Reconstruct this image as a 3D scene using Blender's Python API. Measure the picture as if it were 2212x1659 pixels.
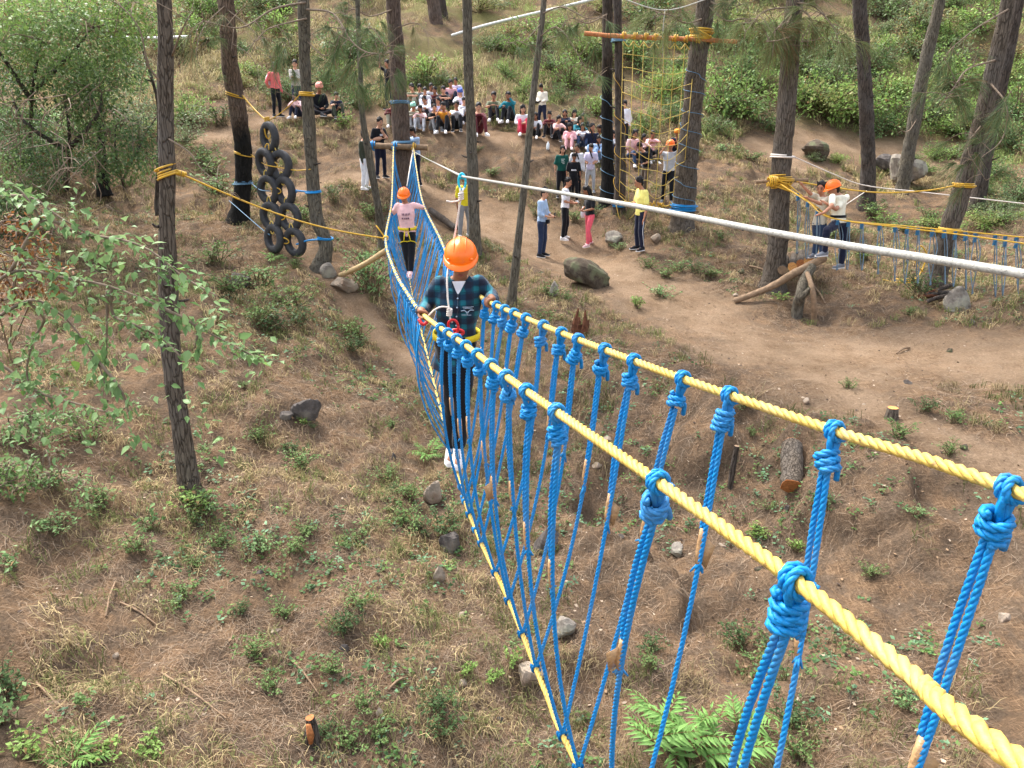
import bpy, math, random
import numpy as np
from mathutils import Vector, Matrix

SC = bpy.context.scene
COL = SC.collection
for o in list(bpy.data.objects):
    bpy.data.objects.remove(o)
random.seed(7)
RNG = np.random.default_rng(7)

# ------------------------------------------------------------------ camera, world, sun
F = 1640.0; CX = 1106.0; CY = 829.5; PITCH = math.radians(19.4)
CP, SP = math.cos(PITCH), math.sin(PITCH)
cam_d = bpy.data.cameras.new('camera')
cam_d.sensor_width = 36.0
cam_d.lens = 36.0 * F / 2212.0
cam_d.clip_start = 0.05
cam_d.clip_end = 400.0
cam = bpy.data.objects.new('camera', cam_d)
COL.objects.link(cam)
cam.location = (0, 0, 0)
cam.rotation_euler = (math.pi / 2 - PITCH, 0, 0)
SC.camera = cam

world = bpy.data.worlds.new('World')
SC.world = world
world.use_nodes = True
wn = world.node_tree
for n in list(wn.nodes):
    wn.nodes.remove(n)
sky = wn.nodes.new('ShaderNodeTexSky')
sky.sky_type = 'NISHITA'
sky.sun_disc = False
SUN_EL, SUN_AZ = math.radians(58), math.radians(-40)
sky.sun_elevation = SUN_EL
sky.sun_rotation = SUN_AZ
sky.air_density = 1.0
sky.dust_density = 4.0
sky.ozone_density = 0.6
bgn = wn.nodes.new('ShaderNodeBackground')
bgn.inputs['Strength'].default_value = 0.15
won = wn.nodes.new('ShaderNodeOutputWorld')
# thin overcast: most of the blue is washed out of the sky
rgb2 = wn.nodes.new('ShaderNodeHueSaturation'); rgb2.inputs['Saturation'].default_value = 0.45
wn.links.new(sky.outputs[0], rgb2.inputs['Color'])
wn.links.new(rgb2.outputs[0], bgn.inputs['Color'])
wn.links.new(bgn.outputs[0], won.inputs['Surface'])

sun_d = bpy.data.lights.new('sun', 'SUN')
sun_d.energy = 1.5
sun_d.angle = math.radians(10)
sun_d.color = (1.0, 0.96, 0.90)
sun = bpy.data.objects.new('sun', sun_d)
COL.objects.link(sun)
sdir = Vector((math.sin(SUN_AZ) * math.cos(SUN_EL), math.cos(SUN_AZ) * math.cos(SUN_EL), math.sin(SUN_EL)))
sun.rotation_euler = (-sdir).to_track_quat('-Z', 'Y').to_euler()
sun.location = (0, 10, 40)

vs = SC.view_settings
vs.view_transform = 'Standard'
vs.look = 'None'
vs.gamma = 1.0
vs.use_curve_mapping = False
vs.exposure = 1.9

# ------------------------------------------------------------------ picture <-> world measurements
def W(u, v, Y):
    """point seen at (u, v) of the 2212 px wide survey picture, Y metres ahead"""
    dx = (u - CX) / F; dv = (CY - v) / F
    t = Y / (CP + dv * SP)
    return np.array([dx * t, Y, t * (dv * CP - SP)])

def depth(p):
    return p[1] * CP - p[2] * SP

# ------------------------------------------------------------------ noise
def _hash(ix, iy, iz, seed):
    h = (ix.astype(np.int64) * 374761393 + iy.astype(np.int64) * 668265263 + iz.astype(np.int64) * 2147483647 + seed * 1274126177) & 0xffffffff
    h = ((h ^ (h >> 13)) * 1274126177) & 0xffffffff
    h = h ^ (h >> 16)
    return (h & 0xffff) / 65535.0

def vnoise(x, y, z=None, seed=0):
    x = np.asarray(x, float); y = np.asarray(y, float)
    z = np.zeros_like(x) if z is None else np.asarray(z, float)
    ix, iy, iz = np.floor(x), np.floor(y), np.floor(z)
    fx, fy, fz = x - ix, y - iy, z - iz
    fx = fx * fx * (3 - 2 * fx); fy = fy * fy * (3 - 2 * fy); fz = fz * fz * (3 - 2 * fz)
    r = 0
    for a in (0, 1):
        for b in (0, 1):
            for c in (0, 1):
                w = (fx if a else 1 - fx) * (fy if b else 1 - fy) * (fz if c else 1 - fz)
                r = r + w * _hash(ix + a, iy + b, iz + c, seed)
    return r * 2 - 1

def fbm(x, y, z=None, octv=4, seed=0, gain=0.5):
    r = 0; a = 1.0; f = 1.0
    for i in range(octv):
        r = r + a * vnoise(np.asarray(x) * f, np.asarray(y) * f, None if z is None else np.asarray(z) * f, seed + i * 17)
        a *= gain; f *= 2.03
    return r

# ------------------------------------------------------------------ mesh helpers
class MB:
    """collects faces of one mesh object"""
    def __init__(s):
        s.v = []; s.f = []; s.m = []; s.n = 0
    def add(s, verts, faces, mi=0):
        b = s.n
        verts = np.asarray(verts, float)
        s.v.append(verts); s.n += len(verts)
        s.f.extend([tuple(i + b for i in f) for f in faces])
        s.m.extend([mi] * len(faces))
        return s
    def arr(s):
        return np.concatenate(s.v) if s.v else np.zeros((0, 3))

def norm(a):
    a = np.asarray(a, float)
    return a / (np.linalg.norm(a) + 1e-12)

def frames(P):
    P = np.asarray(P, float)
    n = len(P)
    T = np.zeros_like(P)
    T[1:-1] = P[2:] - P[:-2]; T[0] = P[1] - P[0]; T[-1] = P[-1] - P[-2]
    T /= (np.linalg.norm(T, axis=1)[:, None] + 1e-12)
    ref = np.array([0, 0, 1.0]) if abs(T[0][2]) < 0.9 else np.array([1.0, 0, 0])
    N = np.zeros_like(P); B = np.zeros_like(P)
    nn = norm(np.cross(np.cross(T[0], ref), T[0]))
    for i in range(n):
        nn = nn - T[i] * np.dot(nn, T[i]); nn = norm(nn)
        N[i] = nn; B[i] = np.cross(T[i], nn)
    return T, N, B

def ringfaces(n, k, closed=False):
    f = []
    for i in range(n - 1):
        a = i * k; b = a + k
        for j in range(k):
            j2 = (j + 1) % k
            f.append((a + j, a + j2, b + j2, b + j))
    return f

def tube(mb, P, r, k=6, mi=0, cap=True):
    P = np.asarray(P, float)
    n = len(P)
    r = np.full(n, r, float) if np.isscalar(r) else np.asarray(r, float)
    T, N, B = frames(P)
    a = np.arange(k) * 2 * math.pi / k
    V = P[:, None, :] + r[:, None, None] * (np.cos(a)[None, :, None] * N[:, None, :] + np.sin(a)[None, :, None] * B[:, None, :])
    f = ringfaces(n, k)
    if cap:
        f.append(tuple(reversed(range(k)))); f.append(tuple(range((n - 1) * k, n * k)))
    mb.add(V.reshape(-1, 3), f, mi)
    return mb

def resample(P, step=None, n=None):
    P = np.asarray(P, float)
    d = np.concatenate([[0], np.cumsum(np.linalg.norm(np.diff(P, axis=0), axis=1))])
    if n is None:
        n = max(2, int(math.ceil(d[-1] / step)) + 1)
    s = np.linspace(0, d[-1], n)
    return np.stack([np.interp(s, d, P[:, i]) for i in range(3)], 1)

def spline(P, sub=8):
    """Catmull-Rom through P"""
    P = np.asarray(P, float)
    Q = np.vstack([2 * P[0] - P[1], P, 2 * P[-1] - P[-2]])
    out = []
    for i in range(1, len(Q) - 2):
        p0, p1, p2, p3 = Q[i - 1], Q[i], Q[i + 1], Q[i + 2]
        for k in range(sub):
            t = k / sub
            out.append(0.5 * ((2 * p1) + (-p0 + p2) * t + (2 * p0 - 5 * p1 + 4 * p2 - p3) * t * t + (-p0 + 3 * p1 - 3 * p2 + p3) * t ** 3))
    out.append(P[-1])
    return np.array(out)

def rope3(mb, P, r, pitch=None, mi=0, k=6, seg=7):
    """three-strand laid rope along P"""
    pitch = pitch or r * 6.2
    P = resample(P, pitch / seg)
    T, N, B = frames(P)
    s = np.arange(len(P)) / seg * 2 * math.pi
    for j in range(3):
        a = s + j * 2 * math.pi / 3
        C = P + 0.5 * r * (np.cos(a)[:, None] * N + np.sin(a)[:, None] * B)
        tube(mb, C, 0.56 * r, k, mi)
    return mb

def capsule(mb, a, b, ra, rb, k=10, mi=0, ends=3):
    """closed tapered limb with round ends"""
    a = np.asarray(a, float); b = np.asarray(b, float)
    d = norm(b - a)
    P = []; R = []
    for i in range(ends + 1):
        t = math.pi / 2 * i / ends
        P.append(a - d * ra * math.cos(t)); R.append(max(ra * math.sin(t), ra * 0.05))
    for i in range(ends + 1):
        t = math.pi / 2 * i / ends
        P.append(b + d * rb * math.sin(t)); R.append(max(rb * math.cos(t), rb * 0.05))
    tube(mb, P, R, k, mi)
    return mb

def loft(mb, C, A, Bv, L, Fw, k=14, mi=0):
    """closed loft of elliptical rings: centres C, half-widths A along L, Bv along Fw"""
    C = np.asarray(C, float); n = len(C)
    L = np.asarray(L, float); Fw = np.asarray(Fw, float)
    if L.ndim == 1: L = np.tile(L, (n, 1))
    if Fw.ndim == 1: Fw = np.tile(Fw, (n, 1))
    a = np.arange(k) * 2 * math.pi / k
    V = C[:, None, :] + np.cos(a)[None, :, None] * np.asarray(A)[:, None, None] * L[:, None, :] + np.sin(a)[None, :, None] * np.asarray(Bv)[:, None, None] * Fw[:, None, :]
    f = ringfaces(n, k)
    f.append(tuple(reversed(range(k)))); f.append(tuple(range((n - 1) * k, n * k)))
    mb.add(V.reshape(-1, 3), f, mi)
    return mb

def ellipsoid(mb, c, ax, k=14, rings=9, mi=0):
    """ax: three axis vectors (3x3 rows)"""
    c = np.asarray(c, float); ax = np.asarray(ax, float)
    V = []
    for i in range(rings + 1):
        t = math.pi * (i + 0.0) / rings
        t = min(max(t, 0.03), math.pi - 0.03)
        for j in range(k):
            p = 2 * math.pi * j / k
            V.append(c + ax[0] * math.sin(t) * math.cos(p) + ax[1] * math.sin(t) * math.sin(p) + ax[2] * math.cos(t))
    f = ringfaces(rings + 1, k)
    f.append(tuple(reversed(range(k)))); f.append(tuple(range(rings * k, rings * k + k)))
    mb.add(V, f, mi)
    return mb

def box(mb, c, h, R=None, mi=0):
    c = np.asarray(c, float)
    R = np.eye(3) if R is None else np.asarray(R, float)
    V = [c + sx * h[0] * R[0] + sy * h[1] * R[1] + sz * h[2] * R[2] for sz in (-1, 1) for sy in (-1, 1) for sx in (-1, 1)]
    mb.add(V, [(0, 2, 3, 1), (4, 5, 7, 6), (0, 1, 5, 4), (2, 6, 7, 3), (0, 4, 6, 2), (1, 3, 7, 5)], mi)
    return mb

ORIGIN = {}
def set_tags(o, label=None, cat=None, group=None, kind=None):
    if label: o['label'] = label
    if cat: o['category'] = cat
    if group: o['group'] = group
    if kind: o['kind'] = kind
    return o

def thing(name, label, cat, loc=(0, 0, 0), group=None):
    o = bpy.data.objects.new(name, None)
    o.empty_display_size = 0.1
    COL.objects.link(o)
    o.location = tuple(float(c) for c in loc)
    ORIGIN[o.name] = np.asarray(loc, float)
    set_tags(o, label, cat, group)
    return o

def mesh_from(name, V, Fc, mats, mi=None, smooth=True, col=None):
    me = bpy.data.meshes.new(name)
    me.from_pydata([tuple(p) for p in V], [], Fc)
    for m in mats:
        me.materials.append(m)
    if mi is not None and len(mats) > 1:
        me.polygons.foreach_set('material_index', np.asarray(mi, np.int32))
    if smooth:
        me.polygons.foreach_set('use_smooth', np.ones(len(me.polygons), bool))
    if col is not None:
        ca = me.color_attributes.new('Col', 'FLOAT_COLOR', 'POINT')
        c4 = np.ones((len(V), 4), np.float32); c4[:, :3] = col
        ca.data.foreach_set('color', c4.ravel())
    me.update()
    return me

def quads_mesh(name, V, nq, mat, col=None, smooth=False):
    """fast mesh of nq separate quads, V is (nq*4,3)"""
    me = bpy.data.meshes.new(name)
    V = np.ascontiguousarray(V, np.float32)
    me.vertices.add(nq * 4); me.loops.add(nq * 4); me.polygons.add(nq)
    me.vertices.foreach_set('co', V.ravel())
    me.loops.foreach_set('vertex_index', np.arange(nq * 4, dtype=np.int32))
    me.polygons.foreach_set('loop_start', np.arange(0, nq * 4, 4, dtype=np.int32))
    me.polygons.foreach_set('loop_total', np.full(nq, 4, np.int32))
    me.update(calc_edges=True)
    me.materials.append(mat)
    if col is not None:
        ca = me.color_attributes.new('Col', 'FLOAT_COLOR', 'POINT')
        c4 = np.ones((nq * 4, 4), np.float32); c4[:, :3] = col
        ca.data.foreach_set('color', c4.ravel())
    return me

def put(name, me, parent=None, loc=None):
    o = bpy.data.objects.new(name, me)
    COL.objects.link(o)
    if parent is not None:
        o.parent = parent
    if loc is not None:
        o.location = tuple(float(c) for c in loc)
    return o

def obj(name, mb, mats, parent=None, smooth=True, loc=None):
    """mesh object from world-space MB; under a parent it is stored relative to the thing's base"""
    if not isinstance(mats, (list, tuple)): mats = [mats]
    V = mb.arr()
    if parent is not None:
        org = ORIGIN.get(parent.name, np.zeros(3))
    else:
        org = np.zeros(3) if loc is None else np.asarray(loc, float)
    me = mesh_from(name, V - org, mb.f, mats, mb.m, smooth)
    o = put(name, me, parent, None if parent is not None else org)
    if parent is None:
        ORIGIN[o.name] = org
    else:
        ORIGIN[o.name] = org
    return o

def voxel(mb, size, it=3, name='body', fac=0.5):
    """fuse overlapping closed volumes of mb into one continuous surface; returns (V, F)"""
    me = bpy.data.meshes.new('tmp')
    me.from_pydata([tuple(p) for p in mb.arr()], [], mb.f)
    o = bpy.data.objects.new('tmp', me)
    COL.objects.link(o)
    m = o.modifiers.new('r', 'REMESH'); m.mode = 'VOXEL'; m.voxel_size = size
    if it:
        s = o.modifiers.new('s', 'SMOOTH'); s.iterations = it; s.factor = fac
    dg = bpy.context.evaluated_depsgraph_get()
    ev = o.evaluated_get(dg)
    em = ev.to_mesh()
    n = len(em.vertices)
    V = np.zeros(n * 3, np.float32); em.vertices.foreach_get('co', V)
    Fc = [tuple(p.vertices) for p in em.polygons]
    ev.to_mesh_clear()
    bpy.data.objects.remove(o); bpy.data.meshes.remove(me)
    return V.reshape(-1, 3).astype(float), Fc

# ------------------------------------------------------------------ materials
def srgb(r, g, b):
    f = lambda c: (c / 255.0 / 12.92) if c / 255.0 <= 0.04045 else ((c / 255.0 + 0.055) / 1.055) ** 2.4
    return (f(r), f(g), f(b))

MATS = {}
def new_mat(name):
    m = bpy.data.materials.new(name); m.use_nodes = True
    nt = m.node_tree
    b = nt.nodes['Principled BSDF']
    return m, nt, b

def simple(name, col, rough=0.8, var=0.25, scale=30.0, bump=0.0, bscale=None, metal=0.0, spec=0.3, sheen=0.0, sub=None):
    """base colour broken up by object-space noise, with optional relief"""
    if name in MATS: return MATS[name]
    m, nt, b = new_mat(name)
    N, L = nt.nodes, nt.links
    tc = N.new('ShaderNodeTexCoord')
    no = N.new('ShaderNodeTexNoise'); no.inputs['Scale'].default_value = scale; no.inputs['Detail'].default_value = 5
    L.new(tc.outputs['Object'], no.inputs['Vector'])
    mr = N.new('ShaderNodeMapRange'); mr.inputs[1].default_value = 0.3; mr.inputs[2].default_value = 0.7
    mr.inputs[3].default_value = 1 - var; mr.inputs[4].default_value = 1 + var
    L.new(no.outputs['Fac'], mr.inputs[0])
    mx = N.new('ShaderNodeVectorMath'); mx.operation = 'SCALE'
    mx.inputs[0].default_value = col
    L.new(mr.outputs[0], mx.inputs['Scale'])
    L.new(mx.outputs[0], b.inputs['Base Color'])
    b.inputs['Roughness'].default_value = rough
    b.inputs['Metallic'].default_value = metal
    b.inputs['Specular IOR Level'].default_value = spec
    if sheen: b.inputs['Sheen Weight'].default_value = sheen
    if bump:
        n2 = N.new('ShaderNodeTexNoise'); n2.inputs['Scale'].default_value = bscale or scale * 2; n2.inputs['Detail'].default_value = 4
        L.new(tc.outputs['Object'], n2.inputs['Vector'])
        bp = N.new('ShaderNodeBump'); bp.inputs['Strength'].default_value = bump; bp.inputs['Distance'].default_value = 0.02
        L.new(n2.outputs['Fac'], bp.inputs['Height']); L.new(bp.outputs[0], b.inputs['Normal'])
    MATS[name] = m
    return m

def cloth(name, rgb, var=0.12):
    return simple('cloth_' + name, srgb(*rgb), 0.9, var, 14, 0.35, 22, spec=0.15, sheen=0.15)

def leaf_mat(name, tint=(1, 1, 1), trans=0.35, rough=0.7):
    """per-leaf colour from the mesh, part of the light passes through"""
    m, nt, b = new_mat(name)
    N, L = nt.nodes, nt.links
    at = N.new('ShaderNodeAttribute'); at.attribute_name = 'Col'
    vm = N.new('ShaderNodeVectorMath'); vm.operation = 'MULTIPLY'; vm.inputs[1].default_value = tint
    L.new(at.outputs['Color'], vm.inputs[0])
    L.new(vm.outputs[0], b.inputs['Base Color'])
    b.inputs['Roughness'].default_value = rough
    b.inputs['Specular IOR Level'].default_value = 0.12
    out = N['Material Output']
    if trans > 0:
        tr = N.new('ShaderNodeBsdfTranslucent')
        L.new(vm.outputs[0], tr.inputs['Color'])
        mx = N.new('ShaderNodeMixShader'); mx.inputs[0].default_value = trans
        L.new(b.outputs[0], mx.inputs[1]); L.new(tr.outputs[0], mx.inputs[2])
        L.new(mx.outputs[0], out.inputs['Surface'])
    return m

def ramp(nt, fac, stops):
    r = nt.nodes.new('ShaderNodeValToRGB')
    e = r.color_ramp.elements
    while len(e) < len(stops): e.new(0.5)
    for i, (p, c) in enumerate(stops):
        e[i].position = p; e[i].color = (*c, 1)
    nt.links.new(fac, r.inputs[0])
    return r.outputs[0]

def noise(nt, vec, scale, detail=5, rough=0.55, dist=0.0):
    n = nt.nodes.new('ShaderNodeTexNoise')
    n.inputs['Scale'].default_value = scale; n.inputs['Detail'].default_value = detail
    n.inputs['Roughness'].default_value = rough; n.inputs['Distortion'].default_value = dist
    nt.links.new(vec, n.inputs['Vector'])
    return n.outputs['Fac']

def mixc(nt, fac, a, b):
    m = nt.nodes.new('ShaderNodeMix'); m.data_type = 'RGBA'
    if isinstance(fac, (int, float)): m.inputs[0].default_value = fac
    else: nt.links.new(fac, m.inputs[0])
    for s, i in ((a, 6), (b, 7)):
        if isinstance(s, tuple): m.inputs[i].default_value = (*s, 1)
        else: nt.links.new(s, m.inputs[i])
    return m.outputs[2]

def mapping(nt, scale=(1, 1, 1), rot=(0, 0, 0), coord='Object'):
    tc = nt.nodes.new('ShaderNodeTexCoord'); mp = nt.nodes.new('ShaderNodeMapping')
    mp.inputs['Scale'].default_value = scale; mp.inputs['Rotation'].default_value = rot
    nt.links.new(tc.outputs[coord], mp.inputs['Vector'])
    return mp.outputs[0]

def bark(name, base, crack, zs=0.28, sc=22, char=None):
    """plated pine bark: long plates, dark cracks; char = (z0, z1) height where the trunk is burnt black"""
    m, nt, b = new_mat(name)
    N, L = nt.nodes, nt.links
    v = mapping(nt, (1, 1, zs * .7))
    vo = N.new('ShaderNodeTexVoronoi'); vo.feature = 'DISTANCE_TO_EDGE'; vo.inputs['Scale'].default_value = sc * 1.25
    wob = noise(nt, v, 9, 3)
    va = N.new('ShaderNodeVectorMath'); va.operation = 'MULTIPLY_ADD'
    va.inputs[1].default_value = (0.16, 0.16, 0.16)
    L.new(wob, va.inputs[0]); L.new(v, va.inputs[2]); L.new(va.outputs[0], vo.inputs['Vector'])
    crackf = ramp(nt, vo.outputs['Distance'], [(0.0, (.42, .42, .42)), (0.10, (1, 1, 1))])
    n1 = noise(nt, v, 34, 8, 0.72)
    pl = ramp(nt, n1, [(0.3, tuple(c * 0.42 for c in base)), (0.52, base), (0.72, tuple(min(1, c * 1.6) for c in base))])
    n2 = noise(nt, mapping(nt, (1, 1, 1)), 2.2, 3)
    grey = ramp(nt, n2, [(0.45, (0, 0, 0)), (0.65, (1, 1, 1))])
    pl2 = mixc(nt, grey, pl, tuple(0.75 * c + 0.035 for c in base))
    colr = mixc(nt, crackf, crack, pl2)
    if char:
        tc = N.new('ShaderNodeTexCoord'); sx = N.new('ShaderNodeSeparateXYZ'); L.new(tc.outputs['Object'], sx.inputs[0])
        ad = N.new('ShaderNodeMath'); ad.operation = 'MULTIPLY_ADD'; ad.inputs[1].default_value = 0.9; L.new(n2, ad.inputs[0]); L.new(sx.outputs['Z'], ad.inputs[2])
        mr = N.new('ShaderNodeMapRange'); mr.inputs[1].default_value = char[0] + 0.45; mr.inputs[2].default_value = char[1] + 0.45
        L.new(ad.outputs[0], mr.inputs[0])
        colr = mixc(nt, mr.outputs[0], ramp(nt, n1, [(.3, (.007, .007, .0065)), (.7, (.028, .026, .024))]), colr)
    L.new(colr, b.inputs['Base Color'])
    b.inputs['Roughness'].default_value = 0.95; b.inputs['Specular IOR Level'].default_value = 0.15
    ad2 = N.new('ShaderNodeMath'); ad2.operation = 'MULTIPLY_ADD'; ad2.inputs[1].default_value = 0.4
    L.new(n1, ad2.inputs[0]); L.new(crackf, ad2.inputs[2])
    bp = N.new('ShaderNodeBump'); bp.inputs['Strength'].default_value = 0.9; bp.inputs['Distance'].default_value = 0.03
    L.new(ad2.outputs[0], bp.inputs['Height']); L.new(bp.outputs[0], b.inputs['Normal'])
    return m
# ------------------------------------------------------------------ the hillside (structure)
CTRL = [  # picture u, v, metres ahead
 (0,1655,4.1),(600,1655,4.6),(1106,1655,5.0),(1500,1500,5.6),(1800,1620,4.6),(2200,1650,4.0),
 (100,1400,5.4),(500,1400,5.8),(900,1400,6.0),(900,1200,7.6),(1106,1250,7.3),(100,1100,7.0),(412,1070,8.0),
 (700,1100,8.0),(700,900,10.0),(400,800,10.5),(100,800,10.0),(600,700,12.3),(300,600,14.0),(60,600,13.0),
 (250,450,18.0),(950,1000,9.6),(860,720,14.0),(960,800,12.4),(850,560,17.0),(800,455,19.0),(760,520,17.0),(690,582,15.6),
 (650,540,16.0),(515,477,17.5),(600,565,15.6),(715,615,14.8),(876,415,20.0),(790,412,19.6),(825,390,20.2),(901,405,20.2),
 (1005,515,17.0),(1500,1300,7.0),(1500,1100,8.4),(1800,1300,6.5),(2200,1300,6.0),(2200,1000,7.8),(1900,1000,8.0),(1900,900,9.1),(2200,800,10.5),(1700,760,12.0),
 (1600,860,9.9),(1450,880,10.0),(1300,700,12.8),(1200,760,11.7),(1270,605,15.5),(1100,665,13.6),(1665,628,15.3),(1765,695,13.8),(1380,540,17.5),(1170,555,17.8),
 (1265,530,18.4),(1220,518,18.6),(1100,500,18.8),(1100,420,20.5),(1212,432,20.6),(1473,493,18.5),(1340,470,19.0),(1313,430,20.0),
 (960,300,23.0),(960,280,23.8),(960,330,22.5),(960,400,21.2),(1160,330,22.3),(1160,300,23.2),(1240,312,23.3),(1240,340,22.6),(1400,340,22.8),(1400,420,20.6),
 (1600,400,21.0),(1600,300,25.0),(1870,450,21.0),(1945,430,22.3),(2015,625,14.6),(2108,460,20.0),(2150,640,13.6),(1800,330,25.5),(2000,340,26.0),
 (2200,420,21.5),(2200,550,16.5),(1750,480,19.5),(600,252,24.5),(640,258,24.2),(690,252,24.3),(725,258,24.0),(843,240,25.0),
 (640,300,22.5),(640,380,21.0),(450,300,22.5),(450,400,19.6),(300,300,22.0),(80,300,20.5),
 (0,150,27),(300,150,29),(750,150,28.5),(960,160,28.0),(1100,180,28.0),(1300,200,28.0),(1500,150,30),(1900,180,31),(2200,200,31),
 (0,75,30),(300,75,32),(750,75,32),(1100,75,32.5),(1500,75,33.5),(1900,75,35),(2200,75,35),
 (0,0,34),(300,0,36),(750,0,37),(1100,0,37),(1500,0,38),(1900,0,39),(2200,0,39)]
XYZ = [W(*c) for c in CTRL]
XYZ += [np.array(p, float) for p in [(-4.6, 1.5, -3.9), (-1.5, 1.0, -4.6), (1.6, 1.5, -4.4), (4.5, 1.0, -3.3), (8, 4, -2.9), (-8, 3, -2.8), (-12, 8, -2.2), (12, 9, -2.7), (-16, 16, -1.0), (17, 16, -2.0), (-22, 26, 0.6), (24, 26, 0.6),
        (0, 46, 9.5), (-22, 44, 9.0), (24, 46, 9.5), (0, 62, 17.5), (-40, 60, 17), (42, 60, 17), (-40, 20, 3), (42, 20, 3), (-60, 90, 32), (0, 90, 32), (60, 90, 32), (-30, -6, -1), (30, -6, -1), (0, -8, -3.5)]]
XYZ = np.array(XYZ)
_s = 10.0
def _phi(r2):
    return np.where(r2 > 1e-9, 0.5 * r2 * np.log(np.maximum(r2, 1e-12)), 0)
_P = XYZ[:, :2] / _s
_n = len(_P)
_K = _phi(((_P[:, None] - _P[None]) ** 2).sum(-1)) + np.eye(_n) * 0.0006
_Q = np.hstack([np.ones((_n, 1)), _P])
_A = np.block([[_K, _Q], [_Q.T, np.zeros((3, 3))]])
_w = np.linalg.solve(_A, np.concatenate([XYZ[:, 2], np.zeros(3)]))
def rbf(x, y):
    q = np.stack([np.ravel(x), np.ravel(y)], 1) / _s
    out = np.zeros(len(q))
    for i in range(0, len(q), 20000):
        c = q[i:i + 20000]
        r2 = ((c[:, None] - _P[None]) ** 2).sum(-1)
        out[i:i + 20000] = _phi(r2) @ _w[:_n] + _w[_n] + c @ _w[_n + 1:]
    return out.reshape(np.shape(x))

# trodden paths: polylines on the slope, found later by distance
PATHS_UV = [[(2300, 1040, 7.4), (2212, 1010, 7.7), (2000, 950, 8.5), (1850, 870, 9.7), (1780, 830, 10.4)], [(1780, 815, 10.7), (1720, 780, 11.5), (1600, 720, 12.6), (1450, 650, 14.2), (1300, 570, 16.6), (1150, 520, 18.4), (1020, 500, 18.9)],
            [(2212, 760, 10.9), (1950, 740, 11.8), (1720, 760, 12.0)],
            [(640, 545, 16.0), (760, 640, 14.6), (860, 760, 13.2), (960, 830, 11.8)],
            [(1690, 330, 24.5), (1780, 300, 26.2), (1950, 310, 26.4), (2060, 340, 25.5)],
            [(420, 320, 22.2), (600, 250, 24.5), (840, 255, 24.6), (960, 292, 23.3), (1160, 305, 23.2), (1300, 320, 23.2)],
            [(560, 420, 19.0), (700, 400, 20.4), (830, 395, 20.3), (1000, 420, 20.2)]]
PATHS = [np.array([W(*p)[:2] for p in pl]) for pl in PATHS_UV]
PWID = [0.5, 1.35, 1.25, 0.35, 1.3, 0.5, 0.4]
def path_d(x, y):
    """0 on a trodden path, growing past its edge"""
    x = np.asarray(x, float); y = np.asarray(y, float)
    best = np.full(x.shape, 9.0)
    for pl, w in zip(PATHS, PWID):
        for a, b in zip(pl[:-1], pl[1:]):
            d = b - a; t = np.clip(((x - a[0]) * d[0] + (y - a[1]) * d[1]) / (d @ d), 0, 1)
            r = np.hypot(x - a[0] - t * d[0], y - a[1] - t * d[1]) / w
            best = np.minimum(best, r)
    return best

def detail(x, y):
    pd = path_d(x, y)
    rough = np.clip((pd - 0.6) * 1.2, 0.15, 1.0)
    n = fbm(x * 0.55, y * 0.55, octv=3, seed=3) * 0.13
    n2 = fbm(x * 2.1, y * 2.1, octv=4, seed=11) * 0.055
    ridge = (1 - np.abs(fbm(x * 0.9 + 3, y * 0.9, octv=3, seed=21))) * 0.10
    n3 = fbm(x * 9, y * 9, octv=2, seed=5) * 0.014
    far = np.clip((y - 25) / 10, 0, 1)
    # eroded banks: little broken ledges, strongest on the right bank of the gully
    bank = np.clip(1 - np.hypot((x - 2.6) / 3.6, (y - 7.6) / 3.6) ** 2, 0, 1) + .35 * np.clip(1 - np.hypot((x + 1.0) / 5.5, (y - 10) / 6) ** 2, 0, 1) + .5 * np.clip(1 - np.abs(y - 21.8) / 1.4, 0, 1)
    hh = fbm(x * .75 + 5, y * .75, octv=4, seed=51)
    led = (np.tanh(7 * hh) * .15 + np.tanh(9 * (fbm(x * 1.7, y * 1.7 + 4, octv=3, seed=53) - .12)) * .05) * bank * np.clip((pd - .75) * 2, 0, 1)
    return (n + ridge - 0.05 + n2) * rough + n3 + led + far * fbm(x * 0.25, y * 0.25, octv=3, seed=31) * 0.5

# fine look-up grid used to stand things on the ground
GX = np.arange(-26, 27, 0.12); GY = np.arange(0.5, 46, 0.12)
_gx, _gy = np.meshgrid(GX, GY, indexing='ij')
GZ = rbf(_gx, _gy) + detail(_gx, _gy)
def gz(x, y):
    x = np.asarray(x, float); y = np.asarray(y, float)
    fx = np.clip((x - GX[0]) / 0.12, 0, len(GX) - 1.001); fy = np.clip((y - GY[0]) / 0.12, 0, len(GY) - 1.001)
    i = fx.astype(int); j = fy.astype(int); a = fx - i; b = fy - j
    return GZ[i, j] * (1 - a) * (1 - b) + GZ[i + 1, j] * a * (1 - b) + GZ[i, j + 1] * (1 - a) * b + GZ[i + 1, j + 1] * a * b

def G(u, v):
    """where the line of sight meets the ground"""
    Y = np.linspace(3.0, 45.5, 1700)
    dx = (u - CX) / F; dv = (CY - v) / F
    t = Y / (CP + dv * SP)
    x = dx * t; z = t * (dv * CP - SP)
    below = z < gz(x, Y)
    i = int(np.argmax(below)) if below.any() else len(Y) - 1
    return np.array([x[i], Y[i], float(gz(x[i], Y[i]))])

def ground_at(x, y):
    return np.array([x, y, float(gz(x, y))])

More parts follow.
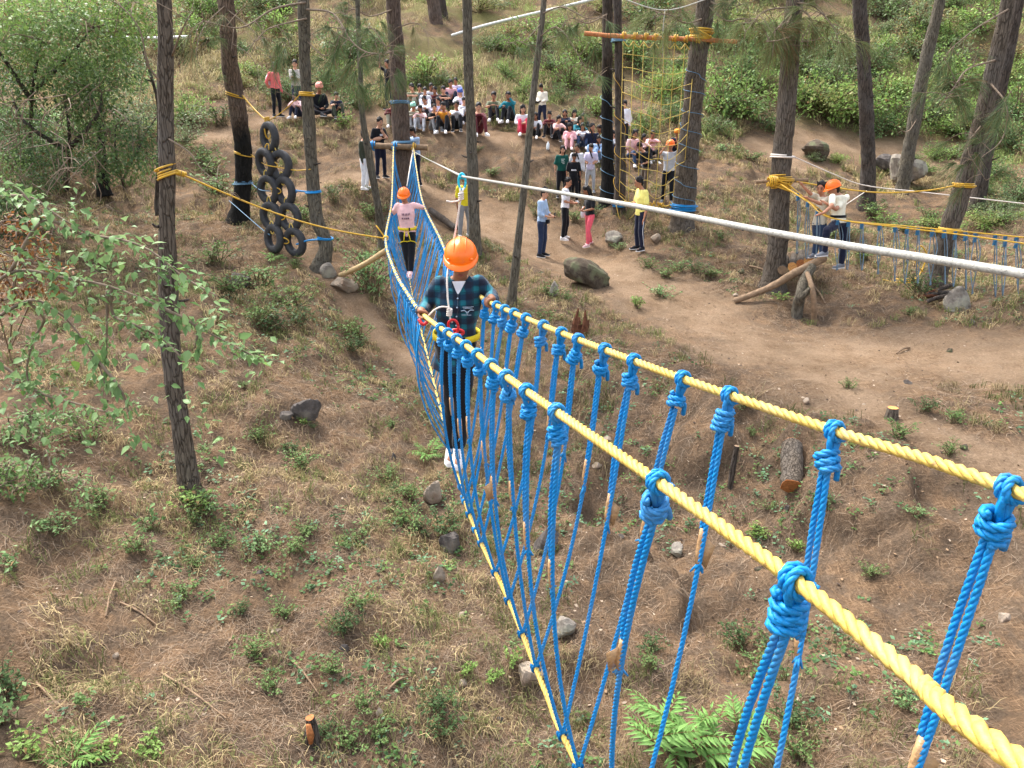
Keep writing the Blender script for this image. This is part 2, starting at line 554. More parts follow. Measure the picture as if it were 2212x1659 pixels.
def build_ground():
    def axis(lo, mid0, mid1, hi, d0, growth):
        a = list(np.arange(mid0, mid1, d0))
        d = d0; p = mid1
        while p < hi:
            a.append(p); d *= growth; p += d
        d = d0; p = mid0 - d0; pre = []
        while p > lo:
            pre.append(p); d *= growth; p -= d
        return np.array(pre[::-1] + a)
    xs = axis(-62, -7.5, 8.5, 62, 0.075, 1.045)
    ys = [-8.0, -5, -3, -1.5, -0.5, 0.3]
    y = 1.0
    while y < 92:
        ys.append(y); y += 0.055 if y < 13 else (0.09 if y < 26 else 0.09 * 1.035 ** ((y - 26) / 0.3))
    ys = np.array(ys)
    X, Y = np.meshgrid(xs, ys, indexing='ij')
    Z = rbf(X, Y) + detail(X, Y)
    nx, ny = X.shape
    V = np.stack([X, Y, Z], -1).reshape(-1, 3).astype(np.float32)
    i = np.arange((nx - 1) * (ny - 1)); r = i // (ny - 1); c = i % (ny - 1)
    q = np.stack([r * ny + c, (r + 1) * ny + c, (r + 1) * ny + c + 1, r * ny + c + 1], 1).astype(np.int32)
    me = bpy.data.meshes.new('ground')
    me.vertices.add(len(V)); me.vertices.foreach_set('co', V.ravel())
    me.loops.add(q.size); me.loops.foreach_set('vertex_index', q.ravel())
    me.polygons.add(len(q)); me.polygons.foreach_set('loop_start', np.arange(0, q.size, 4, dtype=np.int32))
    me.polygons.foreach_set('loop_total', np.full(len(q), 4, np.int32))
    me.polygons.foreach_set('use_smooth', np.ones(len(q), bool))
    me.update(calc_edges=True)
    # masks: R trodden earth, G steep bare bank, B green ground cover
    pd = path_d(X, Y)
    worn = np.clip(1.25 - pd + 0.35 * fbm(X * 1.3, Y * 1.3, octv=3, seed=41), 0, 1)
    gxx, gyy = np.gradient(Z, xs, ys)
    steep = np.clip((np.hypot(gxx, gyy) - 0.42) * 1.5 + 0.3 * fbm(X * 0.8, Y * 0.8, octv=3, seed=43), 0, 1)
    green = np.clip((Y - 25) / 6 + 0.5 * fbm(X * 0.4, Y * 0.4, octv=3, seed=47) + 0.3 * np.clip((X - 6) / 8, 0, 1), 0, 1)
    ca = me.color_attributes.new('Mask', 'FLOAT_COLOR', 'POINT')
    c4 = np.ones((len(V), 4), np.float32)
    c4[:, 0] = worn.ravel(); c4[:, 1] = steep.ravel(); c4[:, 2] = green.ravel()
    ca.data.foreach_set('color', c4.ravel())
    m, nt, b = new_mat('forest_floor')
    N, L = nt.nodes, nt.links
    at = N.new('ShaderNodeAttribute'); at.attribute_name = 'Mask'
    sp = N.new('ShaderNodeSeparateColor'); L.new(at.outputs['Color'], sp.inputs[0])
    v = mapping(nt)
    big = noise(nt, v, 0.7, 5); mid = noise(nt, v, 3.5, 6, 0.65); fine = noise(nt, v, 30, 6, 0.7)
    # needles: streaky noise in two directions
    s1 = noise(nt, mapping(nt, (90, 9, 30), (0, 0, 0.5)), 1.0, 4, 0.7, 0.6)
    s2 = noise(nt, mapping(nt, (9, 90, 30), (0, 0, -0.4)), 1.0, 4, 0.7, 0.6)
    mxs = N.new('ShaderNodeMath'); mxs.operation = 'MAXIMUM'; L.new(s1, mxs.inputs[0]); L.new(s2, mxs.inputs[1])
    litter = ramp(nt, mxs.outputs[0], [(0.42, (0.075, 0.049, 0.032)), (0.56, (0.185, 0.122, 0.077)), (0.70, (0.345, 0.24, 0.158))])
    soil = ramp(nt, fine, [(0.3, (0.058, 0.042, 0.031)), (0.55, (0.122, 0.090, 0.066)), (0.75, (0.19, 0.148, 0.115))])
    e1 = ramp(nt, fine, [(0.25, (0.155, 0.109, 0.075)), (0.55, (0.255, 0.185, 0.129)), (0.8, (0.35, 0.265, 0.19))])
    e2 = ramp(nt, mxs.outputs[0], [(0.45, (0.115, 0.075, 0.048)), (0.6, (0.24, 0.168, 0.112)), (0.72, (0.36, 0.268, 0.188))])
    earth = mixc(nt, ramp(nt, noise(nt, v, 1.6, 5, .65), [(.40, (0, 0, 0)), (.62, (1, 1, 1))]), e1, e2)
    grass = ramp(nt, mxs.outputs[0], [(0.4, (0.050, 0.052, 0.022)), (0.6, (0.135, 0.125, 0.055)), (0.75, (0.27, 0.215, 0.105))])
    f1 = ramp(nt, mid, [(0.42, (0, 0, 0)), (0.58, (1, 1, 1))])
    base = mixc(nt, f1, soil, litter)
    st = N.new('ShaderNodeMath'); st.operation = 'MULTIPLY'; L.new(sp.outputs[1], st.inputs[0]); L.new(mid, st.inputs[1])
    base = mixc(nt, st.outputs[0], base, soil)
    gm = N.new('ShaderNodeMath'); gm.operation = 'MULTIPLY'; gm.use_clamp = True
    g2 = ramp(nt, big, [(0.40, (0, 0, 0)), (0.62, (1, 1, 1))])
    L.new(sp.outputs[2], gm.inputs[0]); L.new(g2, gm.inputs[1])
    base = mixc(nt, gm.outputs[0], base, grass)
    base = mixc(nt, sp.outputs[0], base, earth)
    tone = N.new('ShaderNodeMapRange'); tone.inputs[1].default_value = 0.3; tone.inputs[2].default_value = 0.7; tone.inputs[3].default_value = 0.84; tone.inputs[4].default_value = 1.28
    L.new(big, tone.inputs[0])
    sc = N.new('ShaderNodeVectorMath'); sc.operation = 'SCALE'; L.new(base, sc.inputs[0]); L.new(tone.outputs[0], sc.inputs['Scale'])
    gry = N.new('ShaderNodeVectorMath'); gry.operation = 'MULTIPLY'; gry.inputs[1].default_value = (1.09, 1.055, 0.985)
    L.new(sc.outputs[0], gry.inputs[0]); L.new(gry.outputs[0], b.inputs['Base Color'])
    b.inputs['Roughness'].default_value = 1.0; b.inputs['Specular IOR Level'].default_value = 0.05
    ad = N.new('ShaderNodeMath'); ad.operation = 'ADD'; L.new(mxs.outputs[0], ad.inputs[0]); L.new(fine, ad.inputs[1])
    bp = N.new('ShaderNodeBump'); bp.inputs['Strength'].default_value = 0.8; bp.inputs['Distance'].default_value = 0.05
    L.new(ad.outputs[0], bp.inputs['Height']); L.new(bp.outputs[0], b.inputs['Normal'])
    me.materials.append(m)
    o = put('ground', me)
    set_tags(o, 'brown pine needle covered hillside falling into a dry gully', None, None, 'structure')
    return o
GROUND = build_ground()
# ------------------------------------------------------------------ trees
BARK_BROWN = bark('bark_brown', srgb(102, 92, 81), (0.018, 0.012, 0.009), 0.25, 20)
BARK_GREY = bark('bark_grey', srgb(108, 101, 88), (0.022, 0.018, 0.014), 0.22, 24)
BARK_DARK = bark('bark_dark', srgb(82, 73, 66), (0.012, 0.010, 0.009), 0.2, 18)
BARK_RED = bark('bark_red', srgb(106, 90, 80), (0.020, 0.012, 0.009), 0.22, 20)
BARK_CHAR = bark('bark_burnt', srgb(112, 94, 80), (0.015, 0.012, 0.010), 0.25, 20, char=(1.7, 2.3))
BARK_CHAR2 = bark('bark_burnt_high', srgb(80, 70, 60), (0.010, 0.009, 0.008), 0.22, 20, char=(2.6, 3.4))
TWIG = simple('twig_wood', srgb(124, 108, 92), 0.9, 0.3, 20, 0.3)
NEEDLE = leaf_mat('pine_needles', trans=0.25, rough=0.6)

def needle_tuft_arrays(n, ln, rng, droop=0.35, col=((0.055, 0.085, 0.035), (0.12, 0.15, 0.06)), dead=0.1, w=0.004):
    """n thin needles bursting forward (+z) from the origin"""
    a = rng.uniform(0, 2 * math.pi, n); sp = rng.uniform(0.15, 1.0, n)
    d = np.stack([np.cos(a) * sp, np.sin(a) * sp, np.sqrt(np.maximum(0.05, 1.2 - sp ** 2))], 1)
    d /= np.linalg.norm(d, axis=1)[:, None]
    L = ln * rng.uniform(0.7, 1.1, n)
    st = np.zeros((n, 3)); st[:, 2] = rng.uniform(-0.10, 0.02, n)
    side = np.cross(d, rng.normal(size=(n, 3))); side /= np.linalg.norm(side, axis=1)[:, None]
    e = st + d * L[:, None]
    V = np.stack([st - side * w * 0.5, st + side * w * 0.5, e + side * w * 0.3, e - side * w * 0.3], 1)
    c0, c1 = np.array(col[0]), np.array(col[1])
    c = c0 + (c1 - c0) * rng.uniform(0, 1, (n, 1))
    dd = rng.uniform(0, 1, n) < dead
    c[dd] = (0.22, 0.14, 0.07)
    return V, np.repeat(c[:, None, :], 4, 1)

def orient(V, d, pos, droop=0.0):
    """turn +z local quads (n,4,3) to direction d, move to pos, bend down with gravity"""
    d = norm(d); r = norm(np.cross(d, [0.3, 0.2, 1.0])); u = np.cross(r, d)
    P = V[..., 0:1] * r + V[..., 1:2] * u + V[..., 2:3] * d
    rad = np.linalg.norm(V, axis=-1)
    P[..., 2] -= droop * rad ** 2 * 3
    return P + np.asarray(pos)

def needle_obj(name, parts, parent):
    V = np.concatenate([p[0].reshape(-1, 3) for p in parts]); C = np.concatenate([p[1].reshape(-1, 3) for p in parts])
    org = ORIGIN[parent.name]
    me = quads_mesh(name, V - org, len(V) // 4, NEEDLE, C)
    o = put(name, me, parent); ORIGIN[o.name] = org
    o['kind'] = 'stuff'
    return o

# one crown of limbs and needle tufts shared by the pines (it stands above the picture)
def make_crown(seed):
    rng = np.random.default_rng(seed)
    parts = []; limbs = MB()
    for i in range(26):
        z = rng.uniform(0, 5.0); a = rng.uniform(0, 2 * math.pi); ln = rng.uniform(0.9, 2.4) * (1.0 - z / 7.5)
        d = np.array([math.cos(a), math.sin(a), rng.uniform(-0.1, 0.45)])
        P = [np.array([0, 0, z]) + d * ln * t + np.array([0, 0, 0.25 * ln * t * t]) for t in (0, 0.35, 0.7, 1)]
        tube(limbs, P, [0.045, 0.03, 0.02, 0.01], 5)
        for t in rng.uniform(0.35, 1.0, 3):
            p = np.array([0, 0, z]) + d * ln * t + np.array([0, 0, 0.25 * ln * t * t])
            v, c = needle_tuft_arrays(34, 0.26, rng, w=0.012)
            parts.append((orient(v, d + rng.normal(0, 0.4, 3), p + rng.normal(0, 0.08, 3), 0.4), c))
    V = np.concatenate([p[0].reshape(-1, 3) for p in parts]); C = np.concatenate([p[1].reshape(-1, 3) for p in parts])
    return quads_mesh('crown', V, len(V) // 4, NEEDLE, C), mesh_from('limbs', limbs.arr(), limbs.f, [BARK_DARK])
CROWNS = [make_crown(s) for s in (1, 2)]

TREES = {}
def pine(key, label, pts, widths, mat, height=13.0, branches=(), group='pine trunks on the slope', crown=True, k=16, rough=0.06):
    """trunk through picture measurements (u, v, metres) from top to root, apparent widths in px"""
    P = [W(*p) for p in pts]
    root = P[-1].copy()
    wid = [w / 2 / F * depth(p) for w, p in zip(widths, P)]
    # root goes into the soil, stem goes on above the picture
    root2 = root + np.array([0, 0, -0.25])
    up = norm(P[0] - P[1]); up = norm(up + np.array([0, 0, 0.6]))
    top_len = max(2.0, height - (P[0][2] - root[2]))
    above = [P[0] + up * top_len * t for t in (1.0, 0.66, 0.33)]
    aw = [wid[0] * q for q in (0.25, 0.6, 0.85)]
    line = above + P + [root2]; rr = aw + wid + [wid[-1] * 1.35]
    L0 = np.array(line)
    S = spline(L0, 10)
    dist = np.concatenate([[0], np.cumsum(np.linalg.norm(np.diff(L0, axis=0), axis=1))])
    # radius along the spline
    rs = np.interp(np.arange(len(S)) / 10.0, np.arange(len(L0)), rr)
    d2 = np.concatenate([[0], np.cumsum(np.linalg.norm(np.diff(S, axis=0), axis=1))])
    n = int(d2[-1] / 0.055)
    q = np.linspace(0, d2[-1], n)
    PP = np.stack([np.interp(q, d2, S[:, i]) for i in range(3)], 1); R = np.interp(q, d2, rs)
    # root flare
    hgt = PP[:, 2] - root[2]
    R = R * (1 + 0.35 * np.exp(-np.maximum(hgt, 0) / 0.22))
    T, N, B = frames(PP)
    a = np.arange(k) * 2 * math.pi / k
    V = PP[:, None, :] + R[:, None, None] * (np.cos(a)[None, :, None] * N[:, None] + np.sin(a)[None, :, None] * B[:, None])
    fl = V.reshape(-1, 3)
    sd = abs(hash(key)) % 1 + len(TREES) * 13
    dis = fbm(fl[:, 0] * 14, fl[:, 1] * 14, fl[:, 2] * 4.5, 3, seed=sd) * rough + 0.10 * fbm(fl[:, 0] * 3, fl[:, 1] * 3, fl[:, 2] * 1.2, 2, seed=sd + 1) * 0.6
    out = (V - PP[:, None, :])
    V = PP[:, None, :] + out * (1 + dis.reshape(len(PP), k) * 1.6)[:, :, None]
    mb = MB()
    f = ringfaces(len(PP), k); f.append(tuple(reversed(range(k)))); f.append(tuple(range((len(PP) - 1) * k, len(PP) * k)))
    mb.add(V.reshape(-1, 3), f)
    t = thing('pine_tree', label, 'tree', root, group)
    obj('trunk', mb, mat, t)
    rst = np.random.default_rng(len(TREES) + 100)
    for _ in range(4):
        zz = rst.uniform(.8, 3.6); j_ = int(np.argmin(np.abs(PP[:, 2] - root[2] - zz))); aa = rst.uniform(0, 6.28); dd_ = np.array([math.cos(aa), math.sin(aa), rst.uniform(-.1, .5)]); ln_ = rst.uniform(.05, .16)
        sm = MB(); tube(sm, [PP[j_] + dd_ * R[j_] * .7, PP[j_] + dd_ * (R[j_] + ln_ * .5), PP[j_] + dd_ * (R[j_] + ln_) + [0, 0, rst.uniform(-.02, .03)]], [.022, .016, .010], 6); obj('branch_stub', sm, BARK_DARK, t)
    if crown:
        cm, lm = CROWNS[len(TREES) % 2]
        top = line[0]
        sc = random.uniform(0.85, 1.15)
        off = np.array(line[1]) - root
        o = put('crown', cm, t); o['kind'] = 'stuff'; o.location = tuple(off); o.scale = (sc,) * 3; o.rotation_euler = (0, 0, random.uniform(0, 6.28))
        o2 = put('limbs', lm, t); o2['kind'] = 'stuff'; o2.location = tuple(off); o2.scale = (sc,) * 3; o2.rotation_euler = o.rotation_euler
    for br in branches:
        B_ = np.array([W(*p) for p in br['pts']])
        mbb = MB(); sp = spline(B_, 5)
        r0 = br.get('r', 0.018)
        tube(mbb, sp, np.linspace(r0, r0 * 0.35, len(sp)), 6)
        rng = np.random.default_rng(len(TREES) * 31 + len(br['pts']))
        parts = []
        for s in range(br.get('twigs', 0)):
            i = rng.integers(len(sp) // 4, len(sp)); dd = norm(rng.normal(size=3) * np.array([1, 0.6, 0.9])); ln = rng.uniform(0.15, 0.5)
            pp = np.array([sp[i], sp[i] + dd * ln * 0.5 + [0, 0, 0.03], sp[i] + dd * ln + [0, 0, rng.uniform(-0.12, 0.12)]])
            tube(mbb, spline(pp, 3), np.linspace(r0 * 0.45, r0 * 0.2, 7), 4)
            if rng.uniform() < br.get('needle', 0.5):
                v, c = needle_tuft_arrays(br.get('nn', 60), br.get('ln', 0.24), rng, col=br.get('col', ((0.06, 0.10, 0.04), (0.16, 0.22, 0.09))), dead=br.get('dead', 0.12), w=0.0045)
                parts.append((orient(v, dd + np.array([0, 0, -0.2]), pp[-1], br.get('droop', 0.8)), c))
        b = obj('branch', mbb, TWIG, t)
        if parts:
            needle_obj('needle_tufts', parts, b)
    TREES[key] = (t, np.array([W(*p) for p in pts]), wid, PP, R)
    return t

def trunk_at(key, v):
    """axis point and radius of a trunk at picture height v"""
    PP, R = TREES[key][3], TREES[key][4]
    y = PP[:, 1]; z = PP[:, 2]
    vv = CY - F * ((y * SP + z * CP) / (y * CP - z * SP))
    i = int(np.argmin(np.abs(vv - v)))
    return PP[i].copy(), float(R[i])

DB = dict
pine('left', 'brown pine with flaking bark and a yellow rope tied at mid trunk, left foreground', [(354,0,7.9),(358,200,7.95),(361,400,8.0),(363,600,8.0),(371,780,8.0),(393,940,8.0),(412,1068,8.0)], [33,34,35,36,38,40,43], BARK_BROWN, 12,
     branches=[DB(pts=[(365,300,7.9),(410,330,7.8),(440,370,7.8),(520,430,7.7)], r=0.010, twigs=6, needle=0.0), DB(pts=[(372,120,7.9),(395,60,7.7),(420,20,7.6)], r=0.010, twigs=4, needle=0.2),
               DB(pts=[(350,180,7.9),(320,140,7.8),(300,60,7.7),(250,0,7.7)], r=0.012, twigs=5, needle=0.3)])
pine('burnt', 'leaning pine burnt black below the yellow rope beside the hanging tyres', [(487,0,17.2),(496,130,17.3),(512,230,17.4),(526,330,17.5),(524,410,17.5),(515,476,17.5)], [34,35,35,35,36,40], BARK_CHAR, 12,
     branches=[DB(pts=[(490,20,17.1),(540,60,16.6),(580,110,16.3),(600,180,16.1),(640,215,15.9)], r=0.013, twigs=14, needle=.12), DB(pts=[(488,10,17.1),(440,60,16.6),(425,120,16.3),(450,180,16.2)], r=0.013, twigs=14, needle=.15), DB(pts=[(494,90,17.2),(540,120,16.7),(560,170,16.5),(545,200,16.4)], r=0.010, twigs=10, needle=.2)])
pine('tyre_right', 'slender curved pine right of the hanging tyres with a yellow band', [(656,0,15.4),(659,150,15.5),(667,260,15.5),(675,380,15.6),(684,470,15.6),(705,530,15.6),(692,584,15.6)], [25,25,26,27,28,28,36], BARK_GREY, 11,
     branches=[DB(pts=[(662,40,15.3),(620,50,14.8),(580,62,14.3),(550,90,14.0)], r=0.016, twigs=10, needle=0.4, nn=60, ln=0.26),
               DB(pts=[(662,20,15.3),(720,30,14.8),(760,90,14.3),(800,115,14.0),(850,112,13.8)], r=0.02, twigs=16, needle=0.65, nn=80, ln=0.32),
               DB(pts=[(664,90,15.4),(700,120,15.0),(735,100,14.6),(745,60,14.4)], r=0.012, twigs=10, needle=0.5, nn=80, ln=0.3),
               DB(pts=[(660,5,15.3),(590,20,14.8),(520,60,14.2),(440,45,13.9)], r=0.02, twigs=14, needle=0.5, nn=70, ln=0.3, dead=0.35)])
pine('thin', 'thin crooked pine stem standing left of the rope bridge anchor tree', [(772,0,17.3),(778,150,17.4),(783,250,17.4),(796,330,17.4),(812,420,17.4),(822,482,17.4),(829,522,17.4)], [10,11,12,15,17,18,20], BARK_GREY, 9,
     branches=[DB(pts=[(776,90,17.3),(800,60,16.9),(830,95,16.6),(845,125,16.4)], r=0.014, twigs=10, needle=0.6, nn=70, ln=0.3), DB(pts=[(782,215,17.3),(760,190,16.9),(752,150,16.7)], r=0.012, twigs=6, needle=0.3),
               DB(pts=[(775,60,17.3),(730,110,16.8),(725,140,16.6),(760,155,16.5),(800,115,16.4)], r=0.011, twigs=10, needle=.45, nn=90, ln=.34), DB(pts=[(781,190,17.3),(830,170,17.0),(842,120,16.8)], r=0.012, twigs=10, needle=.6, nn=90, ln=.32), DB(pts=[(776,70,17.3),(700,60,16.8),(640,100,16.4),(610,90,16.3)], r=0.012, twigs=14, needle=.6, nn=90, ln=.34)])
pine('anchor', 'straight reddish pine holding the far end of the blue rope bridge', [(849,0,20.0),(858,130,20.0),(866,260,20.0),(872,340,20.0),(877,418,20.0)], [32,34,36,37,42], BARK_RED, 14,
     branches=[DB(pts=[(850,20,19.9),(800,35,19.2),(760,20,18.7),(730,60,18.4)], r=0.018, twigs=16, needle=.7, nn=90, ln=.34), DB(pts=[(856,60,19.9),(900,50,19.4),(930,80,19.0)], r=0.014, twigs=8, needle=.4, nn=70, ln=.3)])
pine('mid', 'straight grey green pine stem right of the zip pulley and orange helmet', [(1008,0,16.2),(1012,150,16.3),(1018,300,16.4),(1024,450,16.4),(1028,575,16.4)], [20,21,22,25,29], BARK_GREY, 12)
pine('lean', 'narrow pine stem leaning right, between the rope bridge and the white shirt man', [(1175,0,13.6),(1163,110,13.6),(1149,230,13.6),(1137,360,13.6),(1122,500,13.6),(1104,668,13.6)], [12,13,14,15,16,20], BARK_GREY, 10,
     branches=[DB(pts=[(1165,80,13.6),(1205,60,13.2),(1250,120,12.9),(1290,205,12.8)], r=0.012, twigs=8, needle=0.2), DB(pts=[(1170,30,13.6),(1215,15,13.2),(1270,40,13.0),(1310,30,12.9)], r=0.012, twigs=12, needle=0.5, nn=60, ln=0.26),
               DB(pts=[(1170,50,13.6),(1130,90,13.2),(1105,80,13.0),(1080,120,12.9)], r=0.010, twigs=10, needle=.2)])
pine('far_pair', 'thick far pine rising behind the seated boys, left one of a close pair', [(930,-40,33.2),(938,20,33.2),(947,70,33.2),(952,118,33.2)], [27,27,28,31], BARK_RED, 14)
pine('far_pair_right', 'thinner far pine rising behind the seated boys, right one of a close pair', [(950,-40,34.4),(957,20,34.4),(965,60,34.4),(972,92,34.4)], [15,16,17,22], BARK_DARK, 12)
pine('net_left', 'blackened pine holding the left end of the net pole', [(1313,-20,19.9),(1312,100,19.9),(1311,200,19.9),(1312,300,19.9),(1314,430,19.9)], [22,24,24,25,31], BARK_CHAR2, 12,
     branches=[DB(pts=[(1313,30,19.8),(1270,50,19.2),(1230,40,18.8),(1200,80,18.6)], r=0.016, twigs=16, needle=.7, nn=90, ln=.34, col=((.10, .14, .05), (.26, .30, .12))), DB(pts=[(1312,150,19.8),(1280,180,19.3),(1260,230,19.0)], r=0.010, twigs=8, needle=.3)])
pine('net_front', 'slim dark pine just right of the blackened net tree', [(1333,-10,19.2),(1336,100,19.2),(1338,230,19.2),(1340,350,19.2),(1337,474,19.2)], [17,18,20,23,26], BARK_DARK, 12)
pine('net_right', 'stout leaning pine wound with blue cord at the right edge of the climbing net', [(1528,-30,18.5),(1517,60,18.5),(1505,150,18.5),(1495,250,18.5),(1483,370,18.5),(1473,495,18.5)], [37,38,41,43,45,48], BARK_BROWN, 14,
     branches=[DB(pts=[(1528,0,18.4),(1570,20,18.0),(1600,10,17.8)], r=0.02, twigs=12, needle=0.7, nn=80, ln=0.32),
               DB(pts=[(1520,40,18.4),(1480,50,17.8),(1440,30,17.4),(1400,45,17.2)], r=0.018, twigs=16, needle=.7, nn=90, ln=.34, col=((.10, .14, .05), (.26, .30, .12))), DB(pts=[(1526,10,18.4),(1570,45,17.9),(1610,40,17.6),(1640,70,17.4)], r=0.018, twigs=11, needle=.7, nn=70, ln=.34, col=((.10, .14, .05), (.26, .30, .12)))])
pine('platform', 'dark brown pine wrapped in yellow rope above the log platform', [(1719,-30,15.3),(1707,110,15.3),(1700,220,15.3),(1690,340,15.3),(1684,450,15.3),(1676,560,15.3),(1665,632,15.3)], [36,37,38,40,41,43,52], BARK_BROWN, 14,
     branches=[DB(pts=[(1715,20,15.2),(1680,60,14.8),(1655,90,14.5)], r=0.02, twigs=12, needle=0.7, nn=90, ln=0.34, dead=0.5), DB(pts=[(1716,10,15.2),(1750,40,14.9),(1730,90,14.7)], r=0.02, twigs=12, needle=0.7, nn=90, ln=0.34, dead=0.5),
               DB(pts=[(1712,30,15.2),(1690,75,14.9),(1700,110,14.8)], r=0.016, twigs=10, needle=.8, nn=80, ln=.36, dead=.3, col=((.10, .14, .05), (.26, .30, .12))), DB(pts=[(1716,5,15.2),(1760,15,14.9),(1800,60,14.6),(1815,100,14.5)], r=0.016, twigs=12, needle=.7, nn=70, ln=.36, col=((.10, .14, .05), (.26, .30, .12))), DB(pts=[(1712,15,15.2),(1650,25,14.9),(1610,70,14.6)], r=0.016, twigs=11, needle=.7, nn=70, ln=.34, col=((.10, .14, .05), (.26, .30, .12)))])
pine('right_tall', 'tall straight pine right of the helmeted man, no ropes on it', [(1856,-20,21.0),(1864,110,21.0),(1871,240,21.0),(1875,360,21.0),(1871,455,21.0)], [28,29,30,31,36], BARK_DARK, 14)
pine('right_lean', 'grey pine leaning right over the flat grey boulder', [(2040,-40,22.3),(2012,80,22.3),(1988,190,22.3),(1970,290,22.3),(1956,370,22.3),(1942,445,22.3)], [22,24,27,27,28,30], BARK_GREY, 12,
     branches=[DB(pts=[(1985,250,22.2),(1960,285,21.9),(1935,270,21.7)], r=0.015, twigs=4, needle=0.0)])
pine('right_near', 'leaning pine with a yellow rope band above the second rope bridge', [(2178,0,14.6),(2150,130,14.6),(2118,270,14.6),(2085,390,14.6),(2050,500,14.6),(2016,628,14.6)], [30,32,34,36,37,40], BARK_BROWN, 13,
     branches=[DB(pts=[(2150,130,14.5),(2090,150,14.0),(2060,190,13.6),(2030,230,13.4)], r=0.018, twigs=16, needle=0.7, nn=90, ln=0.32),
               DB(pts=[(2140,180,14.5),(2175,230,14.0),(2165,300,13.7),(2120,340,13.4)], r=0.018, twigs=12, needle=0.6, nn=60, ln=0.32),
               DB(pts=[(2178,20,14.5),(2110,60,14.0),(2060,100,13.8)], r=0.018, twigs=10, needle=0.6, nn=60, ln=0.3),
               DB(pts=[(2120,270,14.5),(2090,320,14.1),(2130,390,13.9)], r=0.014, twigs=12, needle=0.8, nn=90, ln=0.3)])
pine('right_back', 'pine at far right standing behind the yellow banded leaning one', [(2205,-20,20.4),(2180,110,20.4),(2154,230,20.4),(2128,350,20.4),(2107,462,20.4)], [22,23,25,27,31], BARK_DARK, 12)
pine('bush_stem', 'short black broken tree stem among the bushes at upper left', [(186,180,18.5),(198,225,18.5),(216,255,18.5),(220,330,18.5),(222,400,18.5)], [12,14,17,17,20], BARK_CHAR2, 6, crown=False)
pine('fork_left', 'thin dark stem bending behind the left foreground pine', [(262,-20,17.0),(300,80,17.0),(325,160,17.0),(342,230,17.0),(342,330,17.0),(340,440,17.0)], [5,6,7,7,8,9], BARK_DARK, 8, crown=False,
     branches=[DB(pts=[(303,95,17.0),(320,75,16.8),(330,50,16.7)], r=0.02, twigs=3, needle=0.0)])

# ------------------------------------------------------------------ rocks, stumps, logs, debris
def rock_mat(name, base, lichen, amt=0.5):
    m, nt, b = new_mat(name)
    v = mapping(nt)
    n1 = noise(nt, v, 6, 7, 0.65); n2 = noise(nt, v, 3.0, 4)
    c = ramp(nt, n1, [(0.3, tuple(x * 0.45 for x in base)), (0.52, base), (0.72, tuple(min(1, x * 1.5) for x in base))])
    f = ramp(nt, n2, [(0.62 - amt * 0.3, (0, 0, 0)), (0.70 - amt * 0.2, (1, 1, 1))])
    c = mixc(nt, f, c, lichen)
    nt.links.new(c, b.inputs['Base Color']); b.inputs['Roughness'].default_value = 0.95; b.inputs['Specular IOR Level'].default_value = 0.15
    bp = nt.nodes.new('ShaderNodeBump'); bp.inputs['Strength'].default_value = 0.7; bp.inputs['Distance'].default_value = 0.03
    nt.links.new(n1, bp.inputs['Height']); nt.links.new(bp.outputs[0], b.inputs['Normal'])
    return m
ROCK_MOSS = rock_mat('boulder_mossy', srgb(84, 74, 63), srgb(98, 100, 76), 0.5)
ROCK_GREY = rock_mat('boulder_grey', srgb(136, 128, 118), srgb(150, 146, 130), 0.4)
ROCK_SLATE = rock_mat('slate_dark', srgb(88, 82, 78), srgb(112, 104, 94), 0.3)
ROCK_PALE = rock_mat('stone_pale', srgb(150, 136, 120), srgb(128, 110, 94), 0.4)

def rock(label, u, v, wpx, hpx, mat, seed, depthf=0.8, rot=0.0, group=None, name='rock', sink=0.3, cat='rock', tilt=0.0):
    c = G(u, v)
    s = depth(c) / F
    hw, hh = wpx * s / 2, hpx * s * 0.62
    rng = np.random.default_rng(seed)
    # convex-ish chunk: sphere cut by random planes
    n, k = 15, 20
    th = np.linspace(0.02, math.pi - 0.02, n)[:, None]; ph = (np.arange(k) * 2 * math.pi / k)[None, :]
    D = np.stack([np.sin(th) * np.cos(ph), np.sin(th) * np.sin(ph), np.cos(th) + 0 * ph], -1)
    r = np.full((n, k), 1.15)
    for i in range(13):
        nn = norm(rng.normal(size=3)); dd = rng.uniform(0.62, 1.0)
        dot = D @ nn
        r = np.where(dot > 0.05, np.minimum(r, dd / np.maximum(dot, 0.05)), r)
    P = D * r[..., None]
    fl = P.reshape(-1, 3)
    fl = fl * (1 + 0.05 * fbm(fl[:, 0] * 3, fl[:, 1] * 3, fl[:, 2] * 3, 3, seed=seed)[:, None])
    fl = fl * np.array([hw, hw * depthf, hh])
    ct, st_ = math.cos(tilt), math.sin(tilt)
    fl = np.stack([fl[:, 0] * ct + fl[:, 2] * st_, fl[:, 1], -fl[:, 0] * st_ + fl[:, 2] * ct], 1)
    cr, sr = math.cos(rot), math.sin(rot)
    fl = np.stack([fl[:, 0] * cr - fl[:, 1] * sr, fl[:, 0] * sr + fl[:, 1] * cr, fl[:, 2]], 1)
    f = ringfaces(n, k); f.append(tuple(reversed(range(k)))); f.append(tuple(range((n - 1) * k, n * k)))
    me = mesh_from(name, fl, f, [mat], smooth=False)
    o = put(name, me, None, c + np.array([0, 0, hh * (1 - sink) - 0.02]))
    set_tags(o, label, cat, group)
    return o

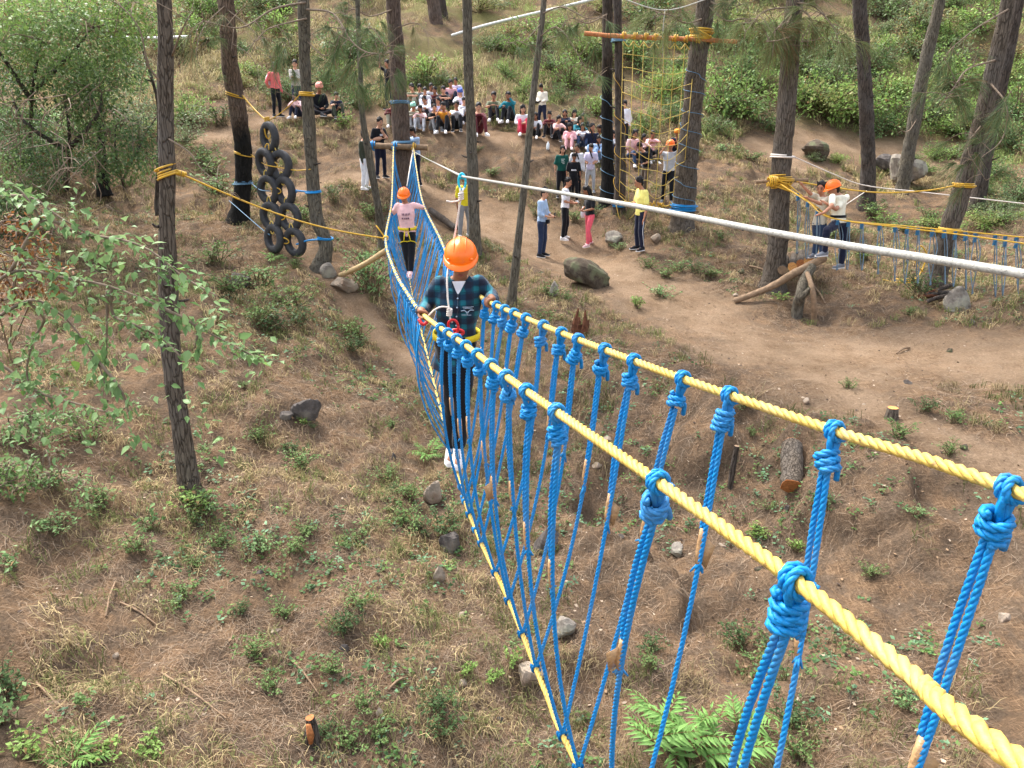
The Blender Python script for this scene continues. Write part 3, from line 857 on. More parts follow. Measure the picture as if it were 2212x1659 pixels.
rock('large mossy brown boulder on the bare ground below the white shirt man', 1268, 614, 104, 54, ROCK_MOSS, 3, 0.7, 0.2, tilt=0.3)
rock('big flat grey boulder under the leaning grey pine on the right', 1950, 396, 88, 58, ROCK_GREY, 8, 0.8, 0.4, tilt=0.3)
rock('rough grey boulder sitting left of the flat one behind the tall right pine', 1908, 372, 40, 36, ROCK_SLATE, 9, 0.8, 0.1)
rock('pale lichen covered boulder between two pines on the right bank', 1762, 340, 70, 34, ROCK_MOSS, 12, 0.9, 0.7)
rock('squared grey stone lying right of the split wood pile', 2066, 668, 52, 48, ROCK_GREY, 15, 0.9, 0.2)
rock('grey stone at the foot of the slender pine beside the tyres', 712, 600, 38, 30, ROCK_GREY, 17, 0.8, 0.4)
rock('flat brown stone below the pale propping pole', 742, 624, 60, 24, ROCK_PALE, 19, 0.8, 0.5, tilt=0.3)
rock('slanting dark slate slab half sunk in the left slope', 664, 905, 62, 50, ROCK_SLATE, 23, 0.5, 0.5, tilt=0.5, sink=.55)
rock('small dark stone beside the slanting slate slab', 618, 903, 30, 20, ROCK_SLATE, 24, 0.8, 0.3)
rock('low dark rock half buried below the burnt pine', 520, 617, 60, 28, ROCK_SLATE, 26, 0.8, 0.2)
rock('pointed pale stone beside the foot rope near the bottom', 1143, 1472, 62, 42, ROCK_PALE, 28, 0.8, 0.4, tilt=0.3)
rock('grey block of stone under the hanging ropes right of the foot rope', 1216, 1372, 58, 48, ROCK_GREY, 31, 0.8, 0.6)
rock('dark angular stone in the gully under the mid bridge ropes', 1180, 1190, 62, 50, ROCK_SLATE, 33, 0.8, 0.3)
rock('thin standing stone in the gully left of the foot rope', 948, 1258, 26, 44, ROCK_PALE, 35, 0.6, 0.2)
rock('stone jutting from the gully bank below the white shoes', 938, 1083, 46, 46, ROCK_PALE, 37, 0.8, 0.6)
rock('stone in the bank beside a green weed left of the foot rope', 975, 1185, 52, 44, ROCK_SLATE, 38, 0.8, 0.3)
rock('small grey stone lying on the right bank between the two hand ropes', 1462, 1196, 34, 26, ROCK_GREY, 41, 0.8, 0.6)
rock('white speckled stone beside the yellow shirt man', 1322, 527, 42, 26, ROCK_GREY, 43, 0.8, 0.4)
rock('small grey stone on the bank left of the mossy boulder', 1196, 636, 24, 30, ROCK_GREY, 44, 0.8, 0.4)
rock('round dark stone near the left slope path edge', 745, 1405, 22, 18, ROCK_SLATE, 47, 0.8, 0.4)
rock('flat pale stone on the needle covered slope at lower middle left', 596, 1364, 26, 10, ROCK_PALE, 48, 0.8, 0.4)
rock('pale flat stone on the right bank under the far hand rope', 1310, 955, 30, 16, ROCK_PALE, 49, 0.8, 0.2)
rock('half buried brown stone at the right edge below the trodden path', 2170, 1340, 36, 20, ROCK_PALE, 52, 0.8, 0.2)
rock('small tan stone on the open ground below the yellow shirt man', 1416, 520, 20, 16, ROCK_PALE, 53, 0.8, 0.2)
rock('tan stone on the bare ground left of the log platform', 1590, 640, 14, 8, ROCK_PALE, 54, 0.8, 0.2)
rng = np.random.default_rng(5)
STONE_SPOTS = [(820, 1540), (1060, 1640), (890, 1200), (1000, 1330), (1080, 1560), (780, 1150), (1560, 1180), (1700, 1100), (2080, 970), (1290, 1010), (1340, 1160), (1090, 1400), (1000, 1480), (560, 1240), (300, 1240), (250, 1420), (850, 990), (1640, 1230), (1740, 870), (2100, 700), (1600, 590), (1000, 600), (1960, 830), (2050, 760)]
STONE_LAB = ['small pale stone on the slope at the bottom, right of the orange split stump', 'small dark stone at the very bottom left of the foot rope', 'small mossy stone left of the thin standing gully stone', 'small pale stone just left of the foot rope at mid height',
    'small dark stone near the bottom left of the foot rope', 'small mossy stone in the middle of the left slope', 'small pale stone behind the tied strands with the loose tape flap', 'small dark stone left of the short sawn log end', 'small mossy stone above the far hand rope at right',
    'small pale stone seen between the hand ropes under the rotten stump', 'small dark stone seen between the strands in mid gully', 'small mossy stone close to the foot rope in the lower gully', 'small pale stone below the squared gully block at left', 'small dark stone on the left slope near its middle',
    'small mossy stone on the left slope below the leafy sapling', 'small pale stone on the left slope among the weeds', 'small dark stone left of the boy legs in the gully', 'small mossy stone on the right bank below the sawn log', 'small pale stone on the brow of the right bank',
    'small dark stone on the ground near the squared grey stone', 'small mossy stone left of the log platform pole', 'small pale stone on the ground below the mid grey green pine', 'small dark stone below the trodden path at right', 'small mossy stone on the trodden path at far right']
for i, (u, v) in enumerate(STONE_SPOTS):
    rock(STONE_LAB[i], u, v, rng.uniform(10, 24), rng.uniform(8, 15), [ROCK_PALE, ROCK_SLATE, ROCK_MOSS][i % 3], 70 + i, 0.8, rng.uniform(0, 3), group='loose stones on the forest floor', name='stone', cat='stone')

CUT = simple('cut_wood', srgb(196, 142, 84), 0.8, 0.35, 40, 0.2)
CUT_ORANGE = simple('cut_wood_orange', srgb(156, 98, 56), 0.8, 0.35, 40, 0.2)
OLDWOOD = simple('weathered_wood', srgb(128, 106, 84), 0.9, 0.3, 14, 0.5, 40)
ROTTEN = simple('rotten_wood', srgb(96, 60, 42), 0.95, 0.45, 18, 0.9, 30)
PALEWOOD = simple('peeled_pole', srgb(186, 160, 118), 0.85, 0.2, 14, 0.3, 40)
REDPOLE = simple('reddish_pole', srgb(186, 122, 80), 0.85, 0.25, 14, 0.4, 40)

def log(name, label, pts, rpx, mat, cut=CUT, cat='log', group=None, k=12, wob=0.06, ends=(True, True), world=False):
    P = np.array(pts, float) if world else np.array([W(*p) for p in pts])
    r = [rp / 2 / F * depth(p) for rp, p in zip(rpx, P)]
    S = spline(P, 8); R = np.interp(np.linspace(0, 1, len(S)), np.linspace(0, 1, len(P)), r)
    t = thing(name, label, cat, P[0], group)
    mb = MB(); tube(mb, S, R, k, cap=False)
    V = mb.v[0]; C = np.repeat(S, k, 0)
    mb.v[0] = C + (V - C) * (1 + wob * fbm(V[:, 0] * 12, V[:, 1] * 12, V[:, 2] * 12, 3, seed=len(ORIGIN)) * 2)[:, None]
    obj('bark', mb, mat, t)
    for e, i0 in ((0, 0), (1, len(S) - 1)):
        if not ends[e]: continue
        ce = MB(); T, N, B = frames(S)
        d = -T[0] if e == 0 else T[-1]
        a = np.arange(k) * 2 * math.pi / k
        ring = mb.v[0][i0 * k:(i0 + 1) * k]
        ctr = S[i0]
        inner = ctr + (ring - ctr) * 0.98 + d * R[i0] * 0.05
        ce.add(np.vstack([ring, inner, [ctr + d * R[i0] * 0.09]]), [(j, (j + 1) % k, k + (j + 1) % k, k + j) for j in range(k)] + [(k + j, k + (j + 1) % k, 2 * k) for j in range(k)])
        obj('cut_end', ce, cut, t, smooth=False)
    return t

def gp(u, v, dz=0.0):
    p = G(u, v); return p + np.array([0, 0, dz])

a = gp(1708, 980, 0.10); b = gp(1706, 1072, 0.12)
log('log', 'short sawn log lying on the right bank with its cut end facing the camera', [a, (a + b) / 2 + [0.01, 0, 0.02], b], [44, 46, 46], BARK_BROWN, CUT_ORANGE, world=True)
p = gp(1925, 904); s = depth(p) / F
log('tree_stump', 'small freshly cut stump on the right bank above the far hand rope', [p - [0, 0, 0.1], p + [0, 0, 0.06], p + [0, 0, 24 * s]], [30, 26, 22], BARK_BROWN, CUT, cat='stump', world=True, ends=(False, True))
p = gp(676, 1612); s = depth(p) / F
log('tree_stump', 'mossy dark stump with a bright orange split face at bottom left of the bridge', [p - [0, 0, 0.1], p + [0, 0, 0.10], p + [0.01, 0, 42 * s], p + [0.0, 0, 72 * s]], [44, 32, 26, 20], BARK_DARK, CUT_ORANGE, cat='stump', world=True, ends=(False, True))
mb = MB(); tube(mb, [p + [0.005, -0.055, 18 * s], p + [0.01, -0.055, 40 * s], p + [0.0, -0.05, 66 * s]], [0.018, 0.03, 0.02], 7)
o = obj('split_face', mb, CUT_ORANGE, bpy.data.objects['tree_stump.001'])
# rotten stump by the far hand rope
p = gp(1255, 716); s = depth(p) / F
t = thing('tree_stump', 'jagged rotten red brown stump beyond the far hand rope', 'stump', p)
mb = MB()
rng = np.random.default_rng(3)
for i in range(14):
    a = i / 14 * 6.28; rr = rng.uniform(8, 24) * s; h = rng.uniform(8, 50) * s * (1.2 if i % 3 == 0 else 0.6)
    q = p + np.array([math.cos(a) * rr, math.sin(a) * rr * 0.7, -0.1])
    tube(mb, [q, q + [rng.uniform(-.02, .02), 0, h * 0.6], q + [rng.uniform(-.05, .05), rng.uniform(-.04, .04), h + 0.1]], [0.07, 0.05, 0.012], 6)
obj('shards', mb, ROTTEN, t, smooth=False)
# post half hidden by the strands
p = gp(1577, 1055); s = depth(p) / F
log('post', 'dark charred post stub standing behind the far blue strands', [p - [0, 0, .1], p + [0.01, 0, 50 * s], p + [0.03, 0, 96 * s]], [13, 13, 11], BARK_DARK, OLDWOOD, cat='post', world=True)
log('pole', 'pale peeled pole propped from the bank up to the rope bridge', [gp(735, 602, .06), W(785, 572, 13.6), W(836, 540, 12.8)], [11, 12, 12], PALEWOOD, PALEWOOD, cat='pole', world=True)
a = gp(930, 465, .12); b = gp(985, 503, .1)
log('fallen_branch', 'fallen dark branch lying behind the girl in pink', [a, (a + b) / 2, b], [13, 15, 13], BARK_DARK, BARK_DARK, cat='branch', world=True)
# split wood heap
t0 = G(2035, 650)
for i in range(9):
    q = gp(2005 + (i % 4) * 14 + i * 2, 640 + (i // 3) * 11, 0.05 + 0.05 * (i % 3))
    d = np.array([math.cos(0.2 + 0.25 * (i % 4)), 0.4 * math.sin(i), 0.16 + 0.05 * (i % 2)]) * 0.26
    log('split_wood', ['weathered grey','rotten brown','black barked'][i % 3] + [' split branch at the bottom of',' split branch in the middle layer of',' split branch on top of'][i // 3] + ' the heap by the grey stone', [q - d, q + [0, 0, .01], q + d], [8, 10, 8], [OLDWOOD, ROTTEN, BARK_DARK][i % 3], OLDWOOD, cat='firewood', group='split wood heap', world=True, k=7)
STICK_LAB = ['dead stick at the right edge under the second rope bridge', 'dead stick behind the white shirt man', 'short dead stick behind the boy in plaid', 'bent dead stick right of the left foreground pine root', 'dead stick near the yellow rope coil', 'dead stick on the path left of the platform',
    'dead stick on the open ground at right', 'dead stick in the gully left of the foot rope', 'long dead stick low on the left slope', 'long thin stick lying across the lower left slope', 'dead stick in the lower left corner', 'dead stick left of the orange split stump', 'dead stick beside the forked platform post', 'steep dead stick below the left sapling']
for i, (u, v, du, dv) in enumerate([(2165, 590, 30, 8), (1170, 470, -16, 8), (980, 500, 8, 5), (540, 1070, 14, -6), (2040, 560, -30, 4), (1640, 585, 22, 8), (1950, 760, -14, 6), (860, 1480, 20, -14), (300, 1330, 40, 25), (420, 1510, 70, 50), (130, 1540, 50, 60), (660, 1470, 30, 40), (1770, 640, 12, 18), (240, 1300, 10, -40)]):
    a = gp(u - du, v - dv, .02); b = gp(u + du, v + dv, .02)
    log('stick', STICK_LAB[i], [a, (a + b) / 2 + [0, 0, .03], b], [5, 5, 3], OLDWOOD, OLDWOOD, cat='stick', group='dead sticks on the ground', world=True, k=6)
# ------------------------------------------------------------------ ropes
def rope_mat(name, col, fleck=None, sc=120):
    m, nt, b = new_mat(name)
    v = mapping(nt)
    n1 = noise(nt, v, sc, 4, 0.7)
    c = ramp(nt, n1, [(0.25, tuple(x * 0.62 for x in col)), (0.55, col), (0.8, tuple(min(1, x * 1.18 + 0.01) for x in col))])
    gr = ramp(nt, noise(nt, mapping(nt), 7, 4, .6), [(.48, (0, 0, 0)), (.72, (.55, .55, .55))])
    c = mixc(nt, gr, c, tuple(.55 * x + .45 * (.12 + .35 * sum(col) / 3) for x in col))
    if fleck:
        n2 = noise(nt, mapping(nt, (1, 1, 1)), 38, 3, 0.6)
        f = ramp(nt, n2, [(0.60, (0, 0, 0)), (0.68, (1, 1, 1))])
        c = mixc(nt, f, c, fleck)
    nt.links.new(c, b.inputs['Base Color'])
    b.inputs['Roughness'].default_value = 0.5; b.inputs['Specular IOR Level'].default_value = 0.35
    bp = nt.nodes.new('ShaderNodeBump'); bp.inputs['Strength'].default_value = 0.35; bp.inputs['Distance'].default_value = 0.004
    nt.links.new(n1, bp.inputs['Height']); nt.links.new(bp.outputs[0], b.inputs['Normal'])
    return m
BLUE = rope_mat('rope_blue', srgb(8, 134, 200))
YELLOW = rope_mat('rope_yellow', srgb(212, 180, 88), fleck=srgb(150, 120, 70))
YELLOW2 = rope_mat('rope_yellow_deep', srgb(212, 166, 50))
NETY = rope_mat('net_yellow', srgb(208, 178, 84))
def braid_mat():
    m, nt, b = new_mat('rope_white_braided')
    v = mapping(nt); n1 = noise(nt, v, 160, 4, .7); n2 = noise(nt, mapping(nt, (60, 260, 260)), 1.0, 3)
    c = ramp(nt, n1, [(.25, srgb(108, 107, 102)), (.5, srgb(158, 156, 148)), (.8, srgb(180, 178, 171))])
    f = ramp(nt, n2, [(.66, (0, 0, 0)), (.72, (1, 1, 1))]); c = mixc(nt, f, c, srgb(92, 92, 94))
    nt.links.new(c, b.inputs['Base Color']); b.inputs['Roughness'].default_value = .75; b.inputs['Specular IOR Level'].default_value = .2
    return m
WHITE = braid_mat()
WHITE2 = rope_mat('rope_white_soft', srgb(228, 216, 204))
PALEBLUE = rope_mat('rope_pale_blue', srgb(92, 134, 164))
GREYBLUE = rope_mat('rope_grey_blue', srgb(104, 128, 146))
TEALB = rope_mat('rope_teal_blue', srgb(40, 104, 142))
TAPE = simple('brown_tape', srgb(180, 142, 100), 0.4, 0.22, 60, 0.3, 80, spec=0.5)

NEAR = np.array([W(*p) for p in [(2212,1655,.60),(1960,1450,.85),(1700,1240,1.13),(1420,1040,1.6),(1200,888,2.28),(1100,818,2.77),(1000,742,3.66),(917,682,4.76),(884,640,6.0),(850,580,8.0),(833,515,10.4),(845,447,13.2),(848,395,16),(850,316,19.7)]])
FAR = np.array([W(*p) for p in [(2212,1075,1.30),(2150,1045,1.387),(1800,930,1.85),(1480,820,2.45),(1310,757,3.0),(1215,720,3.45),(1130,685,4.0),(1062,655,4.66),(1036,637,5.1),(966,548,8.5),(948,510,10),(917,447,13),(905,400,15.5),(893,318,19.7)]])
FOOT = np.array([W(*p) for p in [(1250,1659,2.42),(1180,1500,2.82),(1100,1300,3.44),(1030,1150,4.12),(985,1012,4.95),(913,727,9.0),(885,603,12.8),(876,470,17.0),(874,412,19.6)]])
def extend(P, k):
    d = norm(P[0] - P[2]); return np.vstack([P[0] + d * k, P])
NEAR_C = spline(np.vstack([[0.93, -1.0, -0.36], [0.72, -0.2, -0.48], NEAR]), 12)
FAR_C = spline(np.vstack([[1.62, -1.0, -0.42], [1.32, 0.2, -0.56], FAR[1:]]), 12)
FOOT_C = spline(np.vstack([[1.28, -1.0, -2.3], [0.93, 0.3, -2.42], FOOT]), 12)
def at_y(C, Y):
    i = np.argsort(C[:, 1])
    return np.array([np.interp(Y, C[i, 1], C[i, 0]), Y, np.interp(Y, C[i, 1], C[i, 2])])

BR = thing('rope_bridge', 'blue and yellow rope bridge strung across the gully from the camera to the reddish pine', 'rope bridge', (0, 0, 0))
def part_rope(name, C, r, mat, ysplit=7.0, parent=BR):
    mb = MB()
    near = C[C[:, 1] <= ysplit]; far = C[C[:, 1] >= ysplit - 0.3]
    if len(near) > 2:
        rope3(mb, near, r)
    tube(mb, resample(far, 0.15), r, 6)
    return obj(name, mb, mat, parent)
def kinked(C):
    C = C.copy(); y = C[:, 1]; C[:, 0] += .004 * np.sin(y * 9.0) * np.clip(y, 0, 2) * .5; C[:, 2] += .004 * np.sin(y * 7.3 + 1); return C
part_rope('hand_rope', NEAR_C, 0.0150, YELLOW)
part_rope('hand_rope', FAR_C, 0.0150, YELLOW)
part_rope('foot_rope', FOOT_C, 0.0130, YELLOW)

def lash_coil(mb, c, axis, r_core, r, turns, adv, k=6, twist=False, mi=0, phase=0.0, n=12):
    """rope coiled round an axis through c"""
    axis = norm(axis); ref = np.array([0, 0, 1.0]) if abs(axis[2]) < 0.9 else np.array([1.0, 0, 0])
    u = norm(np.cross(axis, ref)); w = np.cross(axis, u)
    s = np.linspace(0, turns, max(4, int(turns * n) + 1))
    jr = 1 + (0.10 * np.sin(s * 1.7 + 3 * r_core * 100) + .06 * np.sin(s * 4.1 + phase)) * (r_core > .03)
    P = c + axis * ((s - turns / 2) * adv * (1.12 if r_core > .03 else 1) + (r_core > .03) * r * .5 * np.sin(s * 2.3))[:, None] + ((r_core + r) * jr)[:, None] * (np.cos(s * 6.2832 + phase)[:, None] * u + np.sin(s * 6.2832 + phase)[:, None] * w)
    if twist: rope3(mb, P, r, k=5, seg=6)
    else: tube(mb, P, r, k)
    return mb

HR = 0.0090     # hanger rope radius
def hanger(idx, side, A, Fp, tangent, L2, detailed, flap):
    """one strand: loop and barrel knot on the hand rope, doubled upper part, tape, single lower part"""
    rng = np.random.default_rng(idx * 7 + side)
    d = norm(Fp - A); Ltot = np.linalg.norm(Fp - A)
    r = HR if detailed else 0.0060
    k = 6 if detailed else 4
    side_off = norm(np.cross(d, tangent))
    knot_c = A + d * 0.082
    root = None
    # sagging path from knot to foot rope
    p0 = A + d * 0.11
    belly = (-0.050 if side == 0 else 0.035) * rng.uniform(0.1, 1.4)
    if not detailed and side == 0: belly = -rng.uniform(.01, .16) if A[1] < 10 else -rng.uniform(.0, .07)
    if not detailed and side == 1: belly = rng.uniform(-.03, .05)
    twistp = rng.uniform(-.012, .012)
    P = []
    for t in np.linspace(0, 1, 18 if detailed else 9):
        q = p0 + (Fp - p0) * t
        sag = 4 * t * (1 - t)
        q = q + np.array([belly * sag, 0, -0.02 * sag]) + tangent * twistp * sag
        P.append(q)
    P = np.array(P)
    st = MB()
    # main (long) strand
    if detailed: rope3(st, spline(P, 3), r, k=5, seg=6)
    else: tube(st, P, r, k)
    S = spline(P, 6)
    dd = np.concatenate([[0], np.cumsum(np.linalg.norm(np.diff(S, axis=0), axis=1))])
    i2 = int(np.argmin(np.abs(dd - L2)))
    dbl = S[:max(i2, 4)] + tangent * (2.05 * r)
    open_ = rng.uniform(0, 0.02)
    dbl = dbl + tangent * (open_ * np.sin(np.linspace(0, math.pi, len(dbl))))[:, None]
    if detailed: rope3(st, dbl, r, k=5, seg=6)
    else: tube(st, dbl[::2] if len(dbl) > 8 else dbl, r, k)
    # turn round the foot rope
    if detailed:
        lash_coil(st, Fp, norm(at_y(FOOT_C, Fp[1] + 0.1) - at_y(FOOT_C, Fp[1] - 0.1)), 0.011, r * 0.8, 1.6, r * 2.1, 5)
    o = obj('hanger_strand', st, BLUE, BR)
    kn = MB()
    lash_coil(kn, A, tangent, 0.014 if detailed else .011, r, 1.9 if detailed else 1.1, r * 2.05, k, detailed, n=10)
    if detailed:
        tube(kn, [A + tangent * r + side_off * 0.02, A + d * 0.035 + side_off * 0.012, knot_c], r, 5)
        tube(kn, [A - tangent * r - side_off * 0.02, A + d * 0.035 - side_off * 0.012, knot_c], r, 5)
        kax = d + tangent * rng.uniform(-.4, .4) + side_off * rng.uniform(-.4, .4); nt_ = rng.uniform(2.3, 3.8)
        lash_coil(kn, knot_c + tangent * r, kax, 0.0135, r * (1.26 if A[1] < 1.9 else 1.08), nt_, r * (2.35 if A[1] < 1.9 else 2.0), 6, True, n=12, phase=idx * 1.3)
        kd = norm(kax); lash_coil(kn, knot_c + tangent * r, norm(kd + side_off * rng.uniform(.5, .9)), 0.0165, r * 1.02, 1.2, r * 2.2, 6, True, n=12, phase=rng.uniform(0, 6))
        if rng.uniform() < .5: tube(kn, spline([A + d * .02, knot_c + side_off * .012, knot_c + side_off * .03 + d * .01, knot_c + side_off * .045 + d * .05 + tangent * .01], 4), r * .95, 6)
    else:
        lash_coil(kn, knot_c, d, 0.010, r * 1.05, 3.2, r * 2.0, 4, n=7); tube(kn, [A + d * .012, A + d * .04, knot_c + side_off * .012], r * 1.3, 4)
    ko = obj('knot', kn, BLUE, o)
    if i2 > 6 and (detailed or rng.uniform() < 0.35):
        e = S[min(i2, len(S) - 2)]; dir_ = norm(S[min(i2 + 3, len(S) - 1)] - S[i2 - 3])
        tp = MB(); c0 = e - dir_ * 0.0 + tangent * r
        tube(tp, [c0 - dir_ * 0.02, c0 + dir_ * 0.02, c0 + dir_ * 0.06, c0 + dir_ * 0.10 - tangent * r * 0.6], [r * 1.35, r * 1.5, r * 1.4, r * 1.15], 8)
        if flap:
            q0 = c0 + dir_ * 0.03
            sd = norm(np.cross(dir_, [0, 1, 0])) * (-1 if flap == 1 else 1)
            Vv = [q0 - dir_ * .03, q0 + dir_ * .06, q0 + dir_ * .085 + sd * .03 + [0, -.006, 0], q0 + dir_ * .0 + sd * .045 + [0, -.012, 0]]
            Vb = [p + np.array([0, 0.0012, 0]) for p in Vv]
            tp.add(Vv + Vb, [(0, 1, 2, 3), (7, 6, 5, 4), (0, 4, 5, 1), (1, 5, 6, 2), (2, 6, 7, 3), (3, 7, 4, 0)])
        obj('tape', tp, TAPE, o, smooth=True)
        fr = MB()
        for j in range(7 if detailed else 3):
            q = c0 + dir_ * 0.095 - tangent * r
            e2 = q + dir_ * rng.uniform(.02, .045) + rng.normal(0, .009, 3)
            tube(fr, [q, e2], [0.005, 0.003], 4)
        obj('frayed_end', fr, BLUE, o, smooth=True)
    return o

def y_at_u(C, u):
    """metres ahead at which rope C is seen at picture column u (near part)"""
    c = C[(C[:, 1] > 0.5) & (C[:, 1] < 4.75)]
    uu = CX + F * c[:, 0] / (c[:, 1] * CP - c[:, 2] * SP)
    i = np.argsort(uu); return float(np.interp(u, uu[i], c[i, 1]))
near_u = [2600, 1722, 1424, 1204, 1139, 1095, 1062, 1032, 1007, 987, 968, 952]
far_u = [2480, 2185, 1806, 1578, 1477, 1371, 1308, 1250, 1214, 1175, 1137, 1111, 1091, 1073, 1051]
yn = [0.42] + [y_at_u(NEAR_C, u) for u in near_u[1:]]
yf = [0.95] + [y_at_u(FAR_C, u) for u in far_u[1:]]
fn = [0.75, 1.45, 2.05, 2.42, 2.60, 2.98, 3.2, 3.45, 3.7, 4.0, 4.3, 4.5]
ff = [0.8, 1.15, 1.45, 2.0, 2.42, 2.60, 2.98, 3.2, 3.45, 3.7, 4.0, 4.15, 4.3, 4.45, 4.65]
# (doubled length) read along the near rope, tape with a loose flap on a few
L2N = [0.5, 0.75, 0.48, 0.50, 0.46, 0.40, 0.46, 0.36, 0.30, 0.40, 0.34, 0.3]
for i, y in enumerate(yn):
    A = at_y(NEAR_C, y); tg = norm(at_y(NEAR_C, y + .05) - at_y(NEAR_C, y - .05))
    Fp = at_y(FOOT_C, fn[i])
    hanger(i, 0, A, Fp, tg, L2N[i], True, 1 if i in (2, 6) else 0)
L2F = [0.4, 0.50, 0.42, 0.36, 0.42, 0.46, 0.40, 0.33, 0.30, 0.34, 0.26, 0.24, 0.28, 0.3, 0.2]
for i, y in enumerate(yf):
    A = at_y(FAR_C, y); tg = norm(at_y(FAR_C, y + .05) - at_y(FAR_C, y - .05))
    Fp = at_y(FOOT_C, ff[i])
    hanger(i, 1, A, Fp, tg, L2F[i], True, 2 if i in (1, 3, 5, 11) else 0)
# beyond the boy the strands crowd together
y = 5.25; i = 40; rngb = np.random.default_rng(2)
while y < 19.4:
    for s, C in ((0, NEAR_C), (1, FAR_C)):
        yy = y + rngb.uniform(-.07, .07)
        A = at_y(C, yy); tg = norm(at_y(C, yy + .1) - at_y(C, yy - .1))
        Fp = at_y(FOOT_C, yy + rngb.uniform(-.05, .05))
        hanger(i, s, A, Fp, tg, rngb.uniform(.25, .6), False, 0)
        i += 1
    y += 0.215 if y < 12.5 else 0.27

# end pole lashed across the anchor pine
ap, ar = trunk_at('anchor', 318)
e0 = W(781, 314, 19.72); e1 = W(924, 319, 19.72)
log('pole', 'cross pole bound in blue rope to the reddish pine at the bridge end', [e0, (e0 + e1) / 2, e1], [13, 12, 12], OLDWOOD, PALEWOOD, cat='pole', world=True)
t = thing('rope_lashing', 'pale blue rope lashing that binds the cross pole to the bridge pine', 'rope lashing', ap)
mb = MB(); lash_coil(mb, ap + [0, 0, .07], [0, 0, 1], ar + 0.03, 0.022, 5, 0.036, 6); obj('coil', mb, PALEBLUE, t)
mb = MB(); lash_coil(mb, e0 + (e1 - e0) * 0.10, e1 - e0, 0.085, 0.016, 9, 0.032, 5); obj('wrapping', mb, BLUE, t)
mb = MB(); lash_coil(mb, e0 + (e1 - e0) * 0.50, e1 - e0, 0.078, 0.016, 3, 0.034, 5); obj('wrapping', mb, BLUE, t)
mb = MB(); lash_coil(mb, e0 + (e1 - e0) * 0.79, e1 - e0, 0.08, 0.014, 3, 0.03, 5); obj('wrapping', mb, YELLOW2, t)
mb = MB(); tube(mb, [W(893, 318, 19.66), W(886, 360, 18.6), W(879, 402, 17.0)], 0.013, 5); obj('tail', mb, WHITE2, t)
mb = MB(); tube(mb, [e0 + [.05, .06, 0], e0 + [0.02, .25, .02]], 0.012, 5); obj('tail', mb, BLUE, t)
mb = MB(); lash_coil(mb, trunk_at('anchor', 223)[0], [0, 0.1, 1], trunk_at('anchor', 223)[1] + .02, 0.012, 3, 0.026, 5); tag = mb
o = obj('rope_band', mb, PALEBLUE, None, loc=trunk_at('anchor', 223)[0]); set_tags(o, 'thin blue rope band round the bridge pine between the seated boys', 'rope')

# ------------------------------------------------------------------ zip line over the bridge with pulley and tether
PUL = W(998, 381, 5.0)
ZL = np.vstack([trunk_at('anchor', 322)[0] + [0.2, -0.1, 0], W(922, 343, 17.0), PUL, W(1300, 432, 2.35), W(1700, 508, 1.42), W(2212, 592, 1.0), W(2212, 592, 1.0) + (W(2212, 592, 1.0) - W(1700, 508, 1.42)) * 2.2])
t = thing('zip_line', 'thick white braided safety line running from the reddish pine past the right edge', 'rope', ZL[0])
mb = MB(); tube(mb, resample(np.vstack([ZL[0], ZL[1], PUL]), 0.4), 0.0085, 8)
P2 = resample(spline(ZL[2:], 6), 0.012); tube(mb, P2, 0.0066, 12)
Pb = P2; Tb, Nb, Bb = frames(Pb); sb = np.arange(len(Pb)) * .012 / .07 * 2 * math.pi
for j in range(6):
    aa = (sb if j % 2 else -sb) + j * math.pi / 3; tube(mb, Pb + .0058 * (np.cos(aa)[:, None] * Nb + np.sin(aa)[:, None] * Bb), .0013, 4)
obj('line', mb, WHITE, t)
fl = MB()
for i, q in enumerate(resample(spline(ZL[2:], 6), 0.085)[3:-3]):
    ellipsoid(fl, q + np.array([0, -0.0045, -0.0054 - .001 * (i % 2)]), np.diag([0.0032, 0.0016, 0.0013]), 6, 4)
o = obj('marker_threads', fl, simple('marker_thread', srgb(64, 60, 70), 0.8, 0.2), t); o['kind'] = 'stuff'

t = thing('pulley', 'turquoise carabiner pulley hanging on the white line above the boy', 'pulley', PUL)
mb = MB(); TURQ = simple('turquoise_metal', srgb(20, 190, 214), 0.3, 0.05, 20, spec=0.6)
a = np.linspace(0, 2 * math.pi, 25)
tube(mb, np.stack([PUL[0] + .022 * np.cos(a), PUL[1] + 0 * a - 0.005, PUL[2] - .032 + .05 * np.sin(a)], 1), 0.0075, 8); obj('carabiner', mb, TURQ, t)
mb = MB(); lash_coil(mb, PUL + [0.0, 0, 0.0], [1, 0.1, -0.1], 0.006, 0.007, 1.4, 0.014, 8); obj('wheel', mb, TURQ, t)

TE = thing('safety_tether', 'white knotted safety tether from the pulley down to the boy in plaid', 'rope', PUL + [0, 0, -.07])
q = [W(996, 398, 4.98), W(1000, 412, 4.97), W(996, 425, 4.97)]
mb = MB(); tube(mb, [PUL + [-.012, -.01, -.07], W(994, 412, 4.97), W(996, 424, 4.97)], 0.006, 6); tube(mb, [PUL + [.014, -.01, -.07], W(998, 414, 4.97), W(996, 424, 4.97)], 0.006, 6)
lash_coil(mb, W(996, 424, 4.97), [0, 0, 1], 0.008, 0.006, 4, 0.012, 6, True); obj('knot', mb, WHITE2, TE)
mb = MB(); tube(mb, spline([W(996, 432, 4.97), W(985, 435, 4.95), W(974, 436, 4.95), W(964, 434, 4.95)], 5), 0.0055, 6); obj('tail', mb, WHITE2, TE)
HOOK = W(972, 683, 4.72)
mb = MB(); rope3(mb, spline([W(995, 430, 4.97), W(988, 475, 4.97), W(980, 520, 4.97), W(970, 570, 4.93), W(966, 600, 4.82), W(967, 640, 4.76), W(970, 668, 4.73)], 8), 0.0065, k=5); obj('line', mb, WHITE2, TE)
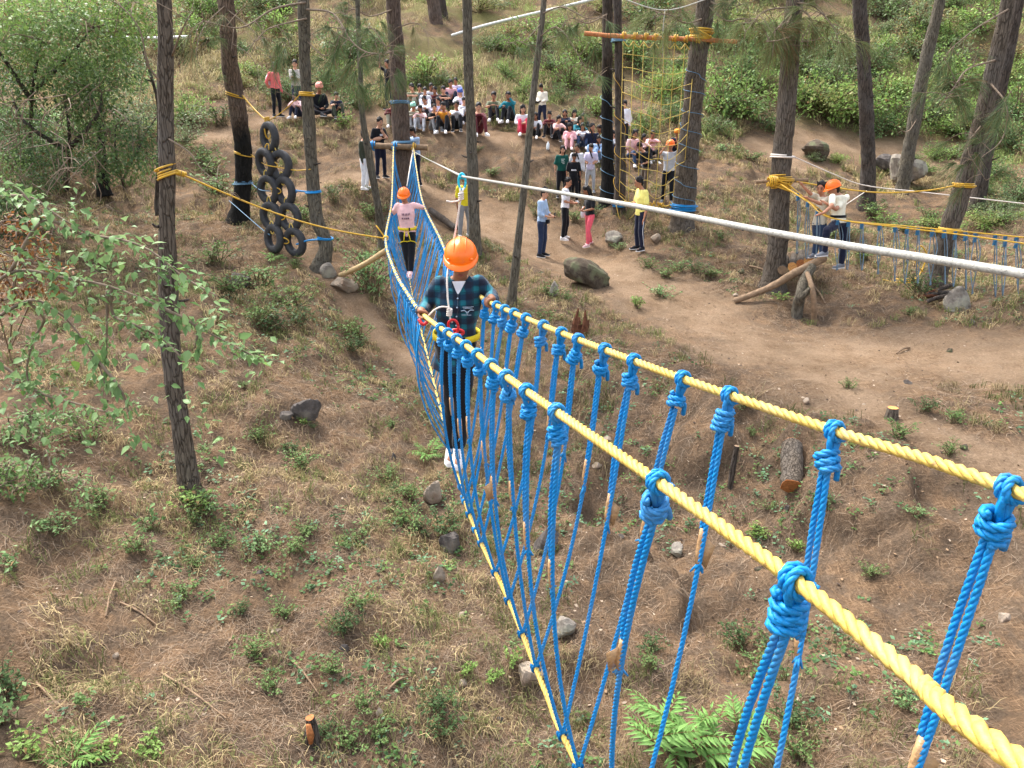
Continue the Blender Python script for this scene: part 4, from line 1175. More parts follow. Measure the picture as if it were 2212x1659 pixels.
mb = MB(); lash_coil(mb, W(971, 674, 4.72), [0.1, 0, 1], 0.008, 0.006, 4.5, 0.0115, 6, True)
tube(mb, [W(971, 682, 4.72), W(974, 692, 4.71), W(977, 697, 4.71)], 0.006, 6); obj('knot', mb, WHITE2, TE)
mb = MB(); tube(mb, spline([W(970, 664, 4.72), W(953, 663, 4.70), W(938, 670, 4.70), W(926, 682, 4.71)], 6), 0.0055, 6); obj('tail', mb, WHITE2, TE)

# ------------------------------------------------------------------ yellow guy line from the left pine to the bridge
p, r = trunk_at('left', 372)
t = thing('guy_rope', 'taut yellow rope tied to the left foreground pine and pulling the bridge sideways', 'rope', p)
e = at_y(NEAR_C, 10.4)
st = p + np.array([r + .03, -.02, 0.0]); 
mb = MB(); P = resample([st, e], n=30); P[:, 2] -= 0.12 * np.sin(np.linspace(0, math.pi, 30)); tube(mb, P, 0.0095, 6); obj('line', mb, YELLOW2, t)
mb = MB(); lash_coil(mb, p + [0, 0, .0], norm([-.3, 0, 1]), r + 0.004, 0.011, 4, 0.026, 6, False, n=16); obj('coil', mb, YELLOW2, t)
mb = MB(); lash_coil(mb, st + (e - st) * 0.012, e - st, 0.009, 0.011, 5, 0.02, 6); obj('knot', mb, YELLOW2, t)
mb = MB(); lash_coil(mb, e, [0, 1, .1], 0.016, 0.012, 3, 0.022, 6); tube(mb, [e, e + [-.08, .05, .1], e + [-.13, .05, .17]], 0.010, 5); obj('knot', mb, YELLOW2, t)

# ------------------------------------------------------------------ hanging tyres
def tyre_mesh():
    mb = MB(); R, r = 0.228, 0.080; k, n = 12, 48
    prof = []
    for j in range(k):
        a = 2 * math.pi * j / k
        x = 0.072 * np.sign(math.sin(a)) * abs(math.sin(a)) ** 0.75
        rr = R + r * np.sign(math.cos(a)) * abs(math.cos(a)) ** 0.8
        prof.append((x, rr))
    prof[6] = (prof[6][0], R - 0.035)        # open bead side
    V = []
    for i in range(n):
        a = 2 * math.pi * i / n
        for j, (x, rr) in enumerate(prof):
            tr = rr - (0.006 if (i % 2 and j in (11, 0, 1)) else 0)
            V.append((tr * math.cos(a), x, tr * math.sin(a)))
    f = []
    for i in range(n):
        for j in range(k):
            f.append((i * k + j, i * k + (j + 1) % k, ((i + 1) % n) * k + (j + 1) % k, ((i + 1) % n) * k + j))
    mb.add(V, f); return mb
RUB = simple('tyre_rubber', srgb(58, 58, 60), 0.65, 0.25, 12, 0.2, 60)
tm = tyre_mesh(); TYRE = mesh_from('tyre', tm.arr(), tm.f, [RUB], smooth=True)
TY = [(582, 296, 16.2, -44, 'top tyre of the hanging stack just below the yellow knot'), (573, 352, 16.15, -40, 'left tyre of the second row in the hanging stack'), (606, 357, 16.0, -33, 'right tyre of the second row in the hanging stack'),
      (580, 410, 16.1, -33, 'left tyre of the middle row, crossed by a thin blue cord'), (616, 413, 15.9, -33, 'right tyre of the middle row, tied with thick blue rope'), (586, 467, 16.0, -34, 'left tyre of the fourth row, behind the long yellow line'),
      (626, 469, 15.8, -33, 'right tyre of the fourth row, behind the long yellow line'), (592, 515, 15.9, -36, 'left tyre of the lowest row, tied by pale cord'), (637, 523, 15.7, -34, 'right tyre of the lowest row, tied with blue rope to the slender pine')]
TYC = []
for i, (u, v, Y, yaw, lab) in enumerate(TY):
    p = W(u, v, Y); TYC.append(p)
    o = put('tyre', TYRE, None, p); o.rotation_euler = (math.radians(6 * math.sin(i * 2)), math.radians(20 * i), math.radians(yaw + 90 if False else yaw))
    set_tags(o, lab, 'tyre', 'hanging tyres')
def loop_between(name, label, a, b, mat, r=0.012, w=0.07, turns=1, cat='rope', group=None):
    """closed rope loop tying two neighbouring tyres"""
    a = np.asarray(a); b = np.asarray(b); m = (a + b) / 2; d = (b - a) / 2; u = norm(d); L = np.linalg.norm(d)
    s = norm(np.cross(u, [0.5, 0.8, 0.1]))
    t = np.linspace(0, 2 * math.pi, 22)
    P = m + np.cos(t)[:, None] * u * L + np.sin(t)[:, None] * s * w
    mb = MB(); tube(mb, P, r, 6)
    o = obj(name, mb, mat, None, loc=m); set_tags(o, label, cat, group); return o
pairs = [(0, 1), (0, 2), (1, 2), (1, 3), (2, 4), (3, 4), (3, 5), (4, 6), (5, 6), (5, 7), (6, 8), (7, 8)]
nm = ['top', 'second row left', 'second row right', 'middle row left', 'middle row right', 'fourth row left', 'fourth row right', 'lowest left', 'lowest right']
for a, b in pairs:
    A, B = TYC[a], TYC[b]; d = B - A
    m = (A + B) / 2; dn = norm(d)
    loop_between('rope_loop', 'short yellow rope loop tying the %s tyre to the %s tyre' % (nm[a], nm[b]), m - dn * 0.13 + [0, -.05, 0], m + dn * 0.13 + [0, -.05, 0], YELLOW2 if (a + b) % 2 else YELLOW, 0.012, 0.06, group='rope loops between the tyres')
def line(name, label, pts, r, mat, cat='rope', group=None, sag=0.0, coils=(), world=True, n=24):
    P = np.array(pts) if world else np.array([W(*p) for p in pts])
    S = resample(spline(P, 8) if len(P) > 2 else P, n=n)
    if sag: S[:, 2] -= sag * np.sin(np.linspace(0, math.pi, n))
    if not coils:
        mb = MB(); tube(mb, S, r, 6); o = obj(name, mb, mat, None, loc=P[0]); set_tags(o, label, cat, group); return o
    t = thing(name, label, cat, P[0], group)
    mb = MB(); tube(mb, S, r, 6); obj('line', mb, mat, t)
    for c in coils:
        mb = MB(); lash_coil(mb, *c); obj('coil', mb, mat, t)
    return t
# yellow suspension from both trees to the top tyre
bp_, br_ = trunk_at('burnt', 205); kp = W(577, 262, 16.3)
line('suspension_rope', 'yellow rope from the burnt pine down to the knot over the top tyre', [bp_ + [br_, -.05, 0], kp], 0.018, YELLOW2, coils=[(bp_, [0.35, 0, 1], br_ + .01, 0.013, 1.6, 0.04, 6)], sag=0.03)
tp_, tr_ = trunk_at('tyre_right', 205)
line('suspension_rope', 'thin yellow rope from the top tyre knot up to the slender pine', [kp, tp_ + [-tr_, -.02, 0]], 0.010, YELLOW2, coils=[(tp_, [0.1, 0, 1], tr_ + .01, 0.013, 3, 0.028, 6)], sag=0.05)
t = thing('rope_knot', 'bulky yellow knot holding the top tyre', 'rope knot', kp)
mb = MB(); lash_coil(mb, kp, [0, 0.1, 1], 0.03, 0.016, 5, 0.032, 6, True); obj('coil', mb, YELLOW2, t)
mb = MB(); a = np.linspace(0, 6.283, 20); c = W(578, 282, 16.3); tube(mb, np.stack([c[0] + .03 * np.cos(a), c[1] + .09 * np.cos(a), c[2] + .16 * np.sin(a)], 1), 0.014, 6); obj('loop', mb, YELLOW2, t)
b2, r2 = trunk_at('burnt', 332); t2, tr2 = trunk_at('tyre_right', 362)
line('tie_rope', 'yellow cord from the burnt pine through the second row of tyres to the slender pine', [b2 + [r2, -.05, 0], W(572, 355, 16.05), W(606, 362, 15.9), W(640, 368, 15.8), t2 + [0, -tr2 - .01, 0]], 0.011, YELLOW2, coils=[(b2, [0.3, 0, 1], r2 + .005, 0.012, 1.5, .03, 6)])
b3, r3 = trunk_at('burnt', 393); t3, tr3 = trunk_at('tyre_right', 413)
line('tie_rope', 'blue cord from the burnt pine to the left middle tyre', [b3 + [r3, -.05, 0], W(562, 410, 16.0), W(586, 413, 15.95)], 0.010, PALEBLUE, coils=[(b3, [0, 0, 1], r3 + .005, 0.010, 3, .025, 6)])
line('tie_rope', 'thick blue rope from the right middle tyre to the slender pine', [W(622, 413, 15.8), W(640, 412, 15.75), t3 + [0, -tr3 - .01, 0]], 0.016, BLUE, coils=[(t3, [0, 0, 1], tr3 + .005, 0.014, 2, .03, 6), (W(634, 413, 15.78), [1, 0, 0], 0.016, 0.012, 5, .03, 6)])
b4, r4 = trunk_at('burnt', 440); t4, tr4 = trunk_at('tyre_right', 516)
line('tie_rope', 'two pale cords stretched from the burnt pine foot to the lowest left tyre', [b4 + [-r4, -.1, .1], W(560, 490, 16.4), W(583, 508, 15.85)], 0.008, PALEBLUE)
line('tie_rope', 'blue rope from the lowest right tyre round the foot of the slender pine', [W(640, 528, 15.6), W(668, 519, 15.5), t4 + [tr4, -tr4, 0]], 0.018, BLUE, coils=[(t4, [0.2, 0, 1], tr4 + .004, 0.014, 2, .03, 6)])

# ------------------------------------------------------------------ climbing net
pe0 = W(1262, 72, 18.7); pe1 = W(1592, 90, 18.2)
log('pole', 'reddish pole across two pines carrying the yellow climbing net', [pe0, pe0 * .75 + pe1 * .25 + [0, 0, -.02], pe0 * .25 + pe1 * .75 - [0, 0, .0], pe1], [9, 9, 9, 8], REDPOLE, PALEWOOD, cat='pole', world=True)
na, nr = trunk_at('net_front', 80)
t = thing('rope_lashing', 'blue rope lashing of the net pole on the slim dark pine', 'rope lashing', na)
mb = MB(); lash_coil(mb, na, [0, 0, 1], nr + .03, 0.018, 5, 0.032, 6); obj('coil', mb, PALEBLUE, t)
na, nr = trunk_at('net_right', 74)
t = thing('rope_lashing', 'yellow rope lashing of the net pole on the stout leaning pine', 'rope lashing', na)
mb = MB(); lash_coil(mb, na, [0.1, 0, 1], nr + .03, 0.02, 6, 0.036, 6); obj('coil', mb, YELLOW2, t)
mb = MB(); lash_coil(mb, na + [0.02, 0, -.02], [0.5, 0, 1], nr + .05, 0.018, 3, 0.04, 6); obj('coil', mb, YELLOW2, t)
NET = thing('climbing_net', 'sagging yellow rope climbing net between the slim dark pine and the blue wound pine', 'climbing net', (pe0 + pe1) / 2)
ncol, nrow = 8, 13
def netp(i, j):
    a = i / (ncol - 1); b = j / (nrow - 1)
    u = 1346 + (1502 - 1346) * a - b * (8 + 22 * a)
    v = 88 + 8 * a + (425 - 88) * b + 46 * math.sin(math.pi * a ** 1.3) * min(1, b * 1.6) * (1 - 0.55 * b) + 6 * math.sin(i * 2.3 + j) * b
    Y = 18.55 - 0.5 * math.sin(math.pi * b) + 0.15 * math.sin(i + j * .7)
    return W(u, v, Y)
for i in range(ncol):
    mb = MB(); tube(mb, spline([netp(i, j) for j in range(nrow)], 3), 0.0070, 5); obj('net_cord', mb, NETY, NET)
for j in range(1, nrow):
    mb = MB(); tube(mb, spline([netp(i, j) for i in range(ncol)], 3), 0.0070, 5); obj('net_cord', mb, NETY, NET)
for i in range(ncol):
    pp = pe0 + (pe1 - pe0) * ((netp(i, 0)[0] - pe0[0]) / (pe1[0] - pe0[0]))
    mb = MB(); lash_coil(mb, pp, pe1 - pe0, 0.055, 0.013, 3, 0.034, 5); obj('pole_tie', mb, YELLOW2, NET)
    if i < ncol - 1:
        mb = MB(); m_ = (netp(i, 0) + netp(i + 1, 0)) / 2 + [0, -.06, -.12]; tube(mb, spline([netp(i, 0), m_, netp(i + 1, 0)], 5), 0.012, 5); obj('net_cord', mb, NETY, NET)
mb = MB(); rngn = np.random.default_rng(1)
P = []
for i in range(60):
    a = i / 59; q = W(1338 + 130 * a, 437 + 5 * a, 18.6 - .1 * a); P.append(q + rngn.normal(0, .045, 3))
tube(mb, spline(P, 2), 0.013, 5); obj('gathered_hem', mb, YELLOW2, NET)
def spiral(label, key, v0, v1, turns, mat, r=0.0065):
    PPs = []; n = int(turns * 14)
    for i in range(n + 1):
        p, rr = trunk_at(key, v0 + (v1 - v0) * i / n)
        z0 = trunk_at(key, v0)[0]; z1 = trunk_at(key, v1)[0]
        p = z0 + (z1 - z0) * i / n; tr = TREES[key]; jj = int(np.argmin(np.abs(tr[3][:, 2] - p[2]))); p = tr[3][jj] + np.array([0, 0, p[2] - tr[3][jj][2]]); rr = tr[4][jj]
        a = (i / n + .012 * math.sin(i * .31) + .006 * math.sin(i * .83)) * turns * 2 * math.pi
        PPs.append(p + np.array([math.cos(a), math.sin(a), 0]) * (rr * 1.10 + r))
    mb = MB(); tube(mb, PPs, r, 5); o = obj('wound_cord', mb, mat, None, loc=PPs[0]); set_tags(o, label, 'rope'); return o
spiral('blue cord wound in a spiral up the stout pine at the right of the net', 'net_right', 130, 440, 8, PALEBLUE)
spiral('blue cord wound round the blackened pine at the left of the net', 'net_left', 190, 425, 6, PALEBLUE)
spiral('yellow cord wound round the slim dark pine in front of the net', 'net_front', 130, 430, 4, YELLOW2, .006)
for key, v, lab, mat, r, nturn in [('net_right', 447, 'thick blue rope band round the foot of the stout net pine', BLUE, .014, 5), ('net_front', 440, 'blue rope band round the foot of the slim dark pine', BLUE, .012, 4), ('platform', 336, 'white rope band round the platform pine above the yellow wrapping', WHITE2, .018, 1.5),
                                   ('right_near', 400, 'yellow rope band round the leaning pine at right', YELLOW2, .014, 3), ('right_near', 497, 'yellow rope wrap round the leaning pine level with the second bridge', YELLOW2, .02, 2)]:
    p, rr = trunk_at(key, v)
    mb = MB(); lash_coil(mb, p, [0.06, 0, 1], rr * 1.05, r, nturn, r * 2.1, 6, n=14); o = obj('rope_band', mb, mat, None, loc=p); set_tags(o, lab, 'rope')
q1, _ = trunk_at('net_front', 470)
line('rope', 'slack yellow rope looped at the foot of the slim dark net pine', [q1 + [-.12, -.25, .35], q1 + [.0, -.3, .0], q1 + [.25, -.3, .05], q1 + [.42, -.3, .3]], 0.010, YELLOW)
# wire above the net
line('wire', 'grey wire in a wide V above the climbing net', [W(1330, -8, 18.3), W(1436, 22, 18.3), W(1545, -8, 18.3)], 0.012, simple('wire_grey', srgb(190, 186, 176), 0.6, 0.1))
bpy.data.objects['wire'].data.name = 'wire'
line('wire', 'thin doubled wire hanging from the V of the wire behind the net pole', [W(1436, 22, 18.3), W(1432, 75, 18.3), W(1433, 160, 18.3)], 0.008, MATS['wire_grey'])

# ------------------------------------------------------------------ log platform and second bridge on the right
LP = [(1690, 583, 15.0), (1712, 577, 14.9), (1730, 570, 14.85), (1746, 563, 14.8)]
for i, (u, v, Y) in enumerate(LP):
    a = W(u, v, Y); b = a + np.array([0.42, 1.1, 0.02])
    log('platform_log', ['dark platform log nearest the pine, cut end showing', 'platform log with a bright yellow cut end', 'platform log with an orange cut end', 'outermost platform log under the white shoes'][i], [a, (a + b) / 2, b], [20, 19, 17], BARK_BROWN, [OLDWOOD, CUT, CUT_ORANGE, CUT][i], cat='log', group='logs of the platform', world=True)
log('plank', 'thin split plank lying on the platform logs', [W(1674, 578, 14.7), W(1705, 566, 14.75), W(1768, 552, 14.9)], [5, 6, 5], PALEWOOD, CUT, cat='plank')
log('pole', 'long weathered pole slanting from the ground up under the log platform', [gp(1586, 655, .04), W(1660, 622, 14.4), W(1720, 588, 14.3), W(1782, 557, 14.4)], [13, 15, 18, 16], OLDWOOD, OLDWOOD, cat='pole', world=True)
fb = gp(1721, 682)
t = thing('forked_post', 'stout forked trunk post carrying the log platform', 'post', fb)
mb = MB(); tube(mb, spline([fb - [0, 0, .15], fb + [0, 0, .2], W(1729, 640, 13.9), W(1735, 610, 14.1), W(1755, 575, 14.3)], 5), np.linspace(.115, .085, 21), 10)
tube(mb, spline([W(1728, 645, 13.85), W(1742, 632, 13.8), W(1752, 622, 13.75)], 5), np.linspace(.06, .045, 11), 8); obj('fork', mb, BARK_GREY, t)
log('prop', 'thin curved prop standing beside the forked platform post', [gp(1760, 697, -.1), W(1758, 650, 13.7), W(1752, 615, 13.8), W(1744, 590, 14.1)], [13, 12, 11, 10], OLDWOOD, OLDWOOD, cat='prop', world=True)
yp, yr = trunk_at('platform', 393)
t = thing('rope_lashing', 'thick tangle of yellow rope wrapped round the platform pine', 'rope lashing', yp)
for i, (ax, z) in enumerate([([.2, 0, 1], .03), ([-.25, 0, 1], 0), ([0, .1, 1], .08), ([.35, 0, 1], -.06)]):
    mb = MB(); lash_coil(mb, yp + [0, 0, z], ax, yr * 1.08 + .006 * i, .013, 3.5, .032, 6, n=14); obj('coil', mb, YELLOW2, t)
e0 = W(1632, 393, 15.2); e1 = W(1745, 389, 15.2)
log('pole', 'short cross pole lashed with yellow rope to the platform pine', [e0, (e0 + e1) / 2, e1], [8, 9, 8], OLDWOOD, OLDWOOD, cat='pole', world=True)
mb = MB(); lash_coil(mb, W(1668, 392, 15.1), e1 - e0, .075, .014, 5, .035, 5); obj('coil', mb, YELLOW2, t)

B2 = thing('rope_bridge', 'second rope bridge of yellow lines and hanging blue stirrups on the right slope', 'rope bridge', W(1806, 475, 14.6))
LA = spline([W(1700, 396, 15.1), W(1760, 445, 14.7), W(1812, 474, 14.5), W(1950, 488, 14.2), W(2059, 498, 13.9), W(2212, 513, 13.3), W(2420, 535, 12.6)], 10)
LB = spline([W(1686, 398, 15.0), W(1745, 436, 14.4), W(1796, 471, 14.0), W(1950, 492, 13.5), W(2059, 505, 13.2), W(2212, 526, 12.6), W(2420, 556, 11.9)], 10)
for LL in (LA, LB):
    mb = MB(); tube(mb, LL, 0.014, 6); obj('hand_rope', mb, YELLOW2, B2)
# columns where the stirrups hang, with the height of their lowest point
for i, (u, vb) in enumerate([(1724, 545), (1745, 552), (1766, 560), (1810, 580), (1833, 584), (1862, 587), (1900, 592), (1934, 602), (1960, 604), (1983, 607), (2014, 616), (2040, 618), (2064, 621), (2086, 622), (2107, 627), (2150, 634), (2172, 636), (2196, 643), (2240, 650), (2290, 656)]):
    def onl(LL):
        uu = CX + F * LL[:, 0] / (LL[:, 1] * CP - LL[:, 2] * SP); return np.array([np.interp(u, uu, LL[:, k]) for k in range(3)])
    a, b = onl(LA), onl(LB); m = (a + b) / 2
    bot = W(u - 2, vb, m[1])
    st = MB()
    wv = np.array([.05 * math.sin(i * 1.7), 0, .05 * math.cos(i * 2.9)]); bot = bot + np.array([.05 * math.sin(i * 3.1), 0, .05 * math.sin(i * 5.3)])
    tube(st, spline([a, a * .5 + bot * .5 + wv, bot + [0.02, .03, .02], bot + [0, 0, 0], bot + [-.03, -.03, .02], b * .5 + bot * .5 - wv, b], 4), 0.0085, 5)
    tube(st, spline([a + [.03, 0, 0], a * .6 + bot * .4 + [.05, 0, 0] - wv, a * .35 + bot * .65 + [.01, 0, 0]], 4), 0.0085, 5)
    o = obj('stirrup', st, GREYBLUE, B2)
    kn = MB(); lash_coil(kn, a + [0, 0, -.05], [0, 0, 1], .012, .011, 4, .022, 5, n=8); obj('knot', kn, TEALB, o); kn = MB(); lash_coil(kn, b + [0, 0, -.05], [0, 0, 1], .012, .011, 4, .022, 5, n=8); obj('knot', kn, TEALB, o)
rn, rr = trunk_at('right_near', 400)
line('guy_rope', 'yellow guy rope from the platform pine to the leaning pine at right', [yp + [yr, -.1, .05], W(1800, 405, 15.0), W(1900, 416, 14.8), W(2000, 412, 14.7), rn + [-rr, -.05, 0]], 0.014, YELLOW2, n=40)
line('guy_rope', 'thin white line from the platform pine passing the tall pine to the right edge', [trunk_at('platform', 336)[0] + [yr, -.1, 0], W(1800, 376, 15.6), W(1870, 401, 16.2), W(2000, 416, 16.5), W(2212, 440, 16.5), W(2400, 462, 16.5)], 0.011, WHITE2, n=40)
line('guy_rope', 'pale line from the helmeted man up to the tall straight pine', [W(1812, 452, 14.3), W(1845, 430, 17), W(1872, 412, 20.7)], 0.010, WHITE2)
c = G(1945, 610)
line('rope', 'loose coil of yellow rope lying left of the leaning pine root', [c + [-.35, 0, .05], c + [-.2, -.15, .03], c + [.1, -.2, .03], c + [.25, .05, .04], c + [.05, .15, .04], c + [-.1, .0, .06], c + [.2, -.1, .06], c + [.45, .1, .25], c + [.5, .15, .55], c + [.35, .2, .7], c + [.3, .15, .4], c + [.45, .05, .2]], 0.013, YELLOW2, n=70)
# pipes on the upper slope
PIPE = simple('white_pipe', srgb(206, 204, 198), 0.5, 0.1, 10)
line('water_pipe', 'pale water pipe slanting up the slope behind the grey green pine', [W(975, 77, 31.5), W(1060, 52, 31.5), W(1245, 8, 31.5), W(1290, -4, 31.5)], 0.055, PIPE, cat='pipe')
line('water_pipe', 'short length of white pipe on the slope behind the left foreground pine', [W(238, 80, 29.5), W(330, 82, 29.5), W(412, 79, 29.5)], 0.05, PIPE, cat='pipe')
# ------------------------------------------------------------------ people
SKIN = [simple('skin_a', srgb(176, 124, 96), 0.6, 0.06, 20, spec=0.35), simple('skin_b', srgb(150, 102, 76), 0.6, 0.06, 20, spec=0.35), simple('skin_c', srgb(198, 148, 120), 0.6, 0.06, 20, spec=0.35)]
HAIR = simple('hair_black', srgb(24, 20, 20), 0.6, 0.3, 60, 0.4, 90, spec=0.3)
EYE = simple('eye_dark', srgb(28, 20, 18), 0.3, 0.0, 10, spec=0.5)
ORANGE = simple('helmet_orange', srgb(255, 116, 12), 0.35, 0.05, 12, spec=0.5)
PALETTE = DB(coral=(226, 108, 112), sweat=(186, 180, 172), palepink=(232, 190, 188), black=(24, 25, 30), navy=(30, 34, 54), dark=(38, 36, 40), white=(226, 226, 232), cream=(220, 212, 196), maroon=(92, 36, 42), olive=(112, 116, 92),
             bluegrey=(158, 182, 212), pink=(232, 176, 180), lav=(206, 198, 222), green=(20, 78, 70), teal=(24, 108, 122), red=(206, 60, 84), jeans=(54, 70, 98), lightjeans=(134, 164, 202), grey=(140, 140, 142), lgrey=(182, 184, 190),
             yellow=(240, 230, 130), brightyellow=(226, 206, 44), orange=(220, 146, 50), mint=(150, 206, 190), beige=(206, 196, 176), offwhite=(232, 226, 204), brown=(92, 78, 66), darkgreen=(58, 62, 50), denim=(40, 52, 78), rosepants=(222, 92, 108), mustard=(170, 150, 80), tealgrey=(70, 110, 112), khaki=(150, 146, 128))

def person_parts(t, J, s, skin, top, bottom, sleeve='short', hair='short', shoes='white', vox=0.026, fingers=False, helmet=False, turban=None, face=True, extra=None, dress=False, it=3, hem=None):
    """one continuous body plus clothing, hair and shoes; J: joints in world space, s: scale (height / 1.65)"""
    L, Fw = J['left'], J['fwd']
    up = norm(J['neck'] - J['pelvis'])
    body = MB()
    tl = norm(J['shl'] - J['shr']); tf = norm(np.cross(tl, up)) * 1.0
    if np.dot(tf, Fw) < 0: tf = -tf
    sw = np.linalg.norm(J['shl'] - J['shr']) / 2
    P = [J['pelvis'] - up * .07 * s, J['pelvis'], J['waist'], J['chest'], (J['shl'] + J['shr']) / 2, J['neck'] + up * 0.0]
    A = [.105 * s, .155 * s, .13 * s, .155 * s, sw * 0.95, .05 * s]
    Bq = [.08 * s, .105 * s, .09 * s, .105 * s, .075 * s, .05 * s]
    Ls = [J['hl'] - J['hr'], J['hl'] - J['hr'], tl, tl, tl, tl]
    Ls = np.array([norm(x) for x in Ls]); Fs = np.array([norm(np.cross(x, up)) for x in Ls])
    def torso(mb, add, top_only=False, bot_only=False):
        idx = range(6)
        if top_only: idx = [1, 2, 3, 4, 5]
        if bot_only: idx = [0, 1, 2]
        ii = list(idx)
        PP, AA, BB = [P[i] for i in ii], [A[i] + add for i in ii], [Bq[i] + add for i in ii]
        if top_only:
            PP[0] = J['pelvis'] - up * (hem if hem is not None else .03) * s
            PP[-1] = PP[-1] - up * .01 * s; AA[-1] = .062 * s; BB[-1] = .060 * s
        if bot_only:
            PP[-1] = J['pelvis'] * 0.45 + J['waist'] * 0.55
        # finer rings
        S = spline(PP, 4); t_ = np.linspace(0, len(PP) - 1, len(S))
        a_ = np.interp(t_, range(len(PP)), AA); b_ = np.interp(t_, range(len(PP)), BB)
        l_ = np.stack([np.interp(t_, range(len(PP)), Ls[ii][:, k]) for k in range(3)], 1); f_ = np.stack([np.interp(t_, range(len(PP)), Fs[ii][:, k]) for k in range(3)], 1)
        loft(mb, S, a_, b_, l_, f_, 14)
    torso(body, 0)
    hd = J['head']; hup = J['hup']; hf = J['hfwd']; hl = np.cross(hup, hf) * -1.0
    hl = norm(hl); 
    r = .098 * s
    capsule(body, J['neck'] - up * .03 * s, hd - hup * .05 * s, .052 * s, .05 * s, 10)
    ellipsoid(body, hd + hup * .02 * s, np.array([hl * .076 * s, hf * .094 * s, hup * .108 * s]), 16, 12)
    ellipsoid(body, hd - hup * .055 * s + hf * .022 * s, np.array([hl * .056 * s, hf * .066 * s, hup * .062 * s]), 12, 8)
    if face:
        capsule(body, hd + hf * .088 * s + hup * .0 * s, hd + hf * .108 * s - hup * .026 * s, .012 * s, .016 * s, 8)
        for q in (1, -1): ellipsoid(body, hd + hl * q * .08 * s - hup * .005 * s, np.array([hl * .014 * s, hf * .022 * s, hup * .03 * s]), 8, 6)
    for q in ('l', 'r'):
        capsule(body, J['sh' + q], J['el' + q], .048 * s, .038 * s); capsule(body, J['el' + q], J['wr' + q], .038 * s, .026 * s)
        w, h = J['wr' + q], J['hand' + q]
        dh = norm(h - w)
        hand_len = .17 * s
        if not fingers:
            pc = w + dh * .05 * s
            sd = norm(np.cross(dh, Fw + 0.01)); 
            ellipsoid(body, pc, np.array([sd * .034 * s, np.cross(dh, sd) * .02 * s, dh * .055 * s]), 10, 6)
            capsule(body, pc + dh * .03 * s, pc + dh * .095 * s + np.array([0, 0, -.012 * s]), .023 * s, .014 * s, 8)
            capsule(body, w + dh * .03 * s, w + dh * .07 * s + sd * .045 * s, .015 * s, .011 * s, 6)
        capsule(body, J['h' + q], J['kn' + q], .078 * s, .054 * s, 12); capsule(body, J['kn' + q], J['an' + q], .05 * s, .036 * s, 12)
        capsule(body, J['an' + q] - J['fd' + q] * .03 * s, J['an' + q] + J['fd' + q] * .13 * s - np.array([0, 0, .03 * s]), .036 * s, .03 * s, 8)
    org = ORIGIN[t.name]
    def emit(name, mb, mat, v=vox, itn=it, wr=0.0, parent=None):
        V, Fc = voxel(mb, v, itn)
        if wr:
            n = fbm(V[:, 0] * 16 / s, V[:, 1] * 16 / s, V[:, 2] * 9 / s, 3, seed=int(abs(org[0] * 100)) % 97)
            c = V.mean(0)
            V[:, :2] += (V[:, :2] - c[:2]) * (n * wr)[:, None]
        me = mesh_from(name, V - org, Fc, [mat])
        po = put(name, me, parent or t); ORIGIN[po.name] = org
        return po
    b = emit('body', body, skin)
    if fingers:
        for q in ('l', 'r'):
            J['handfn'](q, b)
    sh = MB(); torso(sh, .014 * s, top_only=True)
    for q in ('l', 'r'):
        a_, e_, w_ = J['sh' + q], J['el' + q], J['wr' + q]
        if sleeve == 'short':
            capsule(sh, a_, a_ + (e_ - a_) * .78, .058 * s, .060 * s)
        elif sleeve == 'rolled':
            capsule(sh, a_, e_, .060 * s, .056 * s); capsule(sh, e_, e_ + (w_ - e_) * .3, .056 * s, .052 * s)
        elif sleeve == 'long':
            capsule(sh, a_, e_, .060 * s, .054 * s); capsule(sh, e_, e_ + (w_ - e_) * .95, .054 * s, .042 * s)
    if dress:
        loft(sh, [J['waist'], J['pelvis'], J['pelvis'] * .5 + (J['knl'] + J['knr']) * .25, (J['knl'] + J['knr']) / 2], [.15 * s, .19 * s, .21 * s, .2 * s], [.12 * s, .16 * s, .18 * s, .16 * s], L, norm(np.cross(L, [0, 0, 1])), 12)
    so = emit('shirt' if not dress else 'dress', sh, top, wr=0.05)
    tr = MB(); torso(tr, .012 * s, bot_only=True)
    for q in ('l', 'r'):
        capsule(tr, J['h' + q], J['kn' + q], .092 * s, .068 * s, 12); capsule(tr, J['kn' + q], J['an' + q] + (J['kn' + q] - J['an' + q]) * .12, .068 * s, .056 * s, 12)
    to = emit('trousers', tr, bottom, wr=0.05)
    SHM = {'white': cloth('shoe_white', (226, 222, 220)), 'black': cloth('shoe_black', (28, 28, 32)), 'pink': cloth('shoe_pink', (232, 190, 190)), 'grey': cloth('shoe_grey', (120, 124, 132))}
    for q in ('l', 'r'):
        fm = MB(); an, fd = J['an' + q], norm(J['fd' + q]); sd = norm(np.cross(fd, [0, 0, 1])); u2 = np.cross(sd, fd)
        C = [an - fd * .065 * s - u2 * .012 * s, an - fd * .03 * s, an + fd * .05 * s - u2 * .016 * s, an + fd * .13 * s - u2 * .034 * s, an + fd * .175 * s - u2 * .04 * s]
        loft(fm, C, [.026 * s, .038 * s, .042 * s, .046 * s, .022 * s], [.04 * s, .055 * s, .044 * s, .028 * s, .02 * s], sd, u2, 10)
        fo = obj('shoe', fm, SHM[shoes], t)
        sm_ = MB(); C2 = [c - u2 * .045 * s for c in C[:1]] + [an - fd * .03 * s - u2 * .055 * s, an + fd * .05 * s - u2 * .057 * s, an + fd * .13 * s - u2 * .06 * s, an + fd * .178 * s - u2 * .056 * s]
        loft(sm_, C2, [.028 * s, .04 * s, .044 * s, .048 * s, .024 * s], [.012 * s] * 5, sd, u2, 8); obj('sole', sm_, SHM['white'], fo)
